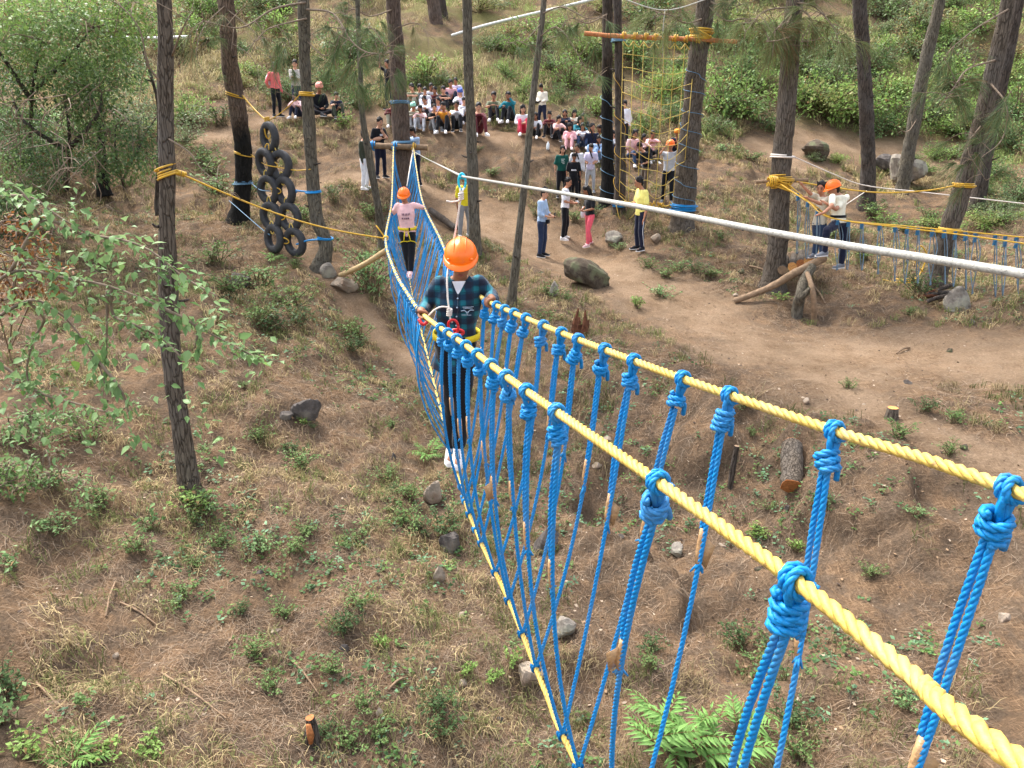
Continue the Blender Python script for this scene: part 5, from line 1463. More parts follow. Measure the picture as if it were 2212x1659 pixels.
    # hair / headgear
    if turban:
        tb = MB()
        for i in range(5):
            z = (.035 + .026 * i) * s; rr = (.108 - .006 * abs(i - 1.5) - .004 * i) * s
            a = np.linspace(0, 2 * math.pi, 21)
            Pq = np.array([hd + hup * (z + .02 * s * math.sin(x * 1 + i)) + hl * rr * .92 * math.cos(x) + hf * rr * math.sin(x) for x in a])
            tube(tb, Pq, .024 * s, 7)
        ellipsoid(tb, hd + hup * .10 * s, np.array([hl * .085 * s, hf * .098 * s, hup * .06 * s]), 12, 8)
        V, Fc = voxel(tb, .012 * s, 1); put('turban', mesh_from('turban', V - org, Fc, [turban]), t)
    elif hair:
        hm = MB()
        ellipsoid(hm, hd + hup * .045 * s - hf * .016 * s, np.array([hl * .088 * s, hf * .098 * s, hup * .098 * s]), 14, 9)
        ellipsoid(hm, hd + hup * .0 * s - hf * .05 * s, np.array([hl * .078 * s, hf * .055 * s, hup * .09 * s]), 12, 8)
        if hair in ('long', 'pony', 'braid'):
            e_ = J['neck'] - up * (.22 * s if hair == 'long' else .16 * s) - tf * .10 * s
            if hair == 'braid':
                e_ = J['chest'] + tf * .13 * s + tl * .06 * s
                capsule(hm, hd - hup * .05 * s + hl * .06 * s, e_, .036 * s, .024 * s)
            else:
                capsule(hm, hd - hf * .075 * s, e_, (.06 if hair == 'long' else .036) * s, (.045 if hair == 'long' else .02) * s)
            if hair == 'long':
                for q in (1, -1): capsule(hm, hd + hl * q * .07 * s - hf * .02 * s, J['neck'] + hl * q * .07 * s - up * .08 * s, .03 * s, .022 * s)
        if not helmet:
            # tufts so the outline is not a smooth ball
            rh = np.random.default_rng(int(abs(org[0] * 977)) % 9999)
            for i in range(18):
                d = norm(rh.normal(size=3) + hup * 1.1 - hf * .2); 
                if np.dot(d, hf) > .75: continue
                capsule(hm, hd + hup * .05 * s - hf * .015 * s + d * .08 * s, hd + hup * .05 * s - hf * .015 * s + d * .108 * s + rh.normal(0, .012, 3) * s, .022 * s, .01 * s, 6)
        V, Fc = voxel(hm, .013 * s if vox < .024 else .02 * s, 2); put('hair', mesh_from('hair', V - org, Fc, [HAIR]), t)
    if face:
        for q in (1, -1):
            em = MB(); ellipsoid(em, hd + hl * q * .033 * s + hf * .092 * s + hup * .016 * s, np.array([hl * .013 * s, hf * .007 * s, hup * .008 * s]), 8, 5); obj('eye', em, EYE, t)
            em = MB(); tube(em, [hd + hl * q * .016 * s + hf * .1 * s + hup * .036 * s, hd + hl * q * .036 * s + hf * .096 * s + hup * .042 * s, hd + hl * q * .056 * s + hf * .082 * s + hup * .036 * s], .0042 * s, 5); obj('eyebrow', em, HAIR, t)
        mm = MB(); tube(mm, [hd - hup * .062 * s + hf * .083 * s + hl * .022 * s, hd - hup * .064 * s + hf * .091 * s, hd - hup * .062 * s + hf * .083 * s - hl * .022 * s], [.004 * s, .007 * s, .004 * s], 6); obj('lips', mm, simple('lips', srgb(134, 74, 66), .5, .1), t)
    if helmet:
        make_helmet(t, hd, hl, hf, hup, s)
    return b, so, to

def make_helmet(t, hd, hl, hf, hup, s, mat=None):
    mat = mat or ORANGE
    c = hd + hup * .05 * s; s = s * .93
    hm = MB(); k = 36; rows = 11
    V = []
    for i in range(rows):
        th = math.pi / 2 * (i / (rows - 1)) * 0.97
        for j in range(k):
            ph = 2 * math.pi * j / k
            ridge = 0.006 * s * (1 if abs(math.sin(ph)) > .93 or min(abs(ph - x) for x in (1.15, 1.99, 4.29, 5.13)) < .09 else 0) * math.sin(max(0, math.pi / 2 - th) * 1.6 + .3)
            rr = 1.0
            V.append(c + hl * (.124 * s + ridge) * math.cos(th) * math.cos(ph) * rr + hf * (.142 * s + ridge) * math.cos(th) * math.sin(ph) + hup * (.128 * s + ridge) * math.sin(th))
    f = ringfaces(rows, k); f.append(tuple(range((rows - 1) * k, rows * k))); hm.add(V, f)
    so = obj('helmet', hm, mat, t)
    br = MB(); V = []
    for i, (ex, dz) in enumerate([(0.0, .004), (.5, -.004), (1.0, -.016), (1.0, -.021), (.5, -.010), (0, -.004)]):
        for j in range(k):
            ph = 2 * math.pi * j / k; front = max(0, math.sin(ph)) ** 2
            w = (.012 + .040 * front) * s * ex
            V.append(c + hl * (.122 * s + w * .8) * math.cos(ph) + hf * (.140 * s + w) * math.sin(ph) + hup * (dz - .016 * front * ex) * s)
    br.add(V, ringfaces(6, k) + [(j + 5 * k, (j + 1) % k + 5 * k, (j + 1) % k, j) for j in range(k)])
    obj('helmet_brim', br, mat, so)
    for x0 in (-.34, 0.0, .34):
        rg_ = MB(); P_ = []
        for th in np.linspace(-.75, .95, 12):
            sx = math.sin(x0); cx_ = math.cos(x0)
            P_.append(c + hl * .124 * s * sx + (hf * .143 * s * math.sin(th) + hup * .130 * s * math.cos(th)) * cx_)
        tube(rg_, P_, np.concatenate([[.001], np.full(10, .0055 * s), [.001]]), 6); obj('helmet_ridge', rg_, mat, so)
    for q in (1, -1):
        rb = MB(); ellipsoid(rb, c + hl * q * .085 * s + hf * .112 * s + hup * .025 * s, np.array([hl * .012 * s, hf * .012 * s, hup * .008 * s]), 8, 5); obj('rivet', rb, mat, so)
    return so

def base_joints(p, H, yaw, pose, arms, lean=0.0, headyaw=0.0, nod=0.1, seed=0):
    ya = math.radians(yaw); f = np.array([math.sin(ya), -math.cos(ya), 0]); l = np.array([math.cos(ya), math.sin(ya), 0]); z = np.array([0, 0, 1.0])
    rj = np.random.default_rng(seed)
    def Q(a, b, c): return p + (l * a + f * b + z * c) * H
    J = {'left': l, 'fwd': f}
    if pose in ('stand', 'step'):
        st = 0.0 if pose == 'stand' else 0.08
        w = .055 + rj.uniform(0, .03)
        J.update(pelvis=Q(0, 0, .53), waist=Q(0, .005, .615), chest=Q(0, .01 + lean * .6, .72), hl=Q(.052, 0, .51), hr=Q(-.052, 0, .51), knl=Q(w, .02 + st * .6, .285), knr=Q(-w, .012 - st * .3, .285), anl=Q(w + .01, st - .01, .05), anr=Q(-w - .01, -st - .01, .05),
                 shl=Q(.100, lean, .805), shr=Q(-.100, lean, .805), neck=Q(0, .005 + lean, .845), head=Q(0, .03 + lean * 1.2 + nod * .1, .922))
        J['fdl'] = norm(f + l * .25); J['fdr'] = norm(f - l * .25)
        sz, ox = .805, lean
        AR = {'down': ((.14, -.01, .625), (.148, .03, .475), (.148, .05, .40)), 'fold': ((.15, .02, .64), (-.02, .125, .665), (-.09, .125, .68)), 'front': ((.135, .02, .64), (.045, .15, .60), (.01, .2, .61)), 'chin': ((.10, .09, .655), (.015, .10, .79), (.0, .09, .85)),
              'up': ((.16, .08, .86), (.10, .13, 1.0), (.09, .14, 1.07)), 'face': ((.15, .10, .80), (.06, .13, .93), (.03, .12, .97)), 'out': ((.19, .02, .70), (.26, .06, .60), (.29, .08, .57)), 'reach': ((.12, .14, .77), (.07, .30, .80), (.05, .37, .81)), 'back': ((.14, -.08, .64), (.05, -.11, .55), (.0, -.11, .52))}
    else:
        if pose == 'sit':
            kz = .285 + rj.uniform(-.02, .02); sp = .07 + rj.uniform(-.01, .03)
            J.update(pelvis=Q(0, 0, .085), waist=Q(0, .0, .175), chest=Q(0, .03 + lean * .6, .275), hl=Q(.052, .0, .08), hr=Q(-.052, .0, .08), knl=Q(sp, .21, kz), knr=Q(-sp, .21, kz - .01), anl=Q(sp + .005, .33, .045), anr=Q(-sp, .32, .04))
        elif pose == 'cross':
            J.update(pelvis=Q(0, 0, .085), waist=Q(0, .0, .175), chest=Q(0, .03 + lean * .6, .275), hl=Q(.055, .0, .08), hr=Q(-.055, .0, .08), knl=Q(.19, .16, .10), knr=Q(-.19, .16, .10), anl=Q(-.03, .24, .05), anr=Q(.04, .20, .05))
        elif pose == 'ledge':   # sitting on the terrace edge, shins down the bank
            J.update(pelvis=Q(0, 0, .085), waist=Q(0, .0, .175), chest=Q(0, .02 + lean * .6, .275), hl=Q(.052, .0, .08), hr=Q(-.052, .0, .08), knl=Q(.08, .24, .13), knr=Q(-.07, .24, .15), anl=Q(.085, .32, -.09), anr=Q(-.08, .30, -.08))
        J.update(shl=Q(.100, .045 + lean, .36), shr=Q(-.100, .045 + lean, .36), neck=Q(0, .05 + lean, .40), head=Q(0, .08 + lean * 1.2 + nod * .1, .475))
        J['fdl'] = norm(f + l * .25 - z * .05); J['fdr'] = norm(f - l * .25 - z * .05)
        kn = .285 if pose == 'sit' else .12
        AR = {'knees': ((.15, .17, .27), (.05, .29, kn + .02), (-.02, .30, kn + .02)), 'fold': ((.15, .19, .30), (-.03, .25, .31), (-.09, .25, .32)), 'down': ((.15, .0, .22), (.17, .08, .09), (.17, .11, .04)), 'front': ((.14, .10, .23), (.04, .2, .22), (.0, .24, .23)),
              'chin': ((.11, .17, .29), (.02, .15, .36), (.0, .13, .41)), 'face': ((.13, .16, .33), (.05, .16, .44), (.03, .15, .48)), 'lap': ((.14, .06, .2), (.05, .17, .14), (.0, .2, .14)), 'up': ((.16, .1, .42), (.1, .14, .55), (.09, .14, .6))}
    ar = arms if isinstance(arms, tuple) else (arms, arms)
    for q, sg, nm_ in (('l', 1, ar[0]), ('r', -1, ar[1])):
        e, w, h = AR[nm_]
        dz = .012 if (nm_ == 'fold' and q == 'l') else 0
        J['el' + q] = Q(e[0] * sg, e[1] + lean * .5, e[2] + dz); J['wr' + q] = Q(w[0] * sg, w[1] + lean * .3, w[2] + dz); J['hand' + q] = Q(h[0] * sg, h[1] + lean * .3, h[2] + dz)
    hy = math.radians(headyaw)
    J['hfwd'] = norm((f * math.cos(hy) + l * math.sin(hy)) * math.cos(nod) - z * math.sin(nod)); J['hup'] = norm(z * math.cos(nod) + (f * math.cos(hy) + l * math.sin(hy)) * math.sin(nod))
    return J

def ang(v): return PITCH - math.atan((CY - v) / F)
PN = [0]
def person(label, u, v_foot, v_top, yaw, pose, arms, top, bottom, sleeve='short', hair='short', shoes='white', skin=None, Y=None, group=None, lo=1.15, hi=1.8, prints=None, **kw):
    PN[0] += 1
    if Y is None: p = G(u, v_foot)
    else:
        w = W(u, v_foot, Y); p = np.array([w[0], w[1], w[2]])
    Hpx = p[1] * (math.tan(ang(v_foot)) - math.tan(ang(v_top)))
    hgt = {'stand': 1.03, 'step': 1.03, 'sit': .585, 'cross': .585, 'ledge': .585}[pose]
    H = min(hi, max(lo, Hpx / hgt)) * (1.12 if pose in ('sit', 'cross', 'ledge') else 1.04)
    t = thing('person', label, 'person', p, group)
    jk = {k: kw.pop(k) for k in ('lean', 'headyaw', 'nod') if k in kw}
    if pose == 'sit': jk.setdefault('lean', .03)
    jk.setdefault('nod', .05 + .25 * ((PN[0] * 37) % 10) / 10); jk.setdefault('headyaw', ((PN[0] * 53) % 50) - 25.0)
    J = base_joints(p, H, yaw, pose, arms, seed=PN[0], **jk)
    tc = cloth(top, PALETTE[top]); bc = cloth(bottom, PALETTE[bottom])
    near = p[1] < 19.2
    sk = SKIN[PN[0] % 3 if skin is None else skin]
    person_parts(t, J, H / 1.65, sk, tc, bc, sleeve, hair, shoes, vox=.019 if near else .029, **kw)
    if prints: prints(t, J, H / 1.65)
    return t, J, H / 1.65

def chest_patch(t, J, s, colr, w, h, dz=0.0, name='print', off=.135, bars=None):
    """flat print on the chest of a shirt, a few marks a hair above the cloth"""
    up = norm(J['neck'] - J['pelvis']); tl = norm(J['shl'] - J['shr']); tf = norm(np.cross(tl, up))
    if np.dot(tf, J['fwd']) < 0: tf = -tf
    c = J['chest'] + tf * off * s + up * dz * s
    mb = MB()
    for (x, z, ww, hh) in (bars or [(0, 0, 1, 1)]):
        n = 5
        for i in range(n):
            x0 = (x - ww / 2 + ww * i / n) * w; x1 = (x - ww / 2 + ww * (i + 1) / n) * w
            cur = lambda q: -0.9 * (q ** 2) / (.15 * s) * 0.9
            a0, a1 = c + tl * x0 + tf * cur(x0), c + tl * x1 + tf * cur(x1)
            mb.add([a0 + up * (z - hh / 2) * h, a1 + up * (z - hh / 2) * h, a1 + up * (z + hh / 2) * h, a0 + up * (z + hh / 2) * h], [(0, 1, 2, 3)])
    obj(name, mb, simple('print_%s' % name + str(colr), srgb(*colr), .8, .05), t)

G1 = 'students seated on the terrace'; G2 = 'girls seated by the net'; G3 = 'girls standing on the bank'; G4 = 'standing onlookers'
lines = [(0, .4, .9, .1), (-.1, .15, .6, .1), (0, -.1, .8, .1), (.1, -.35, .5, .1)]
# upper left terrace
t, J, s = person('woman in coral shirt and black trousers standing on the terrace at upper left', 600, 254, 137, 60, 'stand', ('down', 'back'), 'coral', 'black', 'long', shoes='black', group=G4)
bm = MB(); c = J['shr'] * .5 + J['pelvis'] * .5 - J['fwd'] * .17 * s; ellipsoid(bm, c, np.array([J['left'] * .10, J['fwd'] * .07, np.array([0, 0, .19])]), 12, 8); o = obj('scarf', bm, cloth('white', PALETTE['white']), t)
person('person in pale grey sweater standing partly behind the slender pine', 646, 247, 131, 20, 'stand', ('fold', 'chin'), 'sweat', 'denim', 'long', shoes='black', group=G4)
person('seated person in pale pink top with dark trousers and white shoes, left of slender pine', 646, 256, 207, -10, 'sit', 'knees', 'palepink', 'navy', 'long', group=G1)
person('man in pink turban and black shirt seated right of the slender pine', 691, 253, 185, 30, 'cross', 'lap', 'black', 'dark', 'long', hair=None, turban=simple('turban_pink', srgb(240, 150, 140), .9, .1), shoes='black', group=G1)
t, J, s = person('boy in dark T-shirt leaning forward beside the small green plant on the terrace', 727, 256, 203, 25, 'sit', ('front', 'knees'), 'navy', 'darkgreen', 'short', shoes='black', group=G1)
# around the anchor pine
person('boy in black with raised hand standing behind the bridge pine on the terrace', 843, 238, 131, -30, 'stand', ('down', 'up'), 'black', 'navy', 'short', shoes='black', group=G4)
person('boy in maroon top seated just left of the bridge pine', 848, 276, 222, 10, 'sit', 'knees', 'maroon', 'khaki', 'long', group=G1)
def logo(t, J, s): chest_patch(t, J, s, (210, 210, 216), .10 * s, .05 * s, .0, off=.128)
person('boy in black T-shirt with hand on chin standing left of the cross pole', 824, 386, 255, 40, 'stand', ('chin', 'fold'), 'black', 'navy', 'short', shoes='black', group=G4, prints=logo)
person('person in dark green top and white trousers hidden behind the thin crooked pine', 790, 411, 283, 80, 'stand', 'down', 'darkgreen', 'white', 'long', shoes='white', group=G4)
person('man in light blue shirt working with rope beside the bridge pine', 902, 402, 275, -60, 'stand', ('reach', 'reach'), 'bluegrey', 'navy', 'long', shoes='black', group=G4, nod=.35)
# terrace rows
B = [('boy in khaki shirt with folded arms at the left of the back row', 897, 241, 185, 'olive', 'khaki', 'short', 'fold'), ('boy in white jersey with red print in the back row', 920, 243, 192, 'white', 'white', 'short', 'down'), ('boy in dark maroon top in the middle of the back row', 943, 245, 191, 'maroon', 'black', 'long', 'knees'),
     ('boy in dark olive T-shirt reaching forward in the back row', 961, 245, 190, 'dark', 'black', 'short', 'fold'), ('boy in pale pink shirt behind the olive T-shirt boy', 974, 232, 176, 'pink', 'navy', 'long', 'down'), ('boy in lilac white shirt sitting highest, beside the grey green pine', 988, 220, 172, 'lav', 'dark', 'long', 'down'),
     ('boy in blue turban and white shirt at the right of the back row', 996, 247, 196, 'white', 'lav', 'long', 'knees')]
for i, (lab, u, vf, vt, c1, c2, sl, ar) in enumerate(B):
    kw = {}
    if i == 6: kw = dict(hair=None, turban=simple('turban_blue', srgb(74, 96, 168), .9, .1))
    if i == 1: kw['prints'] = lambda t, J, s: chest_patch(t, J, s, (214, 60, 80), .16 * s, .05 * s, .02, off=.13)
    person(lab, u, vf, vt, random.uniform(-20, 15), 'sit', ar, c1, c2, sl, group=G1, headyaw=random.uniform(-15, 15), **kw)
Fr = [('boy in mint cap and grey clothes right of the bridge pine, front row', 893, 279, 235, 'khaki', 'grey', 'long', 'knees', 'grey'), ('boy in light pink T-shirt and grey trousers in the front row', 911, 283, 231, 'palepink', 'lgrey', 'short', 'knees', 'grey'), ('boy in black T-shirt and grey trousers in the front row', 936, 285, 229, 'black', 'grey', 'short', 'knees', 'grey'),
      ('boy in orange shirt and black trousers with white shoes in the front row', 963, 288, 225, 'orange', 'black', 'short', 'face', 'white'), ('boy in white shirt and striped black trousers in the front row', 988, 284, 222, 'white', 'black', 'long', 'chin', 'black'), ('boy in maroon tracksuit and white shoes right of the grey green pine', 1031, 294, 227, 'maroon', 'maroon', 'long', 'chin', 'white')]
for i, (lab, u, vf, vt, c1, c2, sl, ar, shc) in enumerate(Fr):
    kw = {}
    if i == 0: kw = dict(hair=None, turban=simple('cap_mint', srgb(150, 206, 186), .9, .1))
    person(lab, u, vf, vt, random.uniform(-15, 25), 'sit', ar, c1, c2, sl, shoes=shc, group=G1, **kw)
person('person in green top half hidden behind the round green bush on the terrace', 1067, 262, 203, 0, 'sit', 'knees', 'olive', 'dark', 'short', group=G1)
person('person in teal top and dark trousers seated right of the round green bush', 1103, 266, 203, -20, 'sit', ('face', 'knees'), 'teal', 'black', 'long', group=G1)
# girls around the lean pine
person('girl in white and aqua top with red trousers sitting cross legged', 1128, 292, 231, 5, 'sit', 'front', 'white', 'red', 'long', hair='long', group=G2)
t, J, s = person('woman in cream cardigan and dark trousers standing and looking down', 1171, 278, 183, -30, 'stand', ('front', 'front'), 'cream', 'navy', 'long', hair='pony', shoes='black', group=G4, nod=.5)
person('girl in white shirt and black trousers sitting right of the leaning stem', 1160, 299, 254, -20, 'sit', 'front', 'white', 'black', 'long', hair='long', group=G2)
person('girl in pale pink top hugging black trousered knees', 1200, 306, 258, 30, 'sit', 'knees', 'palepink', 'black', 'short', hair='pony', shoes='black', group=G2)
person('girl in black and pink with arms on knees behind the seated pink girl', 1222, 292, 246, -20, 'sit', 'fold', 'navy', 'dark', 'long', hair='long', shoes='black', group=G2)
person('girl in a pink dress sitting in front of the teal girl', 1231, 322, 272, -10, 'sit', 'front', 'pink', 'pink', 'long', hair='long', shoes='pink', group=G2)
person('girl in teal jacket with pale mask behind the pink dress', 1246, 308, 259, 20, 'sit', 'knees', 'teal', 'teal', 'long', hair='braid', shoes='white', group=G2)
person('girl in navy jacket over white with light jeans beside the blackened pine', 1277, 334, 271, 0, 'ledge', 'lap', 'navy', 'lightjeans', 'long', hair='braid', shoes='white', group=G2)
person('person in mustard top mostly hidden by the blackened net pine', 1296, 326, 286, -20, 'sit', 'knees', 'mustard', 'dark', 'long', hair='long', shoes='black', group=G2)
# standing girls
person('girl in dark green T-shirt with white print, left of the standing trio', 1212, 428, 316, 15, 'stand', 'down', 'green', 'black', 'short', hair='long', shoes='black', group=G3, prints=lambda t, J, s: chest_patch(t, J, s, (200, 214, 210), .14 * s, .18 * s, -.02, off=.125, bars=lines))
person('girl in open pale jacket standing behind the black shirt girl', 1244, 424, 313, -5, 'stand', 'down', 'white', 'black', 'long', hair='braid', shoes='black', group=G3, hem=.08)
person('girl in black sports shirt with pale stripe, front of the standing trio', 1237, 441, 333, 5, 'stand', 'down', 'black', 'black', 'short', hair='pony', shoes='white', group=G3, prints=lambda t, J, s: chest_patch(t, J, s, (206, 208, 216), .30 * s, .05 * s, -.08, off=.128))
person('girl in lavender T-shirt and grey trousers with a long braid', 1274, 418, 313, -10, 'stand', 'front', 'lav', 'lgrey', 'short', hair='braid', shoes='grey', group=G3, hem=.10)
for (lab, u, vf, vt, c1, c2, hr, ar) in [('dark haired girl in black top behind the teal masked girl', 1262, 300, 250, 'black', 'dark', 'long', 'knees'), ('girl in white top between the pink dress and the navy jacket', 1258, 322, 276, 'white', 'jeans', 'long', 'fold'), ('girl in white scarf at the back of the net side group', 1236, 292, 247, 'cream', 'dark', 'long', 'fold'),
    ('girl in red brown top peeping out right of the leaning stem', 1188, 296, 250, 'maroon', 'dark', 'pony', 'knees'), ('girl in pale blue top sitting by the blackened net pine foot', 1290, 350, 296, 'bluegrey', 'lightjeans', 'braid', 'front'), ('girl in white top sitting between the two net pines', 1326, 338, 286, 'white', 'navy', 'long', 'knees'), ('girl in peach top sitting low behind the net cords', 1382, 346, 294, 'palepink', 'dark', 'long', 'knees')]:
    person(lab, u, vf, vt, random.uniform(-30, 25), 'sit', ar, c1, c2, 'long', hair=hr, shoes=random.choice(['white', 'black']), group=G2)
for (lab, u, vf, vt, c1, c2, ar) in [('boy in white shirt at the back between the white jersey and the maroon top', 932, 236, 184, 'white', 'dark', 'down'), ('boy in grey top at the back between the khaki shirt and the white jersey', 908, 236, 186, 'grey', 'dark', 'knees'), ('boy in pale shirt filling the gap behind the orange shirt', 950, 268, 214, 'lav', 'grey', 'knees'), ('boy in white top filling the gap behind the grey trousers', 924, 266, 212, 'white', 'dark', 'fold'), ('boy in white top squeezed against the grey green pine', 1000, 268, 214, 'white', 'black', 'knees')]:
    person(lab, u, vf, vt, random.uniform(-25, 25), 'sit', ar, c1, c2, random.choice(['short', 'long']), shoes=random.choice(['white', 'grey', 'black']), group=G1, headyaw=random.uniform(-30, 30), nod=random.uniform(0, .35))
# the group on the flat ground
person('girl in white T-shirt and black trousers facing right towards the other girl', 1219, 519, 385, 75, 'stand', ('front', 'front'), 'white', 'black', 'short', hair='pony', shoes='white', group=G4, nod=.15)
person('girl in black top and rose pink trousers with long dark hair', 1272, 533, 402, -65, 'step', ('front', 'front'), 'black', 'rosepants', 'short', hair='long', shoes='pink', group=G4, nod=.5)
t, J, s = person('man in light blue shirt and jeans looking right, beside the leaning stem', 1170, 556, 408, 65, 'stand', ('front', 'front'), 'bluegrey', 'denim', 'rolled', shoes='black', group=G4, hem=.02)
bm = MB(); box(bm, J['pelvis'] + J['fwd'] * .15 * s + J['left'] * .0, (.055, .03, .045), np.array([J['left'], J['fwd'], [0, 0, 1.]])); o = obj('belt_bag', bm, cloth('black', PALETTE['black']), t)
pm = MB(); box(pm, (J['handl'] + J['handr']) / 2 + np.array([0, 0, .02]), (.035, .006, .06), np.array([J['left'], J['fwd'] * .8 + np.array([0, 0, .6]), [0, 0, 1.]])); o = obj('phone', pm, simple('phone_black', srgb(24, 24, 28), .3, 0), None, loc=(J['handl'] + J['handr']) / 2); set_tags(o, 'black phone in the hands of the man in light blue shirt', 'phone')
t, J, s = person('man in yellow T-shirt and navy track trousers seen from the side', 1380, 543, 384, -70, 'stand', ('down', 'front'), 'yellow', 'navy', 'short', shoes='black', group=G4, hem=.07)
for q in ('l',):
    sm = MB(); o_ = J['left'] * .085 * s; tube(sm, [J['h' + q] + o_ + [0, 0, .02], J['kn' + q] + o_ * .86, J['an' + q] + o_ * .8 + [0, 0, .05]], .007, 5); obj('side_stripe', sm, cloth('white', PALETTE['white']), t)
person('person in bright yellow top half hidden behind the grey green pine', 1004, 515, 378, 40, 'stand', 'down', 'brightyellow', 'grey', 'short', shoes='white', group=G4)
# behind the net
person('person in white shirt standing behind the slim dark net pine', 1346, 322, 218, -30, 'stand', 'down', 'white', 'dark', 'long', shoes='black', group=G4)
person('girl in pale pink top and blue jeans sitting left behind the net', 1363, 345, 284, 20, 'ledge', 'lap', 'palepink', 'jeans', 'short', hair='long', group=G2)
person('girl in pink and black with folded arms sitting behind the net', 1404, 340, 286, 10, 'ledge', 'fold', 'pink', 'black', 'short', hair='pony', group=G2)
person('man in black shirt and brown trousers bending beside the net', 1392, 424, 308, -55, 'step', ('front', 'reach'), 'black', 'brown', 'short', shoes='black', group=G4, lean=.09, nod=.6)
person('climber in orange helmet and grey T-shirt gripping the net with raised hands', 1440, 441, 306, -15, 'step', ('up', 'face'), 'lgrey', 'black', 'short', hair='short', shoes='grey', helmet=True, group=G4)
person('man in orange turban and navy clothes seated behind the stout net pine', 1461, 336, 284, -20, 'sit', 'knees', 'navy', 'navy', 'long', hair=None, turban=simple('turban_orange', srgb(216, 130, 44), .9, .1), group=G2)

# ---- the two men at the log platform
def custom(label, pts, s, top, bottom, sleeve, shoes, left, fwd, hfwd, nod, name='person', vox=.016, **kw):
    J = {k: W(*v) for k, v in pts.items()}
    J['left'] = norm(left); J['fwd'] = norm(fwd)
    hf = norm(hfwd); J['hfwd'] = norm(hf * math.cos(nod) - np.array([0, 0, math.sin(nod)])); J['hup'] = norm(np.array([0, 0, math.cos(nod)]) + hf * math.sin(nod))
    for k in ('fdl', 'fdr'): J[k] = norm(kw.pop(k)) if k in kw else norm(fwd)
    t = thing('person', label, 'person', (J['anl'] + J['anr']) / 2)
    J['handfn'] = kw.pop('handfn', None)
    b, so, to = person_parts(t, J, s, kw.pop('skin', SKIN[0]), top, bottom, sleeve, shoes=shoes, vox=vox, **kw)
    return t, J, b, so, to
Yp = 14.75
custom('man in beige T-shirt standing on the log platform holding the pine rope', dict(pelvis=(1770, 483, Yp), waist=(1773, 467, Yp), chest=(1778, 446, Yp), hl=(1776, 488, Yp - .08), hr=(1764, 488, Yp + .08), knl=(1776, 516, Yp - .1), knr=(1764, 516, Yp + .08), anl=(1776, 549, Yp - .1), anr=(1760, 549, Yp + .1),
       shl=(1790, 430, Yp - .15), shr=(1770, 428, Yp + .15), neck=(1778, 423, Yp), head=(1774, 407, Yp), elr=(1752, 420, Yp + .1), wrr=(1735, 402, Yp + .1), handr=(1731, 397, Yp + .1), ell=(1772, 440, Yp - .3), wrl=(1748, 430, Yp - .3), handl=(1742, 427, Yp - .3)),
       1.0, cloth('beige', PALETTE['beige']), cloth('jeans', PALETTE['denim']), 'short', 'grey', (.5, -.85, 0), (-.85, -.5, 0), (-.6, -.8, 0), .2)
t, J, b, so, to = custom('man in orange helmet and cream checked T-shirt stepping off the log platform', dict(pelvis=(1812, 478, 14.5), waist=(1811, 462, 14.5), chest=(1811, 440, 14.5), hl=(1806, 484, 14.45), hr=(1820, 483, 14.55), knl=(1786, 498, 14.2), knr=(1824, 520, 14.55), anl=(1781, 546, 14.25), anr=(1817, 572, 14.5),
       shl=(1798, 425, 14.3), shr=(1829, 426, 14.7), neck=(1812, 419, 14.5), head=(1801, 409, 14.45), ell=(1797, 445, 14.0), wrl=(1779, 460, 13.95), handl=(1772, 462, 13.95), elr=(1806, 452, 14.2), wrr=(1786, 440, 14.1), handr=(1781, 437, 14.1)),
       1.05, cloth('offwhite', PALETTE['offwhite']), cloth('navy', (26, 34, 66)), 'short', 'grey', (-.5, -.85, 0), (-.85, .3, 0), (-.9, .1, 0), .35, helmet=True, fdl=(-.9, -.2, 0), fdr=(-.9, -.3, 0))
bl = MB(); up = norm(J['neck'] - J['pelvis']); loft(bl, [J['waist'] - up * .07, J['waist'] - up * .02], [.165, .163], [.13, .128], norm(J['hl'] - J['hr']), norm(np.cross(norm(J['hl'] - J['hr']), up)), 16); obj('belt', bl, cloth('black', PALETTE['black']), t)




# ---- the girl in pink on the bridge
Yg = 12.85
def Wg(u, v, d=0): return (u, v, Yg + d)
PINKTOP = simple('hoodie_pink', srgb(238, 192, 192), .9, .1, 18, .3, 30)
t, J, b, so, to = custom('girl in orange helmet, pale pink top and black trousers balancing on the bridge', dict(pelvis=Wg(880, 503, .03), waist=Wg(879, 484, .02), chest=Wg(877, 462, 0), hl=Wg(888, 508), hr=Wg(872, 508), knl=Wg(889, 548, -.05), knr=Wg(878, 548, -.02), anl=Wg(887, 588, -.13), anr=Wg(884, 586, .1),
       shl=Wg(893, 443), shr=Wg(860, 444), neck=Wg(876, 437), head=Wg(873, 424, -.06), ell=Wg(906, 446, .05), wrl=Wg(915, 449, .12), handl=Wg(919, 452, .15), elr=Wg(852, 456, .05), wrr=Wg(846, 464, .15), handr=Wg(843, 470, .2)),
       .88, PINKTOP, cloth('black', PALETTE['black']), 'long', 'pink', (1, 0, 0), (0, -1, 0), (-.1, -1, 0), .32, helmet=True, hair='short', fdl=(.0, -1, -.2), fdr=(0, -1, -.2), it=2, hem=.06, vox=.015)
chest_patch(t, J, .88, (110, 78, 96), .17, .12, -.03, off=.135, bars=[(-.4, .3, .07, .3), (-.28, .3, .07, .3), (-.14, .3, .09, .3), (.02, .3, .07, .3), (.16, .3, .09, .3), (.3, .3, .07, .3), (.42, .3, .05, .3), (-.3, -.25, .14, .22), (-.1, -.25, .1, .22), (.08, -.25, .12, .22), (.28, -.25, .16, .22)])
HARN = simple('harness_yellow', srgb(226, 200, 40), .7, .12, 40)
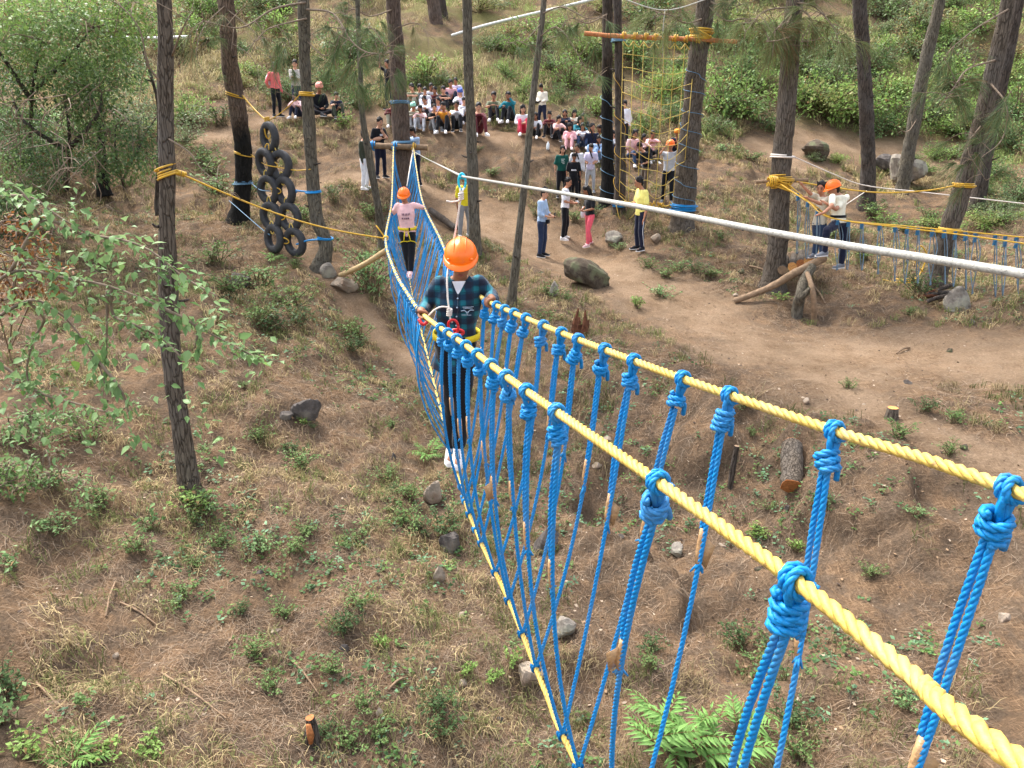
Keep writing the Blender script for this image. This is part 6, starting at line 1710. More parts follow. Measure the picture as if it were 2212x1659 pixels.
def harness(t, J, s, mat=HARN, legs=True):
    up = norm(J['neck'] - J['pelvis']); l = norm(J['hl'] - J['hr']); f = norm(np.cross(l, up))
    def strap(c, a, b_, w, tilt=0):
        mb = MB(); k = 28
        ang_ = np.arange(k) * 2 * math.pi / k
        V = []
        for (dz, rr) in ((-w / 2, 1), (w / 2, 1), (w / 2, .94), (-w / 2, .94)):
            for x in ang_: V.append(c + l * a * rr * math.cos(x) + f * b_ * rr * math.sin(x) + up * (dz + tilt * math.cos(x)))
        mb.add(V, ringfaces(4, k) + [(j + 3 * k, (j + 1) % k + 3 * k, (j + 1) % k, j) for j in range(k)]); return mb
    hb = obj('harness', strap(J['pelvis'] * .45 + J['waist'] * .55, .178 * s, .132 * s, .05 * s), mat, t)
    bk = MB(); box(bk, J['pelvis'] * .45 + J['waist'] * .55 + f * (.13 * s if np.dot(f, J['fwd']) > 0 else -.13 * s) + l * .06 * s, (.012 * s, .014 * s, .03 * s), np.array([l, f, up])); obj('buckle', bk, cloth('black', PALETTE['black']), hb)
    if legs:
        for q, sg in (('l', 1), ('r', -1)):
            a = J['h' + q]; d = norm(J['kn' + q] - a); c = a + d * .10 * s; u2 = norm(np.cross(d, J['fwd'])); w2 = np.cross(d, u2); ang_ = np.linspace(0, 2 * math.pi, 22)
            mb = MB(); tube(mb, np.array([c + d * .05 * s + u2 * .094 * s * math.cos(x) + w2 * .094 * s * math.sin(x) + d * .035 * math.sin(x) for x in ang_]), .009 * s, 5); obj('leg_loop', mb, mat, hb)
            mb = MB(); tube(mb, [c + J['fwd'] * .10 * s, J['pelvis'] + J['fwd'] * .14 * s + l * sg * .03 * s + up * .05 * s], .010 * s, 5); obj('strap', mb, mat, hb)
    return hb
harness(t, J, .88)

# ---- the boy in plaid
def plaid():
    m, nt, b = new_mat('plaid_shirt'); N, L = nt.nodes, nt.links
    tc = N.new('ShaderNodeTexCoord'); sp = N.new('ShaderNodeSeparateXYZ'); L.new(tc.outputs['Object'], sp.inputs[0])
    wob = noise(nt, tc.outputs['Object'], 6, 2)
    def stripe(ax, freq, lo, hi, ph=0.0):
        ad = N.new('ShaderNodeMath'); ad.operation = 'MULTIPLY_ADD'; ad.inputs[1].default_value = 0.02; L.new(wob, ad.inputs[0]); L.new(sp.outputs[ax], ad.inputs[2])
        mu = N.new('ShaderNodeMath'); mu.operation = 'MULTIPLY_ADD'; mu.inputs[1].default_value = freq; mu.inputs[2].default_value = ph; L.new(ad.outputs[0], mu.inputs[0])
        si = N.new('ShaderNodeMath'); si.operation = 'SINE'; L.new(mu.outputs[0], si.inputs[0])
        mr = N.new('ShaderNodeMapRange'); mr.inputs[1].default_value = lo; mr.inputs[2].default_value = hi; L.new(si.outputs[0], mr.inputs[0]); return mr.outputs[0]
    a = stripe('X', 72, -.55, .65); c = stripe('Z', 72, -.55, .65)
    a2 = stripe('X', 144, .85, .97, 1.2); c2 = stripe('Z', 144, .85, .97, .6)
    mx = N.new('ShaderNodeMath'); mx.operation = 'ADD'; L.new(a, mx.inputs[0]); L.new(c, mx.inputs[1])
    hf = N.new('ShaderNodeMath'); hf.operation = 'MULTIPLY'; hf.inputs[1].default_value = .5; L.new(mx.outputs[0], hf.inputs[0])
    col = ramp(nt, hf.outputs[0], [(0.0, srgb(12, 20, 42)), (.5, srgb(9, 54, 78)), (1.0, srgb(14, 108, 122))])
    m2 = N.new('ShaderNodeMath'); m2.operation = 'MAXIMUM'; L.new(a2, m2.inputs[0]); L.new(c2, m2.inputs[1])
    m3 = N.new('ShaderNodeMath'); m3.operation = 'MULTIPLY'; m3.inputs[1].default_value = .5; L.new(m2.outputs[0], m3.inputs[0])
    col = mixc(nt, m3.outputs[0], col, srgb(10, 14, 34))
    L.new(col, b.inputs['Base Color']); b.inputs['Roughness'].default_value = .9; b.inputs['Sheen Weight'].default_value = .1
    bp = N.new('ShaderNodeBump'); bp.inputs['Strength'].default_value = .4; bp.inputs['Distance'].default_value = .02
    L.new(noise(nt, tc.outputs['Object'], 16, 4), bp.inputs['Height']); L.new(bp.outputs[0], b.inputs['Normal'])
    return m
SB = 0.93
Yb = 5.02
def grip(q, parent):
    """five fingers closed round the hand rope"""
    C = NEAR_C if q == 'r' else FAR_C
    yc = 4.80 if q == 'r' else 4.70
    c = at_y(C, yc); ax = norm(at_y(C, yc - .1) - at_y(C, yc + .1))     # along the rope towards the camera
    top = norm(np.array([0, 0, 1.0]) - ax * ax[2]); side = np.cross(ax, top)     # side points left in picture
    out = -side if np.dot(side, [1, 0, 0]) > 0 else side
    if q == 'l': out = -out               # palm side away from the body
    for i in range(4):
        o_ = c + ax * (.030 - .021 * i); rr = .0235; ln = (0.95, 1.08, 1.0, .8)[i]
        P = [o_ + top * (rr + .008) + out * .022, ]
        for a in np.linspace(0.3, 0.3 + 3.6 * ln, 9):
            P.append(o_ + (math.cos(a) * top - math.sin(a) * out) * rr)
        mb = MB(); tube(mb, spline(P, 2), np.linspace(.0098, .0078, 19), 8); f = obj('finger', mb, SKINB, parent); ORIGIN[f.name] = ORIGIN[parent.name]
    P = [c - ax * .045 + top * .012 + out * .02, c - ax * .0 + out * .028 - top * .004, c + ax * .034 + out * .022 - top * .012, c + ax * .055 + out * .008 - top * .016]
    mb = MB(); tube(mb, spline(P, 4), np.linspace(.0125, .009, 13), 8); obj('thumb', mb, SKINB, parent)
    mb = MB()
    w = JB['wr' + q]
    pc = c + top * .030 + out * .016
    ellipsoid(mb, pc, np.array([ax * .040, out * .026, top * .017]), 12, 8)
    capsule(mb, w, pc - ax * .01, .026, .026, 10)
    V, Fc = voxel(mb, .007, 3); put('hand', mesh_from('hand', V - ORIGIN[parent.name], Fc, [SKINB]), parent)
SKINB = SKIN[1]
ORIGIN_FIX = True
pts = dict(pelvis=(984, 742, Yb + .06), waist=(987, 706, Yb + .06), chest=(992, 655, Yb + .03), hl=(1002, 752, Yb + .05), hr=(966, 752, Yb + .05), knl=(1000, 852, Yb + .03), knr=(976, 856, Yb + .06), anl=(990, 972, Yb - .02), anr=(974, 968, Yb + .26),
           shl=(1034, 610, Yb + .03), shr=(951, 612, Yb + .03), neck=(993, 596, Yb - .01), head=(996, 564, Yb - .10), ell=(1060, 638, Yb + .04), wrl=(1064, 652, Yb - .22), handl=(1062, 655, Yb - .3), elr=(919, 662, Yb + .10), wrr=(912, 672, Yb - .16), handr=(916, 680, Yb - .24))
JB = {k: W(*v) for k, v in pts.items()}
PLAID = plaid()
t, J, b, so, to = custom('boy in orange helmet and teal plaid shirt walking the rope bridge', pts, SB, PLAID, cloth('black_trousers', (20, 20, 24)), 'long', 'white', (1, 0, 0), (0, -1, 0), (0.0, -1, 0), .34, skin=SKINB, vox=.011, fingers=True, handfn=grip, helmet=True, hair='short', it=4, fdl=(0.0, -1, -.25), fdr=(0, -1, -.2), hem=.20)
BOY = t; JBo = J
harness(BOY, J, SB, legs=False)
up = norm(J['neck'] - J['pelvis']); tl = norm(J['shl'] - J['shr']); tf = norm(np.cross(tl, up)); tf = tf if tf[1] < 0 else -tf
# white T-shirt in the open neck, collar flaps, pocket emblem
mb = MB(); c = J['neck'] + tf * .083 - up * .035
mb.add([c - tl * .045 + up * .028, c + tl * .045 + up * .028, c + tl * .018 - up * .03 + tf * .012, c - up * .062 + tf * .02, c - tl * .018 - up * .03 + tf * .012], [(0, 4, 3, 2, 1)]); obj('undershirt', mb, cloth('white', PALETTE['white']), BOY, smooth=False)
for q in (1, -1):
    mb = MB(); c = J['neck'] + tf * .09 + tl * q * .05 - up * .01
    V = [c + up * .03 - tf * .04 + tl * q * .012, c + tl * q * .045 - up * .0 - tf * .03, c + tl * q * .035 - up * .05 + tf * .012, c - tl * q * .02 - up * .055 + tf * .022]
    V2 = [v - tf * .006 for v in V]
    mb.add(V + V2, [(0, 1, 2, 3), (7, 6, 5, 4), (0, 4, 5, 1), (1, 5, 6, 2), (2, 6, 7, 3), (3, 7, 4, 0)]); obj('collar', mb, PLAID, BOY, smooth=False)
ec = J['chest'] + tf * .131 + tl * .062 - up * .012
EMB = simple('emblem_thread', srgb(176, 196, 214), .8, .1); mb = MB()
def eb(pts_, r=.0022):
    tube(mb, [ec + tl * x * SB + up * z * SB - tf * abs(x) * .2 for x, z in pts_], r, 4)
eb([(-.045, .004), (-.022, .010), (0, -.004), (.022, .012), (.047, .008)], .0030); eb([(-.008, .0), (0, -.022), (.008, .0)], .003); eb([(-.035, .034), (-.01, .036), (.02, .034), (.042, .036)]); eb([(-.04, -.026), (.03, -.028)]); eb([(-.03, .022), (.0, .026), (.036, .02)], .0016)
obj('pocket_emblem', mb, EMB, BOY)
mb = MB(); tube(mb, [J['neck'] + tf * .10 - up * .09, J['chest'] + tf * .128, J['waist'] + tf * .118], .004, 4); obj('placket', mb, PLAID, BOY)
for k in range(4):
    q = J['neck'] + tf * .118 - up * (.115 + .065 * k); mb = MB(); ellipsoid(mb, q, np.array([tl * .006, tf * .003, up * .006]), 8, 4); obj('button', mb, EMB, BOY)
sm = MB()
for k in range(3):
    a = J['anl'] + np.array([-.02 + .014 * k, -.075, .0]); tube(sm, [a + [0, 0, .03], a + [.006, -.03, .012], a + [.012, -.055, -.012]], .0032, 4)
obj('shoe_stripes', sm, cloth('black', PALETTE['black']), BOY)
# red carabiner clipped at the harness
RED = simple('carabiner_red', srgb(206, 24, 30), .3, .05, spec=.6)
c = W(980, 706, 4.70); t = thing('carabiner', 'red screw carabiner clipped between the white tether and the yellow harness', 'carabiner', c)
mb = MB(); a = np.linspace(0, 6.283, 25); e1_, e2_ = np.array([.9, 0, .25]), np.array([-.25, 0, .95])
tube(mb, np.array([c + e1_ * .028 * math.cos(x) * (1.15 + .25 * math.sin(x)) + e2_ * .048 * math.sin(x) for x in a]), .0085, 8); obj('frame', mb, RED, t)
c2 = W(986, 718, 4.72); mb = MB(); tube(mb, np.array([c2 + np.array([.045 * math.cos(x), 0.0, .018 * math.sin(x)]) for x in a]), .010, 8); obj('descender', mb, RED, t)
mb = MB(); tube(mb, spline([W(905, 690, 4.70), W(911, 699, 4.68), W(918, 700, 4.68), W(923, 694, 4.69)], 4), .011, 6); o = obj('cord', mb, RED, None, loc=W(905, 690, 4.70)); set_tags(o, 'short red cord on the near hand rope below the boy right hand', 'cord')
# bag held by the girls, small things on the bank
p = W(1247, 420, 22.0); p = G(1184, 330)
c = W(1259, 462, 18.5); t = thing('bag', 'small white and green plastic bag between the two girls', 'bag', c); mb = MB(); ellipsoid(mb, c, np.array([[.06, 0, 0], [0, .04, 0], [0, 0, .10]]), 10, 8); tube(mb, [c + [0, 0, .08], c + [.0, 0, .17]], .02, 6); obj('sack', mb, cloth('white', PALETTE['white']), t)
p = gp(1183, 324); mb = MB(); loft(mb, [p, p + [0, 0, .03], p + [.01, 0, .16], p + [.01, 0, .19], p + [.01, 0, .22]], [.04, .045, .045, .018, .018], [.04, .045, .045, .018, .018], np.array([1., 0, 0]), np.array([0, 1., 0]), 10); o = obj('bottle', mb, simple('clear_plastic_white', srgb(214, 220, 222), .3, .1, spec=.5), None, loc=p); set_tags(o, 'small white plastic bottle on the terrace edge left of the green T-shirt girl', 'bottle')
# ------------------------------------------------------------------ plants
LEAF = leaf_mat('leaf', trans=0.35, rough=0.45)
LEAF_PALE = leaf_mat('leaf_pale', trans=0.35, rough=0.4)
DRY = leaf_mat('dry_grass', trans=0.15, rough=0.8)
STEM = simple('plant_stem', srgb(96, 84, 62), .9, .3, 20)

PAL = {'bright': ((.15, .25, .055), (.29, .42, .12)), 'mid': ((.10, .175, .055), (.20, .29, .10)), 'dark': ((.055, .105, .04), (.115, .175, .065)), 'blue': ((.12, .215, .075), (.27, .40, .17)), 'yellow': ((.21, .25, .08), (.38, .39, .15)), 'dry': ((.18, .12, .06), (.36, .26, .13)), 'grey': ((.13, .18, .09), (.26, .31, .17))}
def pcol(pal, n, rng, dead=0.0):
    a, b = np.array(PAL[pal][0]), np.array(PAL[pal][1])
    c = a + (b - a) * rng.uniform(0, 1, (n, 1)) ** 1.3
    if dead:
        d = rng.uniform(0, 1, n) < dead; c[d] = np.array([.22, .14, .06]) * rng.uniform(.6, 1.3, (d.sum(), 1))
    return c

def leaf_quads(P, D, L, wr, rng, fold=0.25, droop=0.15, two=False):
    """leaves at P growing along D (n,3) of length L; one diamond quad each, or two folded halves"""
    n = len(P); L = np.broadcast_to(L, (n,))[:, None]
    D = D / np.linalg.norm(D, axis=1)[:, None]
    upv = np.array([0, 0, 1.0]) + rng.normal(0, .45, (n, 3))
    S = np.cross(D, upv); S /= (np.linalg.norm(S, axis=1)[:, None] + 1e-9)
    N = np.cross(S, D)
    tip = P + D * L - np.array([0, 0, 1]) * droop * L
    mid = P + D * L * 0.45 - N * 0
    if not two:
        return np.stack([P, mid + S * L * wr - N * L * fold * .3, tip, mid - S * L * wr - N * L * fold * .3], 1)
    a = np.stack([P, mid + S * L * wr + N * L * fold * .35, tip, mid], 1)
    b = np.stack([P, mid, tip, mid - S * L * wr + N * L * fold * .35], 1)
    return np.concatenate([a, b], 0)

def shrub_mesh(seed, n=800, pal='mid', leaf=.06, flat=.8, pal2=None, clumps=16, wr=.28):
    """unit shrub: about 1 m wide, leaves in clumps on radiating stems"""
    rng = np.random.default_rng(seed)
    mb = MB(); Ps = []; Ds = []; Cs = []
    clumps = int(clumps * 1.7)
    for i in range(clumps):
        a = rng.uniform(0, 6.283); r = rng.uniform(.1, .62) ** 1.0; h = rng.uniform(.10, flat) * (1 - .55 * r / .62)
        c = np.array([math.cos(a) * r, math.sin(a) * r, h])
        S = spline([[0, 0, -.05], c * [.35, .35, .6], c, c + np.array([math.cos(a) * .10, math.sin(a) * .10, rng.uniform(-.06, .12)])], 5)
        tube(mb, S, np.linspace(.012, .003, len(S)), 4)
        m = max(8, n // clumps)
        t_ = (rng.uniform(.35, 1.0, m) * (len(S) - 1)).astype(int)
        spr = rng.normal(0, 1, (m, 3)) * rng.uniform(.02, .075, (m, 1))
        Ps.append(S[t_] + spr); Ds.append(spr * 9 + rng.normal(0, .35, (m, 3)) + [math.cos(a) * .4, math.sin(a) * .4, .2])
        col = pcol(pal2 if (pal2 and rng.uniform() < .4) else pal, m, rng, .03) * rng.uniform(.8, 1.2)
        Cs.append(col)
    P = np.concatenate(Ps); D = np.concatenate(Ds); Cc = np.concatenate(Cs)
    V = leaf_quads(P, D, leaf * rng.uniform(.6, 1.3, len(P)), wr, rng)
    fo = quads_mesh('foliage', V.reshape(-1, 3), len(V), LEAF, np.repeat(Cc, 4, 0))
    return fo, mesh_from('stems', mb.arr(), mb.f, [STEM])

def weed_mesh(seed, stems=9, per=9, pal='mid', leaf=.16, spread=.45, tall=.6):
    rng = np.random.default_rng(seed); mb = MB(); Ps, Ds = [], []
    for i in range(stems):
        a = rng.uniform(0, 6.283); r = rng.uniform(.1, spread); h = rng.uniform(.25, tall)
        S = spline([np.array([rng.normal(0, .08), rng.normal(0, .08), -.04]), np.array([math.cos(a) * r * .5, math.sin(a) * r * .5, h * .6]) + rng.normal(0, .06, 3), [math.cos(a) * r, math.sin(a) * r, h]], 5)
        tube(mb, S, np.linspace(.010, .004, len(S)), 4)
        for k in range(per):
            t = rng.uniform(.3, 1); p = S[min(len(S) - 1, int(t * (len(S) - 1)))]
            b = rng.uniform(0, 6.283); Ps.append(p + rng.normal(0, .03, 3)); Ds.append([math.cos(b), math.sin(b), rng.uniform(-.3, .7)])
    P = np.array(Ps); D = np.array(Ds)
    V = leaf_quads(P, D, leaf * rng.uniform(.5, 1.25, len(P)), .26, rng, two=True)
    c = pcol(pal, len(P), rng, .04); c = np.concatenate([c, c * .94])
    fo = quads_mesh('leaves', V.reshape(-1, 3), len(V), LEAF, np.repeat(c, 4, 0))
    return fo, mesh_from('stems', mb.arr(), mb.f, [STEM])

LM = [(380, 500, 'left foreground pine'), (515, 300, 'burnt pine'), (600, 410, 'hanging tyres'), (672, 330, 'slender tyre pine'), (870, 200, 'bridge pine'), (820, 330, 'cross pole'), (1015, 300, 'grey green middle pine'), (1150, 250, 'narrow leaning pine'), (1313, 250, 'blackened net pine'), (1420, 230, 'climbing net'), (1490, 250, 'stout net pine'),
      (1690, 250, 'platform pine'), (1740, 620, 'log platform'), (1872, 250, 'tall straight pine'), (1975, 230, 'grey leaning pine'), (2100, 330, 'banded leaning pine'), (1268, 605, 'mossy boulder'), (1250, 690, 'rotten stump'), (1925, 895, 'small cut stump'), (1706, 1030, 'sawn log'), (2065, 665, 'squared grey stone'), (1945, 385, 'flat grey boulder'),
      (1140, 1465, 'pointed pale stone'), (1216, 1370, 'grey gully block'), (950, 1250, 'thin standing stone'), (672, 1590, 'orange split stump'), (660, 900, 'slate slab'), (412, 1060, 'left pine root'), (860, 600, 'pale propping pole'), (1380, 470, 'yellow shirt man'), (950, 250, 'seated boys'), (600, 200, 'woman in coral'), (1576, 1000, 'charred post stub'), (1000, 900, 'boy in plaid'),
      (100, 1600, 'lower left corner'), (2150, 1600, 'lower right corner'), (100, 100, 'upper left corner'), (2150, 60, 'upper right corner'), (700, 20, 'top edge left of the bridge pine'), (1250, 20, 'top edge left of the net'), (1780, 30, 'top edge right of the platform pine')]
USED = {}
def where(u, v):
    best = sorted(LM, key=lambda q: (q[0] - u) ** 2 + (q[1] - v) ** 2)[:6]
    out = []
    for b in best:
        dx, dy = u - b[0], v - b[1]; d = math.hypot(dx, dy)
        rel = ('right of' if dx > 0 else 'left of') if abs(dx) > abs(dy) else ('below' if dy > 0 else 'above')
        out.append((('just ' if d < 70 else ('well ' if d > 190 else '')) + rel, b[2]))
    return out
def plant_label(kind, u, v):
    w = where(u, v)
    cand = ['%s %s the %s' % (kind, w[0][0], w[0][1])] + ['%s %s the %s, %s the %s' % (kind, w[a][0], w[a][1], w[b][0], w[b][1]) for a in range(5) for b in range(a + 1, 6)]
    for lab in cand:
        if len(lab.split()) <= 16 and lab not in USED:
            USED[lab] = 1; return lab
    return '%s %s the %s' % (kind, w[0][0], w[0][1])

def plant(name, cat, lab, mesh2, p, sc, rot, group, parts=('foliage', 'stems')):
    t = thing(name, lab, cat, p, group)
    t.rotation_euler = (random.uniform(-.12, .12), random.uniform(-.12, .12), rot); t.scale = sc if isinstance(sc, tuple) else (sc,) * 3
    a = put(parts[0], mesh2[0], t); a['kind'] = 'stuff'
    b = put(parts[1], mesh2[1], t); b['kind'] = 'stuff'
    return t

# --- shrubs of the upper slope
SH = {'bright': [shrub_mesh(1, 1500, 'bright', .06, .85, 'mid', 24), shrub_mesh(2, 1500, 'bright', .06, .6, 'yellow', 22)], 'mid': [shrub_mesh(3, 1400, 'mid', .06, .85, 'bright', 22), shrub_mesh(4, 1400, 'mid', .06, .7, 'grey', 22)], 'dark': [shrub_mesh(5, 1400, 'dark', .06, .8, 'mid', 20), shrub_mesh(6, 1300, 'dark', .055, .9, 'blue', 22)],
      'grey': [shrub_mesh(7, 1100, 'grey', .06, .8, 'mid', 20)], 'yellow': [shrub_mesh(8, 1000, 'yellow', .08, .75, 'dry', 18, .16)]}
ADJ = {'bright': 'bright green shrub', 'mid': 'leafy green shrub', 'dark': 'dark green shrub', 'grey': 'grey green shrub', 'yellow': 'yellowish dry shrub'}
rs = np.random.default_rng(12)
def shrub(u, v, wpx, kind, tall=1.0, group='shrubs on the upper slope'):
    p = G(u, v); s = depth(p) / F * wpx
    m = SH[kind][int(rs.integers(len(SH[kind])))]
    plant('shrub', 'shrub', plant_label(ADJ[kind], u, v), m, p, (s, s, s * tall), rs.uniform(0, 6.28), group)
# measured larger ones
for q in [(1780, 255, 150, 'bright', 1.0), (1840, 265, 130, 'bright', .9), (1740, 235, 120, 'mid', 1.0), (1930, 285, 120, 'mid', 1.0), (1900, 295, 90, 'dark', .8), (2010, 270, 120, 'mid', .9), (2080, 300, 110, 'mid', 1.0), (2170, 330, 130, 'dark', 1.0), (2195, 260, 130, 'mid', 1.0), (1560, 250, 130, 'mid', 1.1), (1610, 255, 120, 'mid', .9), (1640, 200, 110, 'bright', .9),
          (1590, 180, 120, 'dark', 1.0), (1670, 285, 80, 'dark', .8), (1540, 290, 80, 'mid', .8), (1440, 215, 100, 'bright', 1.2), (1480, 195, 90, 'bright', 1.0), (1455, 265, 80, 'dark', 1.0), (1390, 285, 60, 'mid', 1.1), (1285, 250, 70, 'bright', 1.2), (1250, 260, 50, 'mid', 1.0), (925, 178, 90, 'bright', 1.3), (955, 190, 60, 'mid', 1.0), (905, 190, 60, 'dark', .9), (700, 190, 80, 'dark', .9), (775, 235, 80, 'dark', 1.3), (735, 180, 70, 'mid', 1),
          (1075, 258, 48, 'bright', 1.2), (1810, 352, 40, 'bright', 1.0), (2020, 345, 60, 'bright', .9), (2000, 372, 50, 'mid', .7), (1970, 345, 40, 'mid', .7), (2140, 390, 90, 'mid', .9), (2190, 440, 90, 'dark', .9), (2060, 340, 60, 'mid', .8), (1760, 350, 36, 'grey', .9), (1900, 240, 110, 'mid', 1.0), (1960, 215, 110, 'bright', .9), (2040, 200, 120, 'mid', 1.0), (2110, 190, 120, 'bright', .8), (1800, 190, 110, 'mid', .9), (1740, 160, 100, 'mid', .9),
          (1660, 130, 110, 'mid', 1.0), (1570, 110, 100, 'mid', 1.0), (1490, 110, 90, 'dark', 1.0), (1400, 60, 110, 'dark', 1.0), (1370, 110, 80, 'mid', 1), (1280, 130, 90, 'mid', .9), (1230, 190, 90, 'mid', 1.1), (1190, 150, 70, 'grey', 1), (1115, 120, 70, 'bright', .9), (1090, 170, 60, 'mid', .9), (1060, 110, 70, 'mid', .9), (1130, 210, 60, 'mid', 1.0), (1210, 220, 60, 'dark', 1.0)]:
    shrub(*q)
# the rest of the slope, thinning to the left and towards the terraces
for i in range(150):
    u = rs.uniform(-30, 2240); v = rs.uniform(-20, 175)
    if u < 1350 and rs.uniform() < .45: continue
    if v > 120 and 800 < u < 1250: continue
    kind = rs.choice(['mid', 'bright', 'dark', 'grey', 'yellow', 'mid'], p=[.22, .26, .06, .18, .20, .08])
    shrub(u, v, rs.uniform(45, 115), kind, rs.uniform(.7, 1.1))
for i in range(26):
    u = rs.uniform(20, 760); v = rs.uniform(100, 330)
    if v > 240 and u > 420: continue
    shrub(u, v, rs.uniform(45, 110), rs.choice(['dark', 'mid', 'grey', 'yellow']), rs.uniform(.7, 1.1))
for i in range(16):
    shrub(rs.uniform(2020, 2230), rs.uniform(290, 560), rs.uniform(40, 90), rs.choice(['mid', 'dark', 'grey', 'bright']), rs.uniform(.6, .9), 'shrubs on the right bank')

# --- broadleaf trees and big bushes at upper left
def leafy_tree(label, base, stem_pts, clumps, n, pal, leaf, name='broadleaf_tree', cat='tree', pal2=None, spread=1.0, seed=1, mat=BARK_DARK, w=(.08, .02), group=None, fmat=None):
    rng = np.random.default_rng(seed)
    t = thing(name, label, cat, base, group)
    mb = MB()
    for sp in stem_pts:
        P = spline([np.asarray(q) for q in sp], 5); tube(mb, P, np.linspace(w[0], w[1], len(P)), 7)
    obj('trunk', mb, mat, t)
    tips = [np.asarray(sp[-1]) for sp in stem_pts]
    lim = MB(); Ps, Ds, Cs = [], [], []
    m = n // len(clumps)
    for c, r in clumps:
        c = np.asarray(c); near = min(tips, key=lambda q: np.linalg.norm(q - c))
        tube(lim, spline([near, (near + c) / 2 + rng.normal(0, .1, 3), c], 3), np.linspace(w[1], .006, 7), 4)
        for k in range(4):
            d = norm(rng.normal(size=3)) * r * .9; tube(lim, [c, c + d * .5 + [0, 0, .03], c + d], [.007, .005, .003], 4)
        q = rng.normal(0, 1, (m, 3)); q /= np.linalg.norm(q, axis=1)[:, None]; q = q * (rng.uniform(0, 1, (m, 1)) ** .45) * r * np.array([1.15, 1, .75])
        Ps.append(c + q); Ds.append(q / r + rng.normal(0, .5, (m, 3)) + [0, 0, -.15]); Cs.append(pcol(pal2 if (pal2 and rng.uniform() < .4) else pal, m, rng, .03) * rng.uniform(.75, 1.2))
    lo = obj('limbs', lim, TWIG, t); lo['kind'] = 'stuff'
    P = np.concatenate(Ps); D = np.concatenate(Ds); Cc = np.concatenate(Cs)
    V = leaf_quads(P, D, leaf * rng.uniform(.6, 1.3, len(P)), .27, rng)
    o = put('foliage', quads_mesh('foliage', V.reshape(-1, 3) - base, len(V), fmat or LEAF, np.repeat(Cc, 4, 0)), t); o['kind'] = 'stuff'
    return t
def cl(list_, Y, r, jit=.5, seed=0):
    rng = np.random.default_rng(seed)
    return [(W(u, v, Y + rng.uniform(-jit, jit)), r * rng.uniform(.7, 1.25)) for u, v in list_]
b0 = G(60, 330)
leafy_tree('big bright green broadleaf tree filling the upper left corner', b0, [[b0 - [0, 0, .2], W(70, 200, 15.5), W(90, 90, 15.2)], [W(70, 200, 15.5), W(150, 120, 15.2), W(200, 60, 15)], [W(70, 220, 15.5), W(10, 130, 15), W(-40, 60, 15)]],
           cl([(10, 15), (60, 10), (110, 25), (165, 15), (215, 10), (265, 20), (310, 8), (330, 35), (290, 55), (240, 50), (185, 45), (130, 55), (80, 50), (30, 55), (5, 90), (55, 90), (105, 95), (160, 90), (210, 85), (255, 80), (120, 130), (60, 130), (15, 130), (170, 125), (-30, 40), (-40, 100), (230, 110), (140, -15), (40, -20), (250, -20)], 15.2, .60, 1.1, 3), 14000, 'mid', .068, pal2='bright', seed=4, w=(.05, .012))
b1 = G(140, 400)
leafy_tree('dark green bushy tree below the bright tree in the upper left', b1, [[b1 - [0, 0, .2], W(150, 300, 15.5), W(140, 220, 15.5)], [W(150, 320, 15.5), W(210, 250, 15.3), W(220, 200, 15.3)], [W(150, 330, 15.5), W(60, 270, 15), W(30, 220, 15)]],
           cl([(150, 140), (200, 150), (110, 160), (160, 180), (215, 185), (180, 215), (130, 205), (225, 220), (200, 250), (170, 250), (60, 170), (20, 180), (30, 300), (15, 270), (60, 330), (20, 350), (110, 300), (250, 170), (270, 150), (10, 225), (45, 390), (120, 350)], 15.6, .56, 1.0, 5), 11000, 'dark', .066, pal2='mid', seed=6, w=(.05, .012), group='bushy trees at upper left')
b2 = G(265, 390)
leafy_tree('thin grey green bush left of the foreground pine, over the dark hollow', b2, [[b2 - [0, 0, .2], W(250, 330, 15.3), W(250, 270, 15.3)], [b2, W(290, 340, 15.2), W(310, 300, 15.2)]],
           cl([(215, 330), (250, 350), (240, 300), (290, 330), (270, 370), (300, 300), (215, 370), (320, 350), (190, 300), (260, 270)], 15.2, .40, .6, 7), 3600, 'dark', .068, pal2='mid', seed=8, name='bush', cat='bush', group='bushy trees at upper left', w=(.03, .012))
for k_, (u_, v_, lab_, pal_) in enumerate([(40, 300, 'dense green thicket at the left edge under the bright corner tree', 'dark'), (130, 330, 'green thicket under the dark bushy tree at upper left', 'dark'), (215, 160, 'leafy thicket touching the white pipe at upper left', 'bright'), (30, 430, 'shady thicket at the left edge above the sapling leaves', 'dark'), (300, 240, 'light thicket between the bushy tree and the left pine', 'grey')]):
    bb = G(u_, v_ + 70); Yb_ = bb[1]
    leafy_tree(lab_, bb, [[bb, W(u_, v_ + 20, Yb_)], [bb, W(u_ + 40, v_ + 10, Yb_)]], [(W(u_ + rs.normal(0, 48), v_ + rs.normal(0, 34), Yb_ + rs.uniform(-.6, .6)), .38 * rs.uniform(.7, 1.2)) for q_ in range(17)], 3600, pal_, .065, pal2='blue', seed=50 + k_, name='thicket', cat='thicket', group='thickets at upper left', w=(.03, .012))
# thicket of bare twigs
rt = np.random.default_rng(15)
t = thing('bare_thicket', 'tangle of bare pale brown twigs at the left above the leafy sapling', 'thicket', G(90, 420)); mb = MB()
for i in range(90):
    a = W(rt.uniform(-20, 250), rt.uniform(180, 470), rt.uniform(12.5, 15)); d = np.array([rt.normal(0, .5), rt.normal(0, .3), -rt.uniform(.1, .8)])
    tube(mb, spline([a, a + d * .5 + rt.normal(0, .08, 3), a + d], 3), np.linspace(.009, .004, 7), 4)
o = obj('twigs', mb, TWIG, t); o['kind'] = 'stuff'

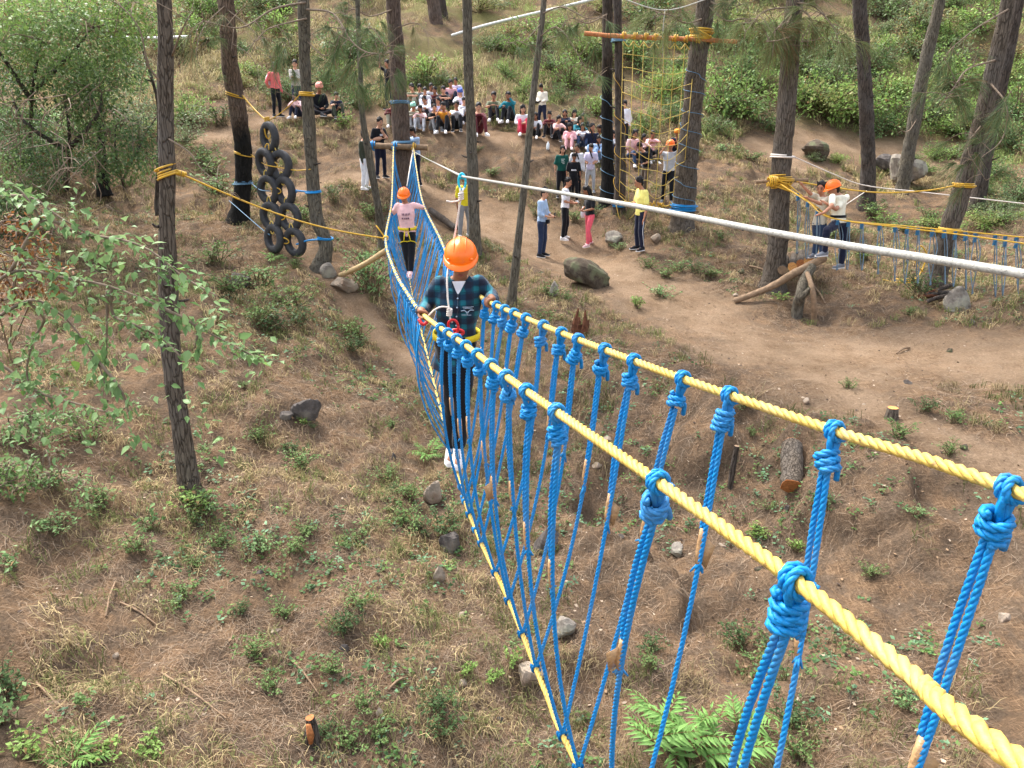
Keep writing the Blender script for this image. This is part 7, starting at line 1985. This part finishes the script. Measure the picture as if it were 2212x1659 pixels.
# --- leafy sapling in the left foreground: its large leaves are single parts
def big_leaf(seed, pal):
    rng = np.random.default_rng(seed); mb = MB()
    ts = np.array([0, .18, .42, .7, 1.0]); ws = np.array([.02, .27, .31, .19, .0])
    V = []
    bend = rng.uniform(.05, .3)
    for t_, w_ in zip(ts, ws):
        z = -bend * t_ * t_
        V += [[t_, w_, z + w_ * .22], [t_, 0, z], [t_, -w_, z + w_ * .22]]
    f = []
    for i in range(4):
        for k in (0, 1): f.append((i * 3 + k, i * 3 + k + 1, i * 3 + k + 4, i * 3 + k + 3))
    V.append([-.28, 0, .05]); f.append((0, 2, 15)); 
    c = pcol(pal, 1, rng)[0]
    col = np.tile(c, (16, 1)); col[1::3] *= 1.12
    return mesh_from('leaf', np.array(V), f, [LEAF_PALE], smooth=True, col=col)
BL = [big_leaf(i, 'blue') for i in range(9)] + [big_leaf(20 + i, 'mid') for i in range(2)] + [big_leaf(31, 'bright')]
SB0 = G(-190, 1060)
SAP = thing('leafy_sapling', 'pale green large leaved sapling branches reaching in from the left edge', 'sapling', SB0)
ys = 4.3
BRN = [[(-80, 700, 4.3), (20, 590, 4.3), (142, 601, 4.3), (240, 620, 4.25), (350, 664, 4.2), (472, 730, 4.2), (560, 775, 4.15)], [(20, 590, 4.3), (90, 480, 4.3), (175, 505, 4.3), (270, 520, 4.25), (330, 545, 4.2), (400, 600, 4.15), (470, 640, 4.1)], [(-40, 430, 4.4), (60, 425, 4.35), (130, 470, 4.3), (200, 510, 4.3)],
       [(-60, 720, 4.3), (60, 650, 4.3), (117, 670, 4.3), (155, 702, 4.3), (207, 775, 4.25), (230, 840, 4.2)], [(240, 620, 4.25), (245, 680, 4.3), (287, 700, 4.2), (350, 732, 4.2), (390, 770, 4.1)], [(350, 664, 4.2), (422, 705, 4.2), (421, 752, 4.2)], [(232, 627, 4.3), (231, 700, 4.3), (230, 777, 4.3)], [(60, 650, 4.3), (95, 690, 4.4), (70, 740, 4.4), (60, 820, 4.4), (110, 880, 4.4)], [(-40, 760, 4.4), (20, 800, 4.4), (90, 850, 4.4), (160, 870, 4.4), (240, 890, 4.3), (290, 870, 4.3)], [(90, 480, 4.3), (60, 430, 4.3), (20, 390, 4.3)], [(207, 775, 4.25), (260, 840, 4.2), (280, 900, 4.2)]]
stem = MB(); tube(stem, spline([SB0 - [0, 0, .1], SB0 * .5 + W(-150, 820, 4.5) * .5 + [.05, 0, 0], W(-80, 700, 4.3)], 6), np.linspace(.035, .02, 13), 8); so = obj('stem', stem, TWIG, SAP)
rl = np.random.default_rng(8); spots = []
for i, b in enumerate(BRN):
    P = spline([W(*q) for q in b], 6); mb = MB(); tube(mb, P, np.linspace(.011, .004, len(P)), 6); obj('branch', mb, TWIG, SAP)
    L_ = np.concatenate([[0], np.cumsum(np.linalg.norm(np.diff(P, axis=0), axis=1))])
    n = int(L_[-1] / .015)
    for k in range(n):
        s_ = rl.uniform(.18, 1) * L_[-1]; j = min(len(P) - 2, int(np.searchsorted(L_, s_)))
        spots.append((P[j] + rl.normal(0, .02, 3), norm(P[j + 1] - P[j])))
CLU = [(270, 515), (240, 522), (300, 528), (200, 548), (330, 558), (300, 592), (345, 592), (390, 600), (425, 602), (205, 570), (180, 605), (150, 640), (210, 665), (240, 685), (290, 672), (325, 640), (372, 640), (430, 695), (462, 690), (490, 702), (505, 742), (430, 780), (340, 735), (180, 722), (200, 752), (120, 702), (60, 600), (30, 682), (100, 802), (150, 852), (232, 862), (282, 892), (240, 902), (290, 862), (60, 832), (120, 902), (175, 440), (165, 455), (20, 410), (10, 425), (75, 455), (45, 445), (480, 960), (290, 950), (440, 905), (30, 520), (80, 560), (110, 530), (150, 560), (120, 610), (90, 640), (40, 640), (20, 740), (80, 770), (140, 780), (10, 800), (30, 860), (90, 920), (40, 930), (150, 930), (250, 560), (260, 610), (330, 690), (260, 770), (540, 800), (570, 770), (400, 850), (70, 1000), (20, 980), (200, 960)]
for u, v in CLU:
    c = W(u, v, 4.25 + rl.uniform(-.15, .15))
    for k in range(11): spots.append((c + rl.normal(0, .05, 3), norm(rl.normal(size=3))))
mbx = MB(); extraV = []; extraC = []
rl.shuffle(spots)
for i, (p, d) in enumerate(spots):
    ln = rl.choice([rl.uniform(.026, .042), rl.uniform(.04, .058), rl.uniform(.055, .08)])
    side = norm(np.cross(d, [0, 0, 1]) * rl.choice([-1, 1]) + d * rl.uniform(.1, .8) + np.array([0, 0, rl.uniform(-.9, .25)]))
    yv = norm(np.cross([0, 0, 1.0] + rl.normal(0, .35, 3), side)); zv = np.cross(side, yv)
    M = Matrix(((side[0] * ln, yv[0] * ln, zv[0] * ln, p[0] - SB0[0] + side[0] * .015), (side[1] * ln, yv[1] * ln, zv[1] * ln, p[1] - SB0[1] + side[1] * .015), (side[2] * ln, yv[2] * ln, zv[2] * ln, p[2] - SB0[2] + side[2] * .015), (0, 0, 0, 1)))
    if i < 299:
        o = put('leaf', BL[int(rl.integers(len(BL)))], SAP); o.matrix_local = M
    else:
        extraV.append(p); extraC.append(side * ln)
if extraV:
    E = np.array(extraV); Dx = np.array(extraC); V = leaf_quads(E, Dx, np.linalg.norm(Dx, axis=1), .3, rl, two=True); c = pcol('blue', len(E), rl)
    o = put('more_leaves', quads_mesh('more_leaves', V.reshape(-1, 3) - SB0, len(V), LEAF_PALE, np.repeat(np.concatenate([c, c]), 4, 0)), SAP); o['kind'] = 'stuff'
# withered brown shrub behind it
wb = G(20, 760)
leafy_tree('withered shrub with rusty brown leaves at the left edge behind the sapling', wb, [[wb, W(30, 640, 4.9), W(40, 560, 4.8)], [wb, W(80, 620, 4.9), W(110, 560, 4.8)], [wb, W(-20, 600, 4.8), W(-10, 500, 4.8)]],
           cl([(10, 480), (40, 500), (20, 540), (60, 540), (90, 520), (50, 580), (15, 590), (100, 570), (130, 590), (30, 630), (70, 620), (5, 650), (60, 480), (110, 620)], 4.9, .10, .15, 9), 900, 'dry', .032, name='withered_shrub', cat='shrub', seed=10, w=(.009, .004), mat=TWIG)
for o in bpy.data.objects['withered_shrub'].children:
    if o.name.startswith('foliage'):
        ca = o.data.color_attributes['Col']; a = np.zeros(len(ca.data) * 4, np.float32); ca.data.foreach_get('color', a); a = a.reshape(-1, 4); a[:, :3] *= np.array([.9, .55, .35]); ca.data.foreach_set('color', a.ravel())
# low mid-left growth behind the sapling
for i, (u, v, lab) in enumerate([(60, 960, 'loose pale leaved bush low at the left edge, under the sapling'), (180, 960, 'small pale leaved bush beside the left edge bush, under the sapling'), (120, 1060, 'sparse low bush between the left edge and the left pine root'), (20, 1080, 'small bush against the left edge below the sapling')]):
    b = G(u, v); s = depth(b) / F
    leafy_tree(lab, b, [[b, b + [0, 0, 40 * s]], [b, b + [.1, 0, 30 * s]]], [(b + np.array([rt.normal(0, 42 * s), rt.normal(0, 25 * s), rt.uniform(10, 75) * s]), 22 * s) for k in range(13)], 520, ['blue', 'mid', 'blue', 'mid'][i], .05, name='bush', cat='bush', seed=20 + i, w=(.008, .004), mat=TWIG, fmat=LEAF_PALE)

# --- bright compound leaved plant under the near ropes
def frond_mesh(seed):
    rng = np.random.default_rng(seed); n = 8; mb = MB()
    C = np.array([[t, 0, .25 * t - .45 * t * t] for t in np.linspace(0, 1, 10)]); tube(mb, C, np.linspace(.012, .004, 10), 4)
    V = mb.arr(); nf = len(mb.f); col = [np.tile((.2, .1, .05), (len(V), 1))]; F_ = list(mb.f); Vs = [V]
    for i in range(n):
        t = .12 + .86 * i / (n - 1); base = np.array([t, 0, .25 * t - .45 * t * t]); ln = .34 * math.sin(math.pi * (.25 + .6 * t)) + .06
        for sg in ((1, -1) if i < n - 1 else (0,)):
            d = norm([.75 if sg else 1, sg * rng.uniform(.7, 1.0), -.35 + rng.uniform(-.2, .2)]); s = norm(np.cross(d, [0, 0, 1.])); k0 = sum(len(x) for x in Vs)
            Vs.append(np.array([base, base + d * ln * .4 + s * ln * .13 + [0, 0, .02], base + d * ln - [0, 0, .08], base + d * ln * .4 - s * ln * .13 + [0, 0, .02], base + d * ln * .45]))
            F_ += [(k0, k0 + 1, k0 + 4), (k0 + 1, k0 + 2, k0 + 4), (k0 + 2, k0 + 3, k0 + 4), (k0 + 3, k0, k0 + 4)]
            col.append(np.tile(np.array([.17, .31, .085]) * rng.uniform(.75, 1.25), (5, 1)))
    return mesh_from('frond', np.concatenate(Vs), F_, [LEAF], smooth=False, col=np.concatenate(col))
FR = [frond_mesh(i) for i in range(4)]
rf = np.random.default_rng(4)
for k, (u, v, nfr, L_, lab) in enumerate([(1480, 1650, 22, .38, 'bright green feather leaved plant below the near blue strands'), (1590, 1610, 9, .30, 'feather leaved green plant right of the bigger one, behind a blue strand'), (1400, 1610, 8, .28, 'small feather leaved plant left of the bigger one at the bottom')]):
    b = G(u, v); t = thing('feather_leaved_plant', lab, 'plant', b)
    for i in range(nfr):
        a = rf.uniform(0, 6.283); o = put('frond', FR[i % 4], t); o.location = (rf.normal(0, .12), rf.normal(0, .10), rf.uniform(.02, .28)); o.rotation_euler = (rf.uniform(-.3, .3), -rf.uniform(.1, .8), a); sc = L_ * rf.uniform(.7, 1.15); o.scale = (sc,) * 3
    mb = MB()
    for i in range(5): tube(mb, [b, b + [rf.normal(0, .06), rf.normal(0, .06), .15], b + [rf.normal(0, .12), rf.normal(0, .1), .3]], [.010, .007, .004], 5)
    o = obj('stems', mb, STEM, t); o['kind'] = 'stuff'
# fern fronds on the left slope
for k, (u, v, lab) in enumerate([(590, 560, 'yellow green fern beside the left slope weeds below the burnt pine'), (925, 985, 'small bright fern on the gully bank left of the white shoes'), (160, 1655, 'bright green leafy vine shoots at the bottom left edge')]):
    b = G(u, v); t = thing('fern', lab, 'fern', b)
    for i in range(7):
        o = put('frond', FR[i % 4], t); o.rotation_euler = (0, -rf.uniform(.2, .9), i * .9 + rf.uniform(0, .5)); sc = .3 * rf.uniform(.7, 1.1); o.scale = (sc,) * 3

# --- weeds one can pick out
WD = {'mid': [weed_mesh(i, 20, 13, 'mid', .085, .6, .42) for i in range(4)], 'blue': [weed_mesh(10 + i, 18, 12, 'blue', .09, .6, .4) for i in range(3)], 'bright': [weed_mesh(20 + i, 13, 11, 'bright', .12, .5, .5) for i in range(2)], 'dark': [weed_mesh(30 + i, 20, 13, 'dark', .08, .55, .45) for i in range(3)], 'broad': [weed_mesh(40, 7, 7, 'mid', .17, .4, .5), weed_mesh(41, 8, 7, 'blue', .16, .4, .6)]}
WADJ = {'mid': 'green weed clump', 'blue': 'pale green weed clump', 'bright': 'bright green weed', 'dark': 'dark leafy weed clump', 'broad': 'broad leaved weed'}
rw = np.random.default_rng(31)
def weed(u, v, wpx, kind, tall=1.0, group='weeds on the forest floor'):
    p = G(u, v); s = depth(p) / F * wpx * 1.45
    m = WD[kind][int(rw.integers(len(WD[kind])))]
    plant('weed', 'weed', plant_label(WADJ[kind], u, v), m, p, (s, s, s * tall), rw.uniform(0, 6.28), group, ('leaves', 'stems'))
for q in [(470, 575, 80, 'mid'), (510, 640, 90, 'mid'), (560, 625, 90, 'blue'), (630, 665, 80, 'mid'), (600, 715, 80, 'dark'), (560, 700, 70, 'mid'), (650, 705, 60, 'dark'), (800, 640, 90, 'blue', 1.5), (795, 600, 80, 'blue', 1.3), (770, 735, 70, 'mid'), (755, 760, 60, 'dark'), (650, 1015, 70, 'mid'), (640, 985, 50, 'dark'), (565, 955, 60, 'mid'), (425, 1112, 80, 'bright'), (445, 1100, 70, 'blue'), (395, 1085, 40, 'mid'), (335, 1150, 60, 'broad', 1.3),
          (830, 1035, 50, 'mid'), (845, 1068, 40, 'dark'), (965, 1150, 80, 'dark'), (870, 1140, 70, 'mid'), (775, 1310, 70, 'mid'), (740, 1365, 80, 'dark'), (725, 1455, 60, 'mid'), (960, 1590, 90, 'dark', 1.3), (940, 1530, 70, 'dark'), (760, 1610, 70, 'mid'), (700, 1590, 60, 'dark'), (1010, 1452, 40, 'bright'), (1062, 1470, 44, 'bright'), (825, 1405, 40, 'bright', 1.4), (590, 1490, 60, 'mid'), (550, 1420, 70, 'mid'), (640, 1200, 60, 'mid'), (480, 1180, 60, 'mid'), (300, 1190, 70, 'mid'),
          (560, 1190, 60, 'blue'), (430, 1230, 50, 'mid'), (210, 1100, 80, 'mid'), (120, 1150, 80, 'blue'), (30, 1230, 60, 'broad'), (25, 1500, 100, 'dark', 1.3), (30, 1560, 90, 'broad', 1.2), (180, 1530, 60, 'broad'), (60, 1640, 90, 'bright'), (230, 1640, 80, 'bright', .7), (320, 1630, 70, 'bright', .7), (390, 1300, 60, 'mid'), (610, 1330, 60, 'mid'), (760, 1180, 50, 'mid'), (520, 1330, 50, 'dark'), (790, 1530, 60, 'mid'), (830, 1590, 60, 'mid'), (880, 1080, 60, 'mid'), (905, 1150, 50, 'dark'),
          (1378, 665, 36, 'bright', 1.3), (1440, 600, 50, 'mid', .8), (1425, 640, 60, 'blue', .7), (1400, 580, 40, 'mid'), (1340, 540, 30, 'blue'), (1635, 1165, 50, 'bright'), (1720, 1190, 40, 'bright', 1.2), (1600, 1400, 80, 'dark'), (1640, 1430, 70, 'mid'), (1410, 1410, 60, 'dark'), (1400, 1440, 50, 'mid'), (1955, 1530, 60, 'blue'), (1700, 1560, 80, 'dark', 1.3), (1720, 1640, 80, 'mid', 1.3), (1880, 1250, 50, 'mid'), (1830, 840, 36, 'mid'), (1935, 945, 60, 'mid'), (2060, 915, 50, 'mid'), (1995, 890, 50, 'dark'), (2050, 985, 50, 'mid'),
          (1985, 640, 70, 'dark', 1.1), (1885, 470, 60, 'mid'), (1905, 490, 50, 'bright'), (2015, 500, 50, 'mid'), (1535, 600, 50, 'mid', .7), (1470, 585, 46, 'blue', .8), (1560, 520, 36, 'mid'), (720, 440, 44, 'dark', 1.3), (800, 470, 50, 'mid'), (742, 275, 36, 'bright', 1.2), (450, 380, 80, 'mid'), (470, 420, 70, 'blue'), (430, 350, 60, 'mid'), (540, 430, 60, 'dark'), (650, 480, 60, 'mid'), (1690, 650, 40, 'bright', .6), (1500, 340, 40, 'mid', .7), (1560, 330, 50, 'blue', .7), (1620, 345, 46, 'mid', .7),
          (1160, 470, 30, 'dark'), (1190, 640, 40, 'mid'), (1220, 650, 36, 'mid'), (1180, 700, 50, 'mid'), (1240, 480, 40, 'mid'), (1280, 470, 40, 'dark'), (1500, 590, 40, 'dark'), (1960, 680, 30, 'mid'), (2000, 480, 50, 'mid'), (1940, 500, 60, 'mid', .8), (1830, 520, 60, 'dark', .8), (1870, 560, 50, 'mid', .8), (2050, 560, 50, 'mid', .8), (1790, 520, 50, 'mid', .7), (890, 330, 30, 'mid'), (1060, 380, 40, 'mid', .7), (1030, 330, 30, 'dark', .7), (590, 330, 40, 'dark', .7), (480, 270, 60, 'dark'), (640, 580, 40, 'mid')]:
    weed(*q)
for i in range(95):
    u = rw.uniform(0, 2212); v = rw.uniform(620, 1650)
    g_ = G(u, v)
    if fbm(np.array([g_[0] * .55]), np.array([g_[1] * .55]), octv=3, seed=91)[0] < rw.uniform(-.05, .45): continue
    if path_d(*G(u, v)[:2]) < 1.1: continue
    if u > 1150 and v < 760: continue
    weed(u, v, rw.uniform(16, 58), rw.choice(['mid', 'blue', 'dark', 'bright', 'broad'], p=[.4, .2, .25, .1, .05]), rw.uniform(.6, 1.1))

# --- ground litter, grass and sprigs: nobody could count these
rg = np.random.default_rng(99)
def scatter(n, r0, r1, power=1.0):
    r = r0 + (r1 - r0) * rg.uniform(0, 1, n) ** power; a = rg.uniform(-.66, .66, n)
    x = r * np.sin(a); y = r * np.cos(a)
    return x, y, r
def blades(name, label, x, y, ln, w, tilt, cols, bend=.3, curl=0.0):
    n = len(x); z = gz(x, y)
    a = rg.uniform(0, 6.283, n)
    el = tilt
    d = np.stack([np.cos(a) * np.cos(el), np.sin(a) * np.cos(el), np.sin(el)], 1)
    # follow the slope
    e = .1
    gxx = (gz(x + e, y) - gz(x - e, y)) / (2 * e); gyy = (gz(x, y + e) - gz(x, y - e)) / (2 * e)
    d[:, 2] += d[:, 0] * gxx + d[:, 1] * gyy
    p0 = np.stack([x, y, z + .004], 1)
    side = np.stack([-np.sin(a), np.cos(a), 0 * a], 1)
    p1 = p0 + d * (ln * .5)[:, None] + side * (curl * ln * rg.normal(0, 1, n))[:, None] * .3 + np.array([0, 0, 1]) * (ln * .08)[:, None]
    p2 = p0 + d * ln[:, None] - np.array([0, 0, 1]) * (bend * ln * np.sin(el))[:, None] + side * (curl * ln * rg.normal(0, 1, n))[:, None]
    ww = (w * .5)[:, None]; up = side + np.array([0, 0, .5]) * rg.uniform(-1, 1, (n, 1))
    q1 = np.stack([p0 - up * ww, p0 + up * ww, p1 + up * ww, p1 - up * ww], 1)
    q2 = np.stack([p1 - up * ww, p1 + up * ww, p2 + up * ww * .4, p2 - up * ww * .4], 1)
    V = np.concatenate([q1, q2]).reshape(-1, 3)
    me = quads_mesh(name, V, 2 * n, DRY, np.repeat(np.concatenate([cols, cols]), 4, 0))
    o = put(name, me); set_tags(o, label, None, None, 'stuff'); return o
LPAL = np.array([(.34, .238, .155), (.265, .178, .114), (.20, .13, .084), (.37, .28, .195), (.29, .225, .165), (.15, .10, .068)])
x, y, r = scatter(135000, 3.4, 19, 1.15)
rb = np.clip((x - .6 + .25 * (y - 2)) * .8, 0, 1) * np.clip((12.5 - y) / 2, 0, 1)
keep = (path_d(x, y) > rg.uniform(.1, 1.1, len(x))) & (rg.uniform(0, 1, len(x)) > .45 * rb) & (fbm(x * .9, y * .9, octv=3, seed=61) > rg.uniform(-.55, .15, len(x)))
x, y, r = x[keep], y[keep], r[keep]
blades('needle_litter', 'tan fallen pine needles covering the slope', x, y, rg.uniform(.07, .18, len(x)), .0013 + .00026 * r, rg.uniform(.0, .22, len(x)) * rg.uniform(0, 1, len(x)), LPAL[rg.integers(0, 6, len(x))] * rg.uniform(.75, 1.1, (len(x), 1)), .4, .25)
# dry and green grass tufts
x0, y0, r0_ = scatter(9600, 3.6, 28, .9)
k = (path_d(x0, y0) > 1.05) & (fbm(x0 * .5, y0 * .5, octv=3, seed=71) > rg.uniform(-.35, .35, len(x0)))
x0, y0, r0_ = x0[k], y0[k], r0_[k]
m = 17; x = np.repeat(x0, m) + rg.normal(0, .05, len(x0) * m); y = np.repeat(y0, m) + rg.normal(0, .05, len(x0) * m); r = np.repeat(r0_, m)
far = np.clip((r - 20) / 8, 0, 1)
tuftc = np.where(rg.uniform(0, 1, (len(x0), 1)) < .42, np.array([[.17, .185, .065]]), np.array([[.40, .31, .165]])) * rg.uniform(.65, 1.25, (len(x0), 1))
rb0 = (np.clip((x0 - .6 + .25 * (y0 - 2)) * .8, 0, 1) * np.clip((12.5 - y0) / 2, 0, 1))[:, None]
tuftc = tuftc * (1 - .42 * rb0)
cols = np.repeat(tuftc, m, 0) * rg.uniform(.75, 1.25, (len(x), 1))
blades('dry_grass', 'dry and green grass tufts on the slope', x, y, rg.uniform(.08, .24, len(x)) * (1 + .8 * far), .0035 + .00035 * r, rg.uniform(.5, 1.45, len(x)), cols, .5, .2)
# thicker dry grass on the banks round the terraces
x0 = rg.uniform(-11, 12, 3600); y0 = rg.uniform(14.5, 25, 3600)
k = (path_d(x0, y0) > 1.1) & (fbm(x0 * .7, y0 * .7, octv=3, seed=73) > rg.uniform(-.45, .3, 3600)) & (np.abs(x0) < .72 * y0); x0, y0 = x0[k], y0[k]; m = 11
x = np.repeat(x0, m) + rg.normal(0, .09, len(x0) * m); y = np.repeat(y0, m) + rg.normal(0, .09, len(x0) * m)
tuftc = np.where(rg.uniform(0, 1, (len(x0), 1)) < .3, np.array([[.14, .155, .06]]), np.where(rg.uniform(0, 1, (len(x0), 1)) < .4, np.array([[.13, .095, .06]]), np.array([[.34, .26, .15]]))) * rg.uniform(.65, 1.2, (len(x0), 1))
blades('bank_grass', 'matted dry grass hanging on the terrace banks', x, y, rg.uniform(.10, .28, len(x)), np.full(len(x), .009), rg.uniform(.1, 1.2, len(x)), np.repeat(tuftc, m, 0) * rg.uniform(.75, 1.25, (len(x), 1)), .7, .3)
# grass on the upper slope
x0 = rg.uniform(-24, 25, 6600); y0 = 24.5 + 19.5 * rg.uniform(0, 1, 6600) ** 1.15
k = (path_d(x0, y0) > 1.1) & (fbm(x0 * .35, y0 * .35, octv=3, seed=77) > rg.uniform(-.6, .3, len(x0)))
x0, y0 = x0[k], y0[k]; m = 18
x = np.repeat(x0, m) + rg.normal(0, .16, len(x0) * m); y = np.repeat(y0, m) + rg.normal(0, .16, len(x0) * m)
gm = np.clip(.40 + .022 * x0, .1, .9)
tuftc = np.where((rg.uniform(0, 1, len(x0)) < gm)[:, None], np.array([[.25, .31, .10]]), np.array([[.44, .36, .19]])) * rg.uniform(.65, 1.25, (len(x0), 1))
blades('hill_grass', 'long dry and green grass on the upper slope', x, y, rg.uniform(.2, .6, len(x)), np.full(len(x), .014), rg.uniform(.5, 1.4, len(x)), np.repeat(tuftc, m, 0) * rg.uniform(.75, 1.25, (len(x), 1)), .6, .25)
# small green sprigs
x0, y0, r0_ = scatter(7600, 3.6, 21, 1.0)
k = (path_d(x0, y0) > 1.15) & (fbm(x0 * .7 + 9, y0 * .7, octv=3, seed=81) > rg.uniform(-.3, .5, len(x0)))
x0, y0, r0_ = x0[k], y0[k], r0_[k]
m = 9; n = len(x0) * m
P = np.stack([np.repeat(x0, m) + rg.normal(0, .035, n), np.repeat(y0, m) + rg.normal(0, .035, n), np.zeros(n)], 1); P[:, 2] = gz(P[:, 0], P[:, 1]) + rg.uniform(.0, .07, n)
a = rg.uniform(0, 6.283, n); D = np.stack([np.cos(a), np.sin(a), rg.uniform(-.1, .6, n)], 1)
V = leaf_quads(P, D, rg.uniform(.025, .065, n), .3, rg)
sel = rg.uniform(0, 1, len(x0)); cs = np.where((sel < .35)[:, None], np.array([[.08, .15, .06]]), np.where((sel < .7)[:, None], np.array([[.12, .20, .06]]), np.array([[.14, .24, .13]]))) * rg.uniform(.7, 1.4, (len(x0), 1))
o = put('ground_sprigs', quads_mesh('ground_sprigs', V.reshape(-1, 3), n, LEAF, np.repeat(np.repeat(cs, m, 0) * rg.uniform(.8, 1.2, (n, 1)), 4, 0))); set_tags(o, 'small green sprigs scattered over the needle litter', None, None, 'stuff')
# bits of bark, cones and dead leaves
x0, y0, r0_ = scatter(5200, 3.6, 22, 1.0); n = len(x0)
P = np.stack([x0, y0, gz(x0, y0) + .008], 1); a = rg.uniform(0, 6.283, n); D = np.stack([np.cos(a), np.sin(a), rg.uniform(-.1, .25, n)], 1)
V = leaf_quads(P, D, rg.uniform(.02, .06, n), .3, rg); cs = np.array([(.30, .20, .12), (.12, .075, .05), (.42, .33, .24), (.07, .05, .04)])[rg.integers(0, 4, n)]
o = put('leaf_debris', quads_mesh('leaf_debris', V.reshape(-1, 3), n, DRY, np.repeat(cs, 4, 0))); set_tags(o, 'dead leaves and bark flakes on the ground', None, None, 'stuff')
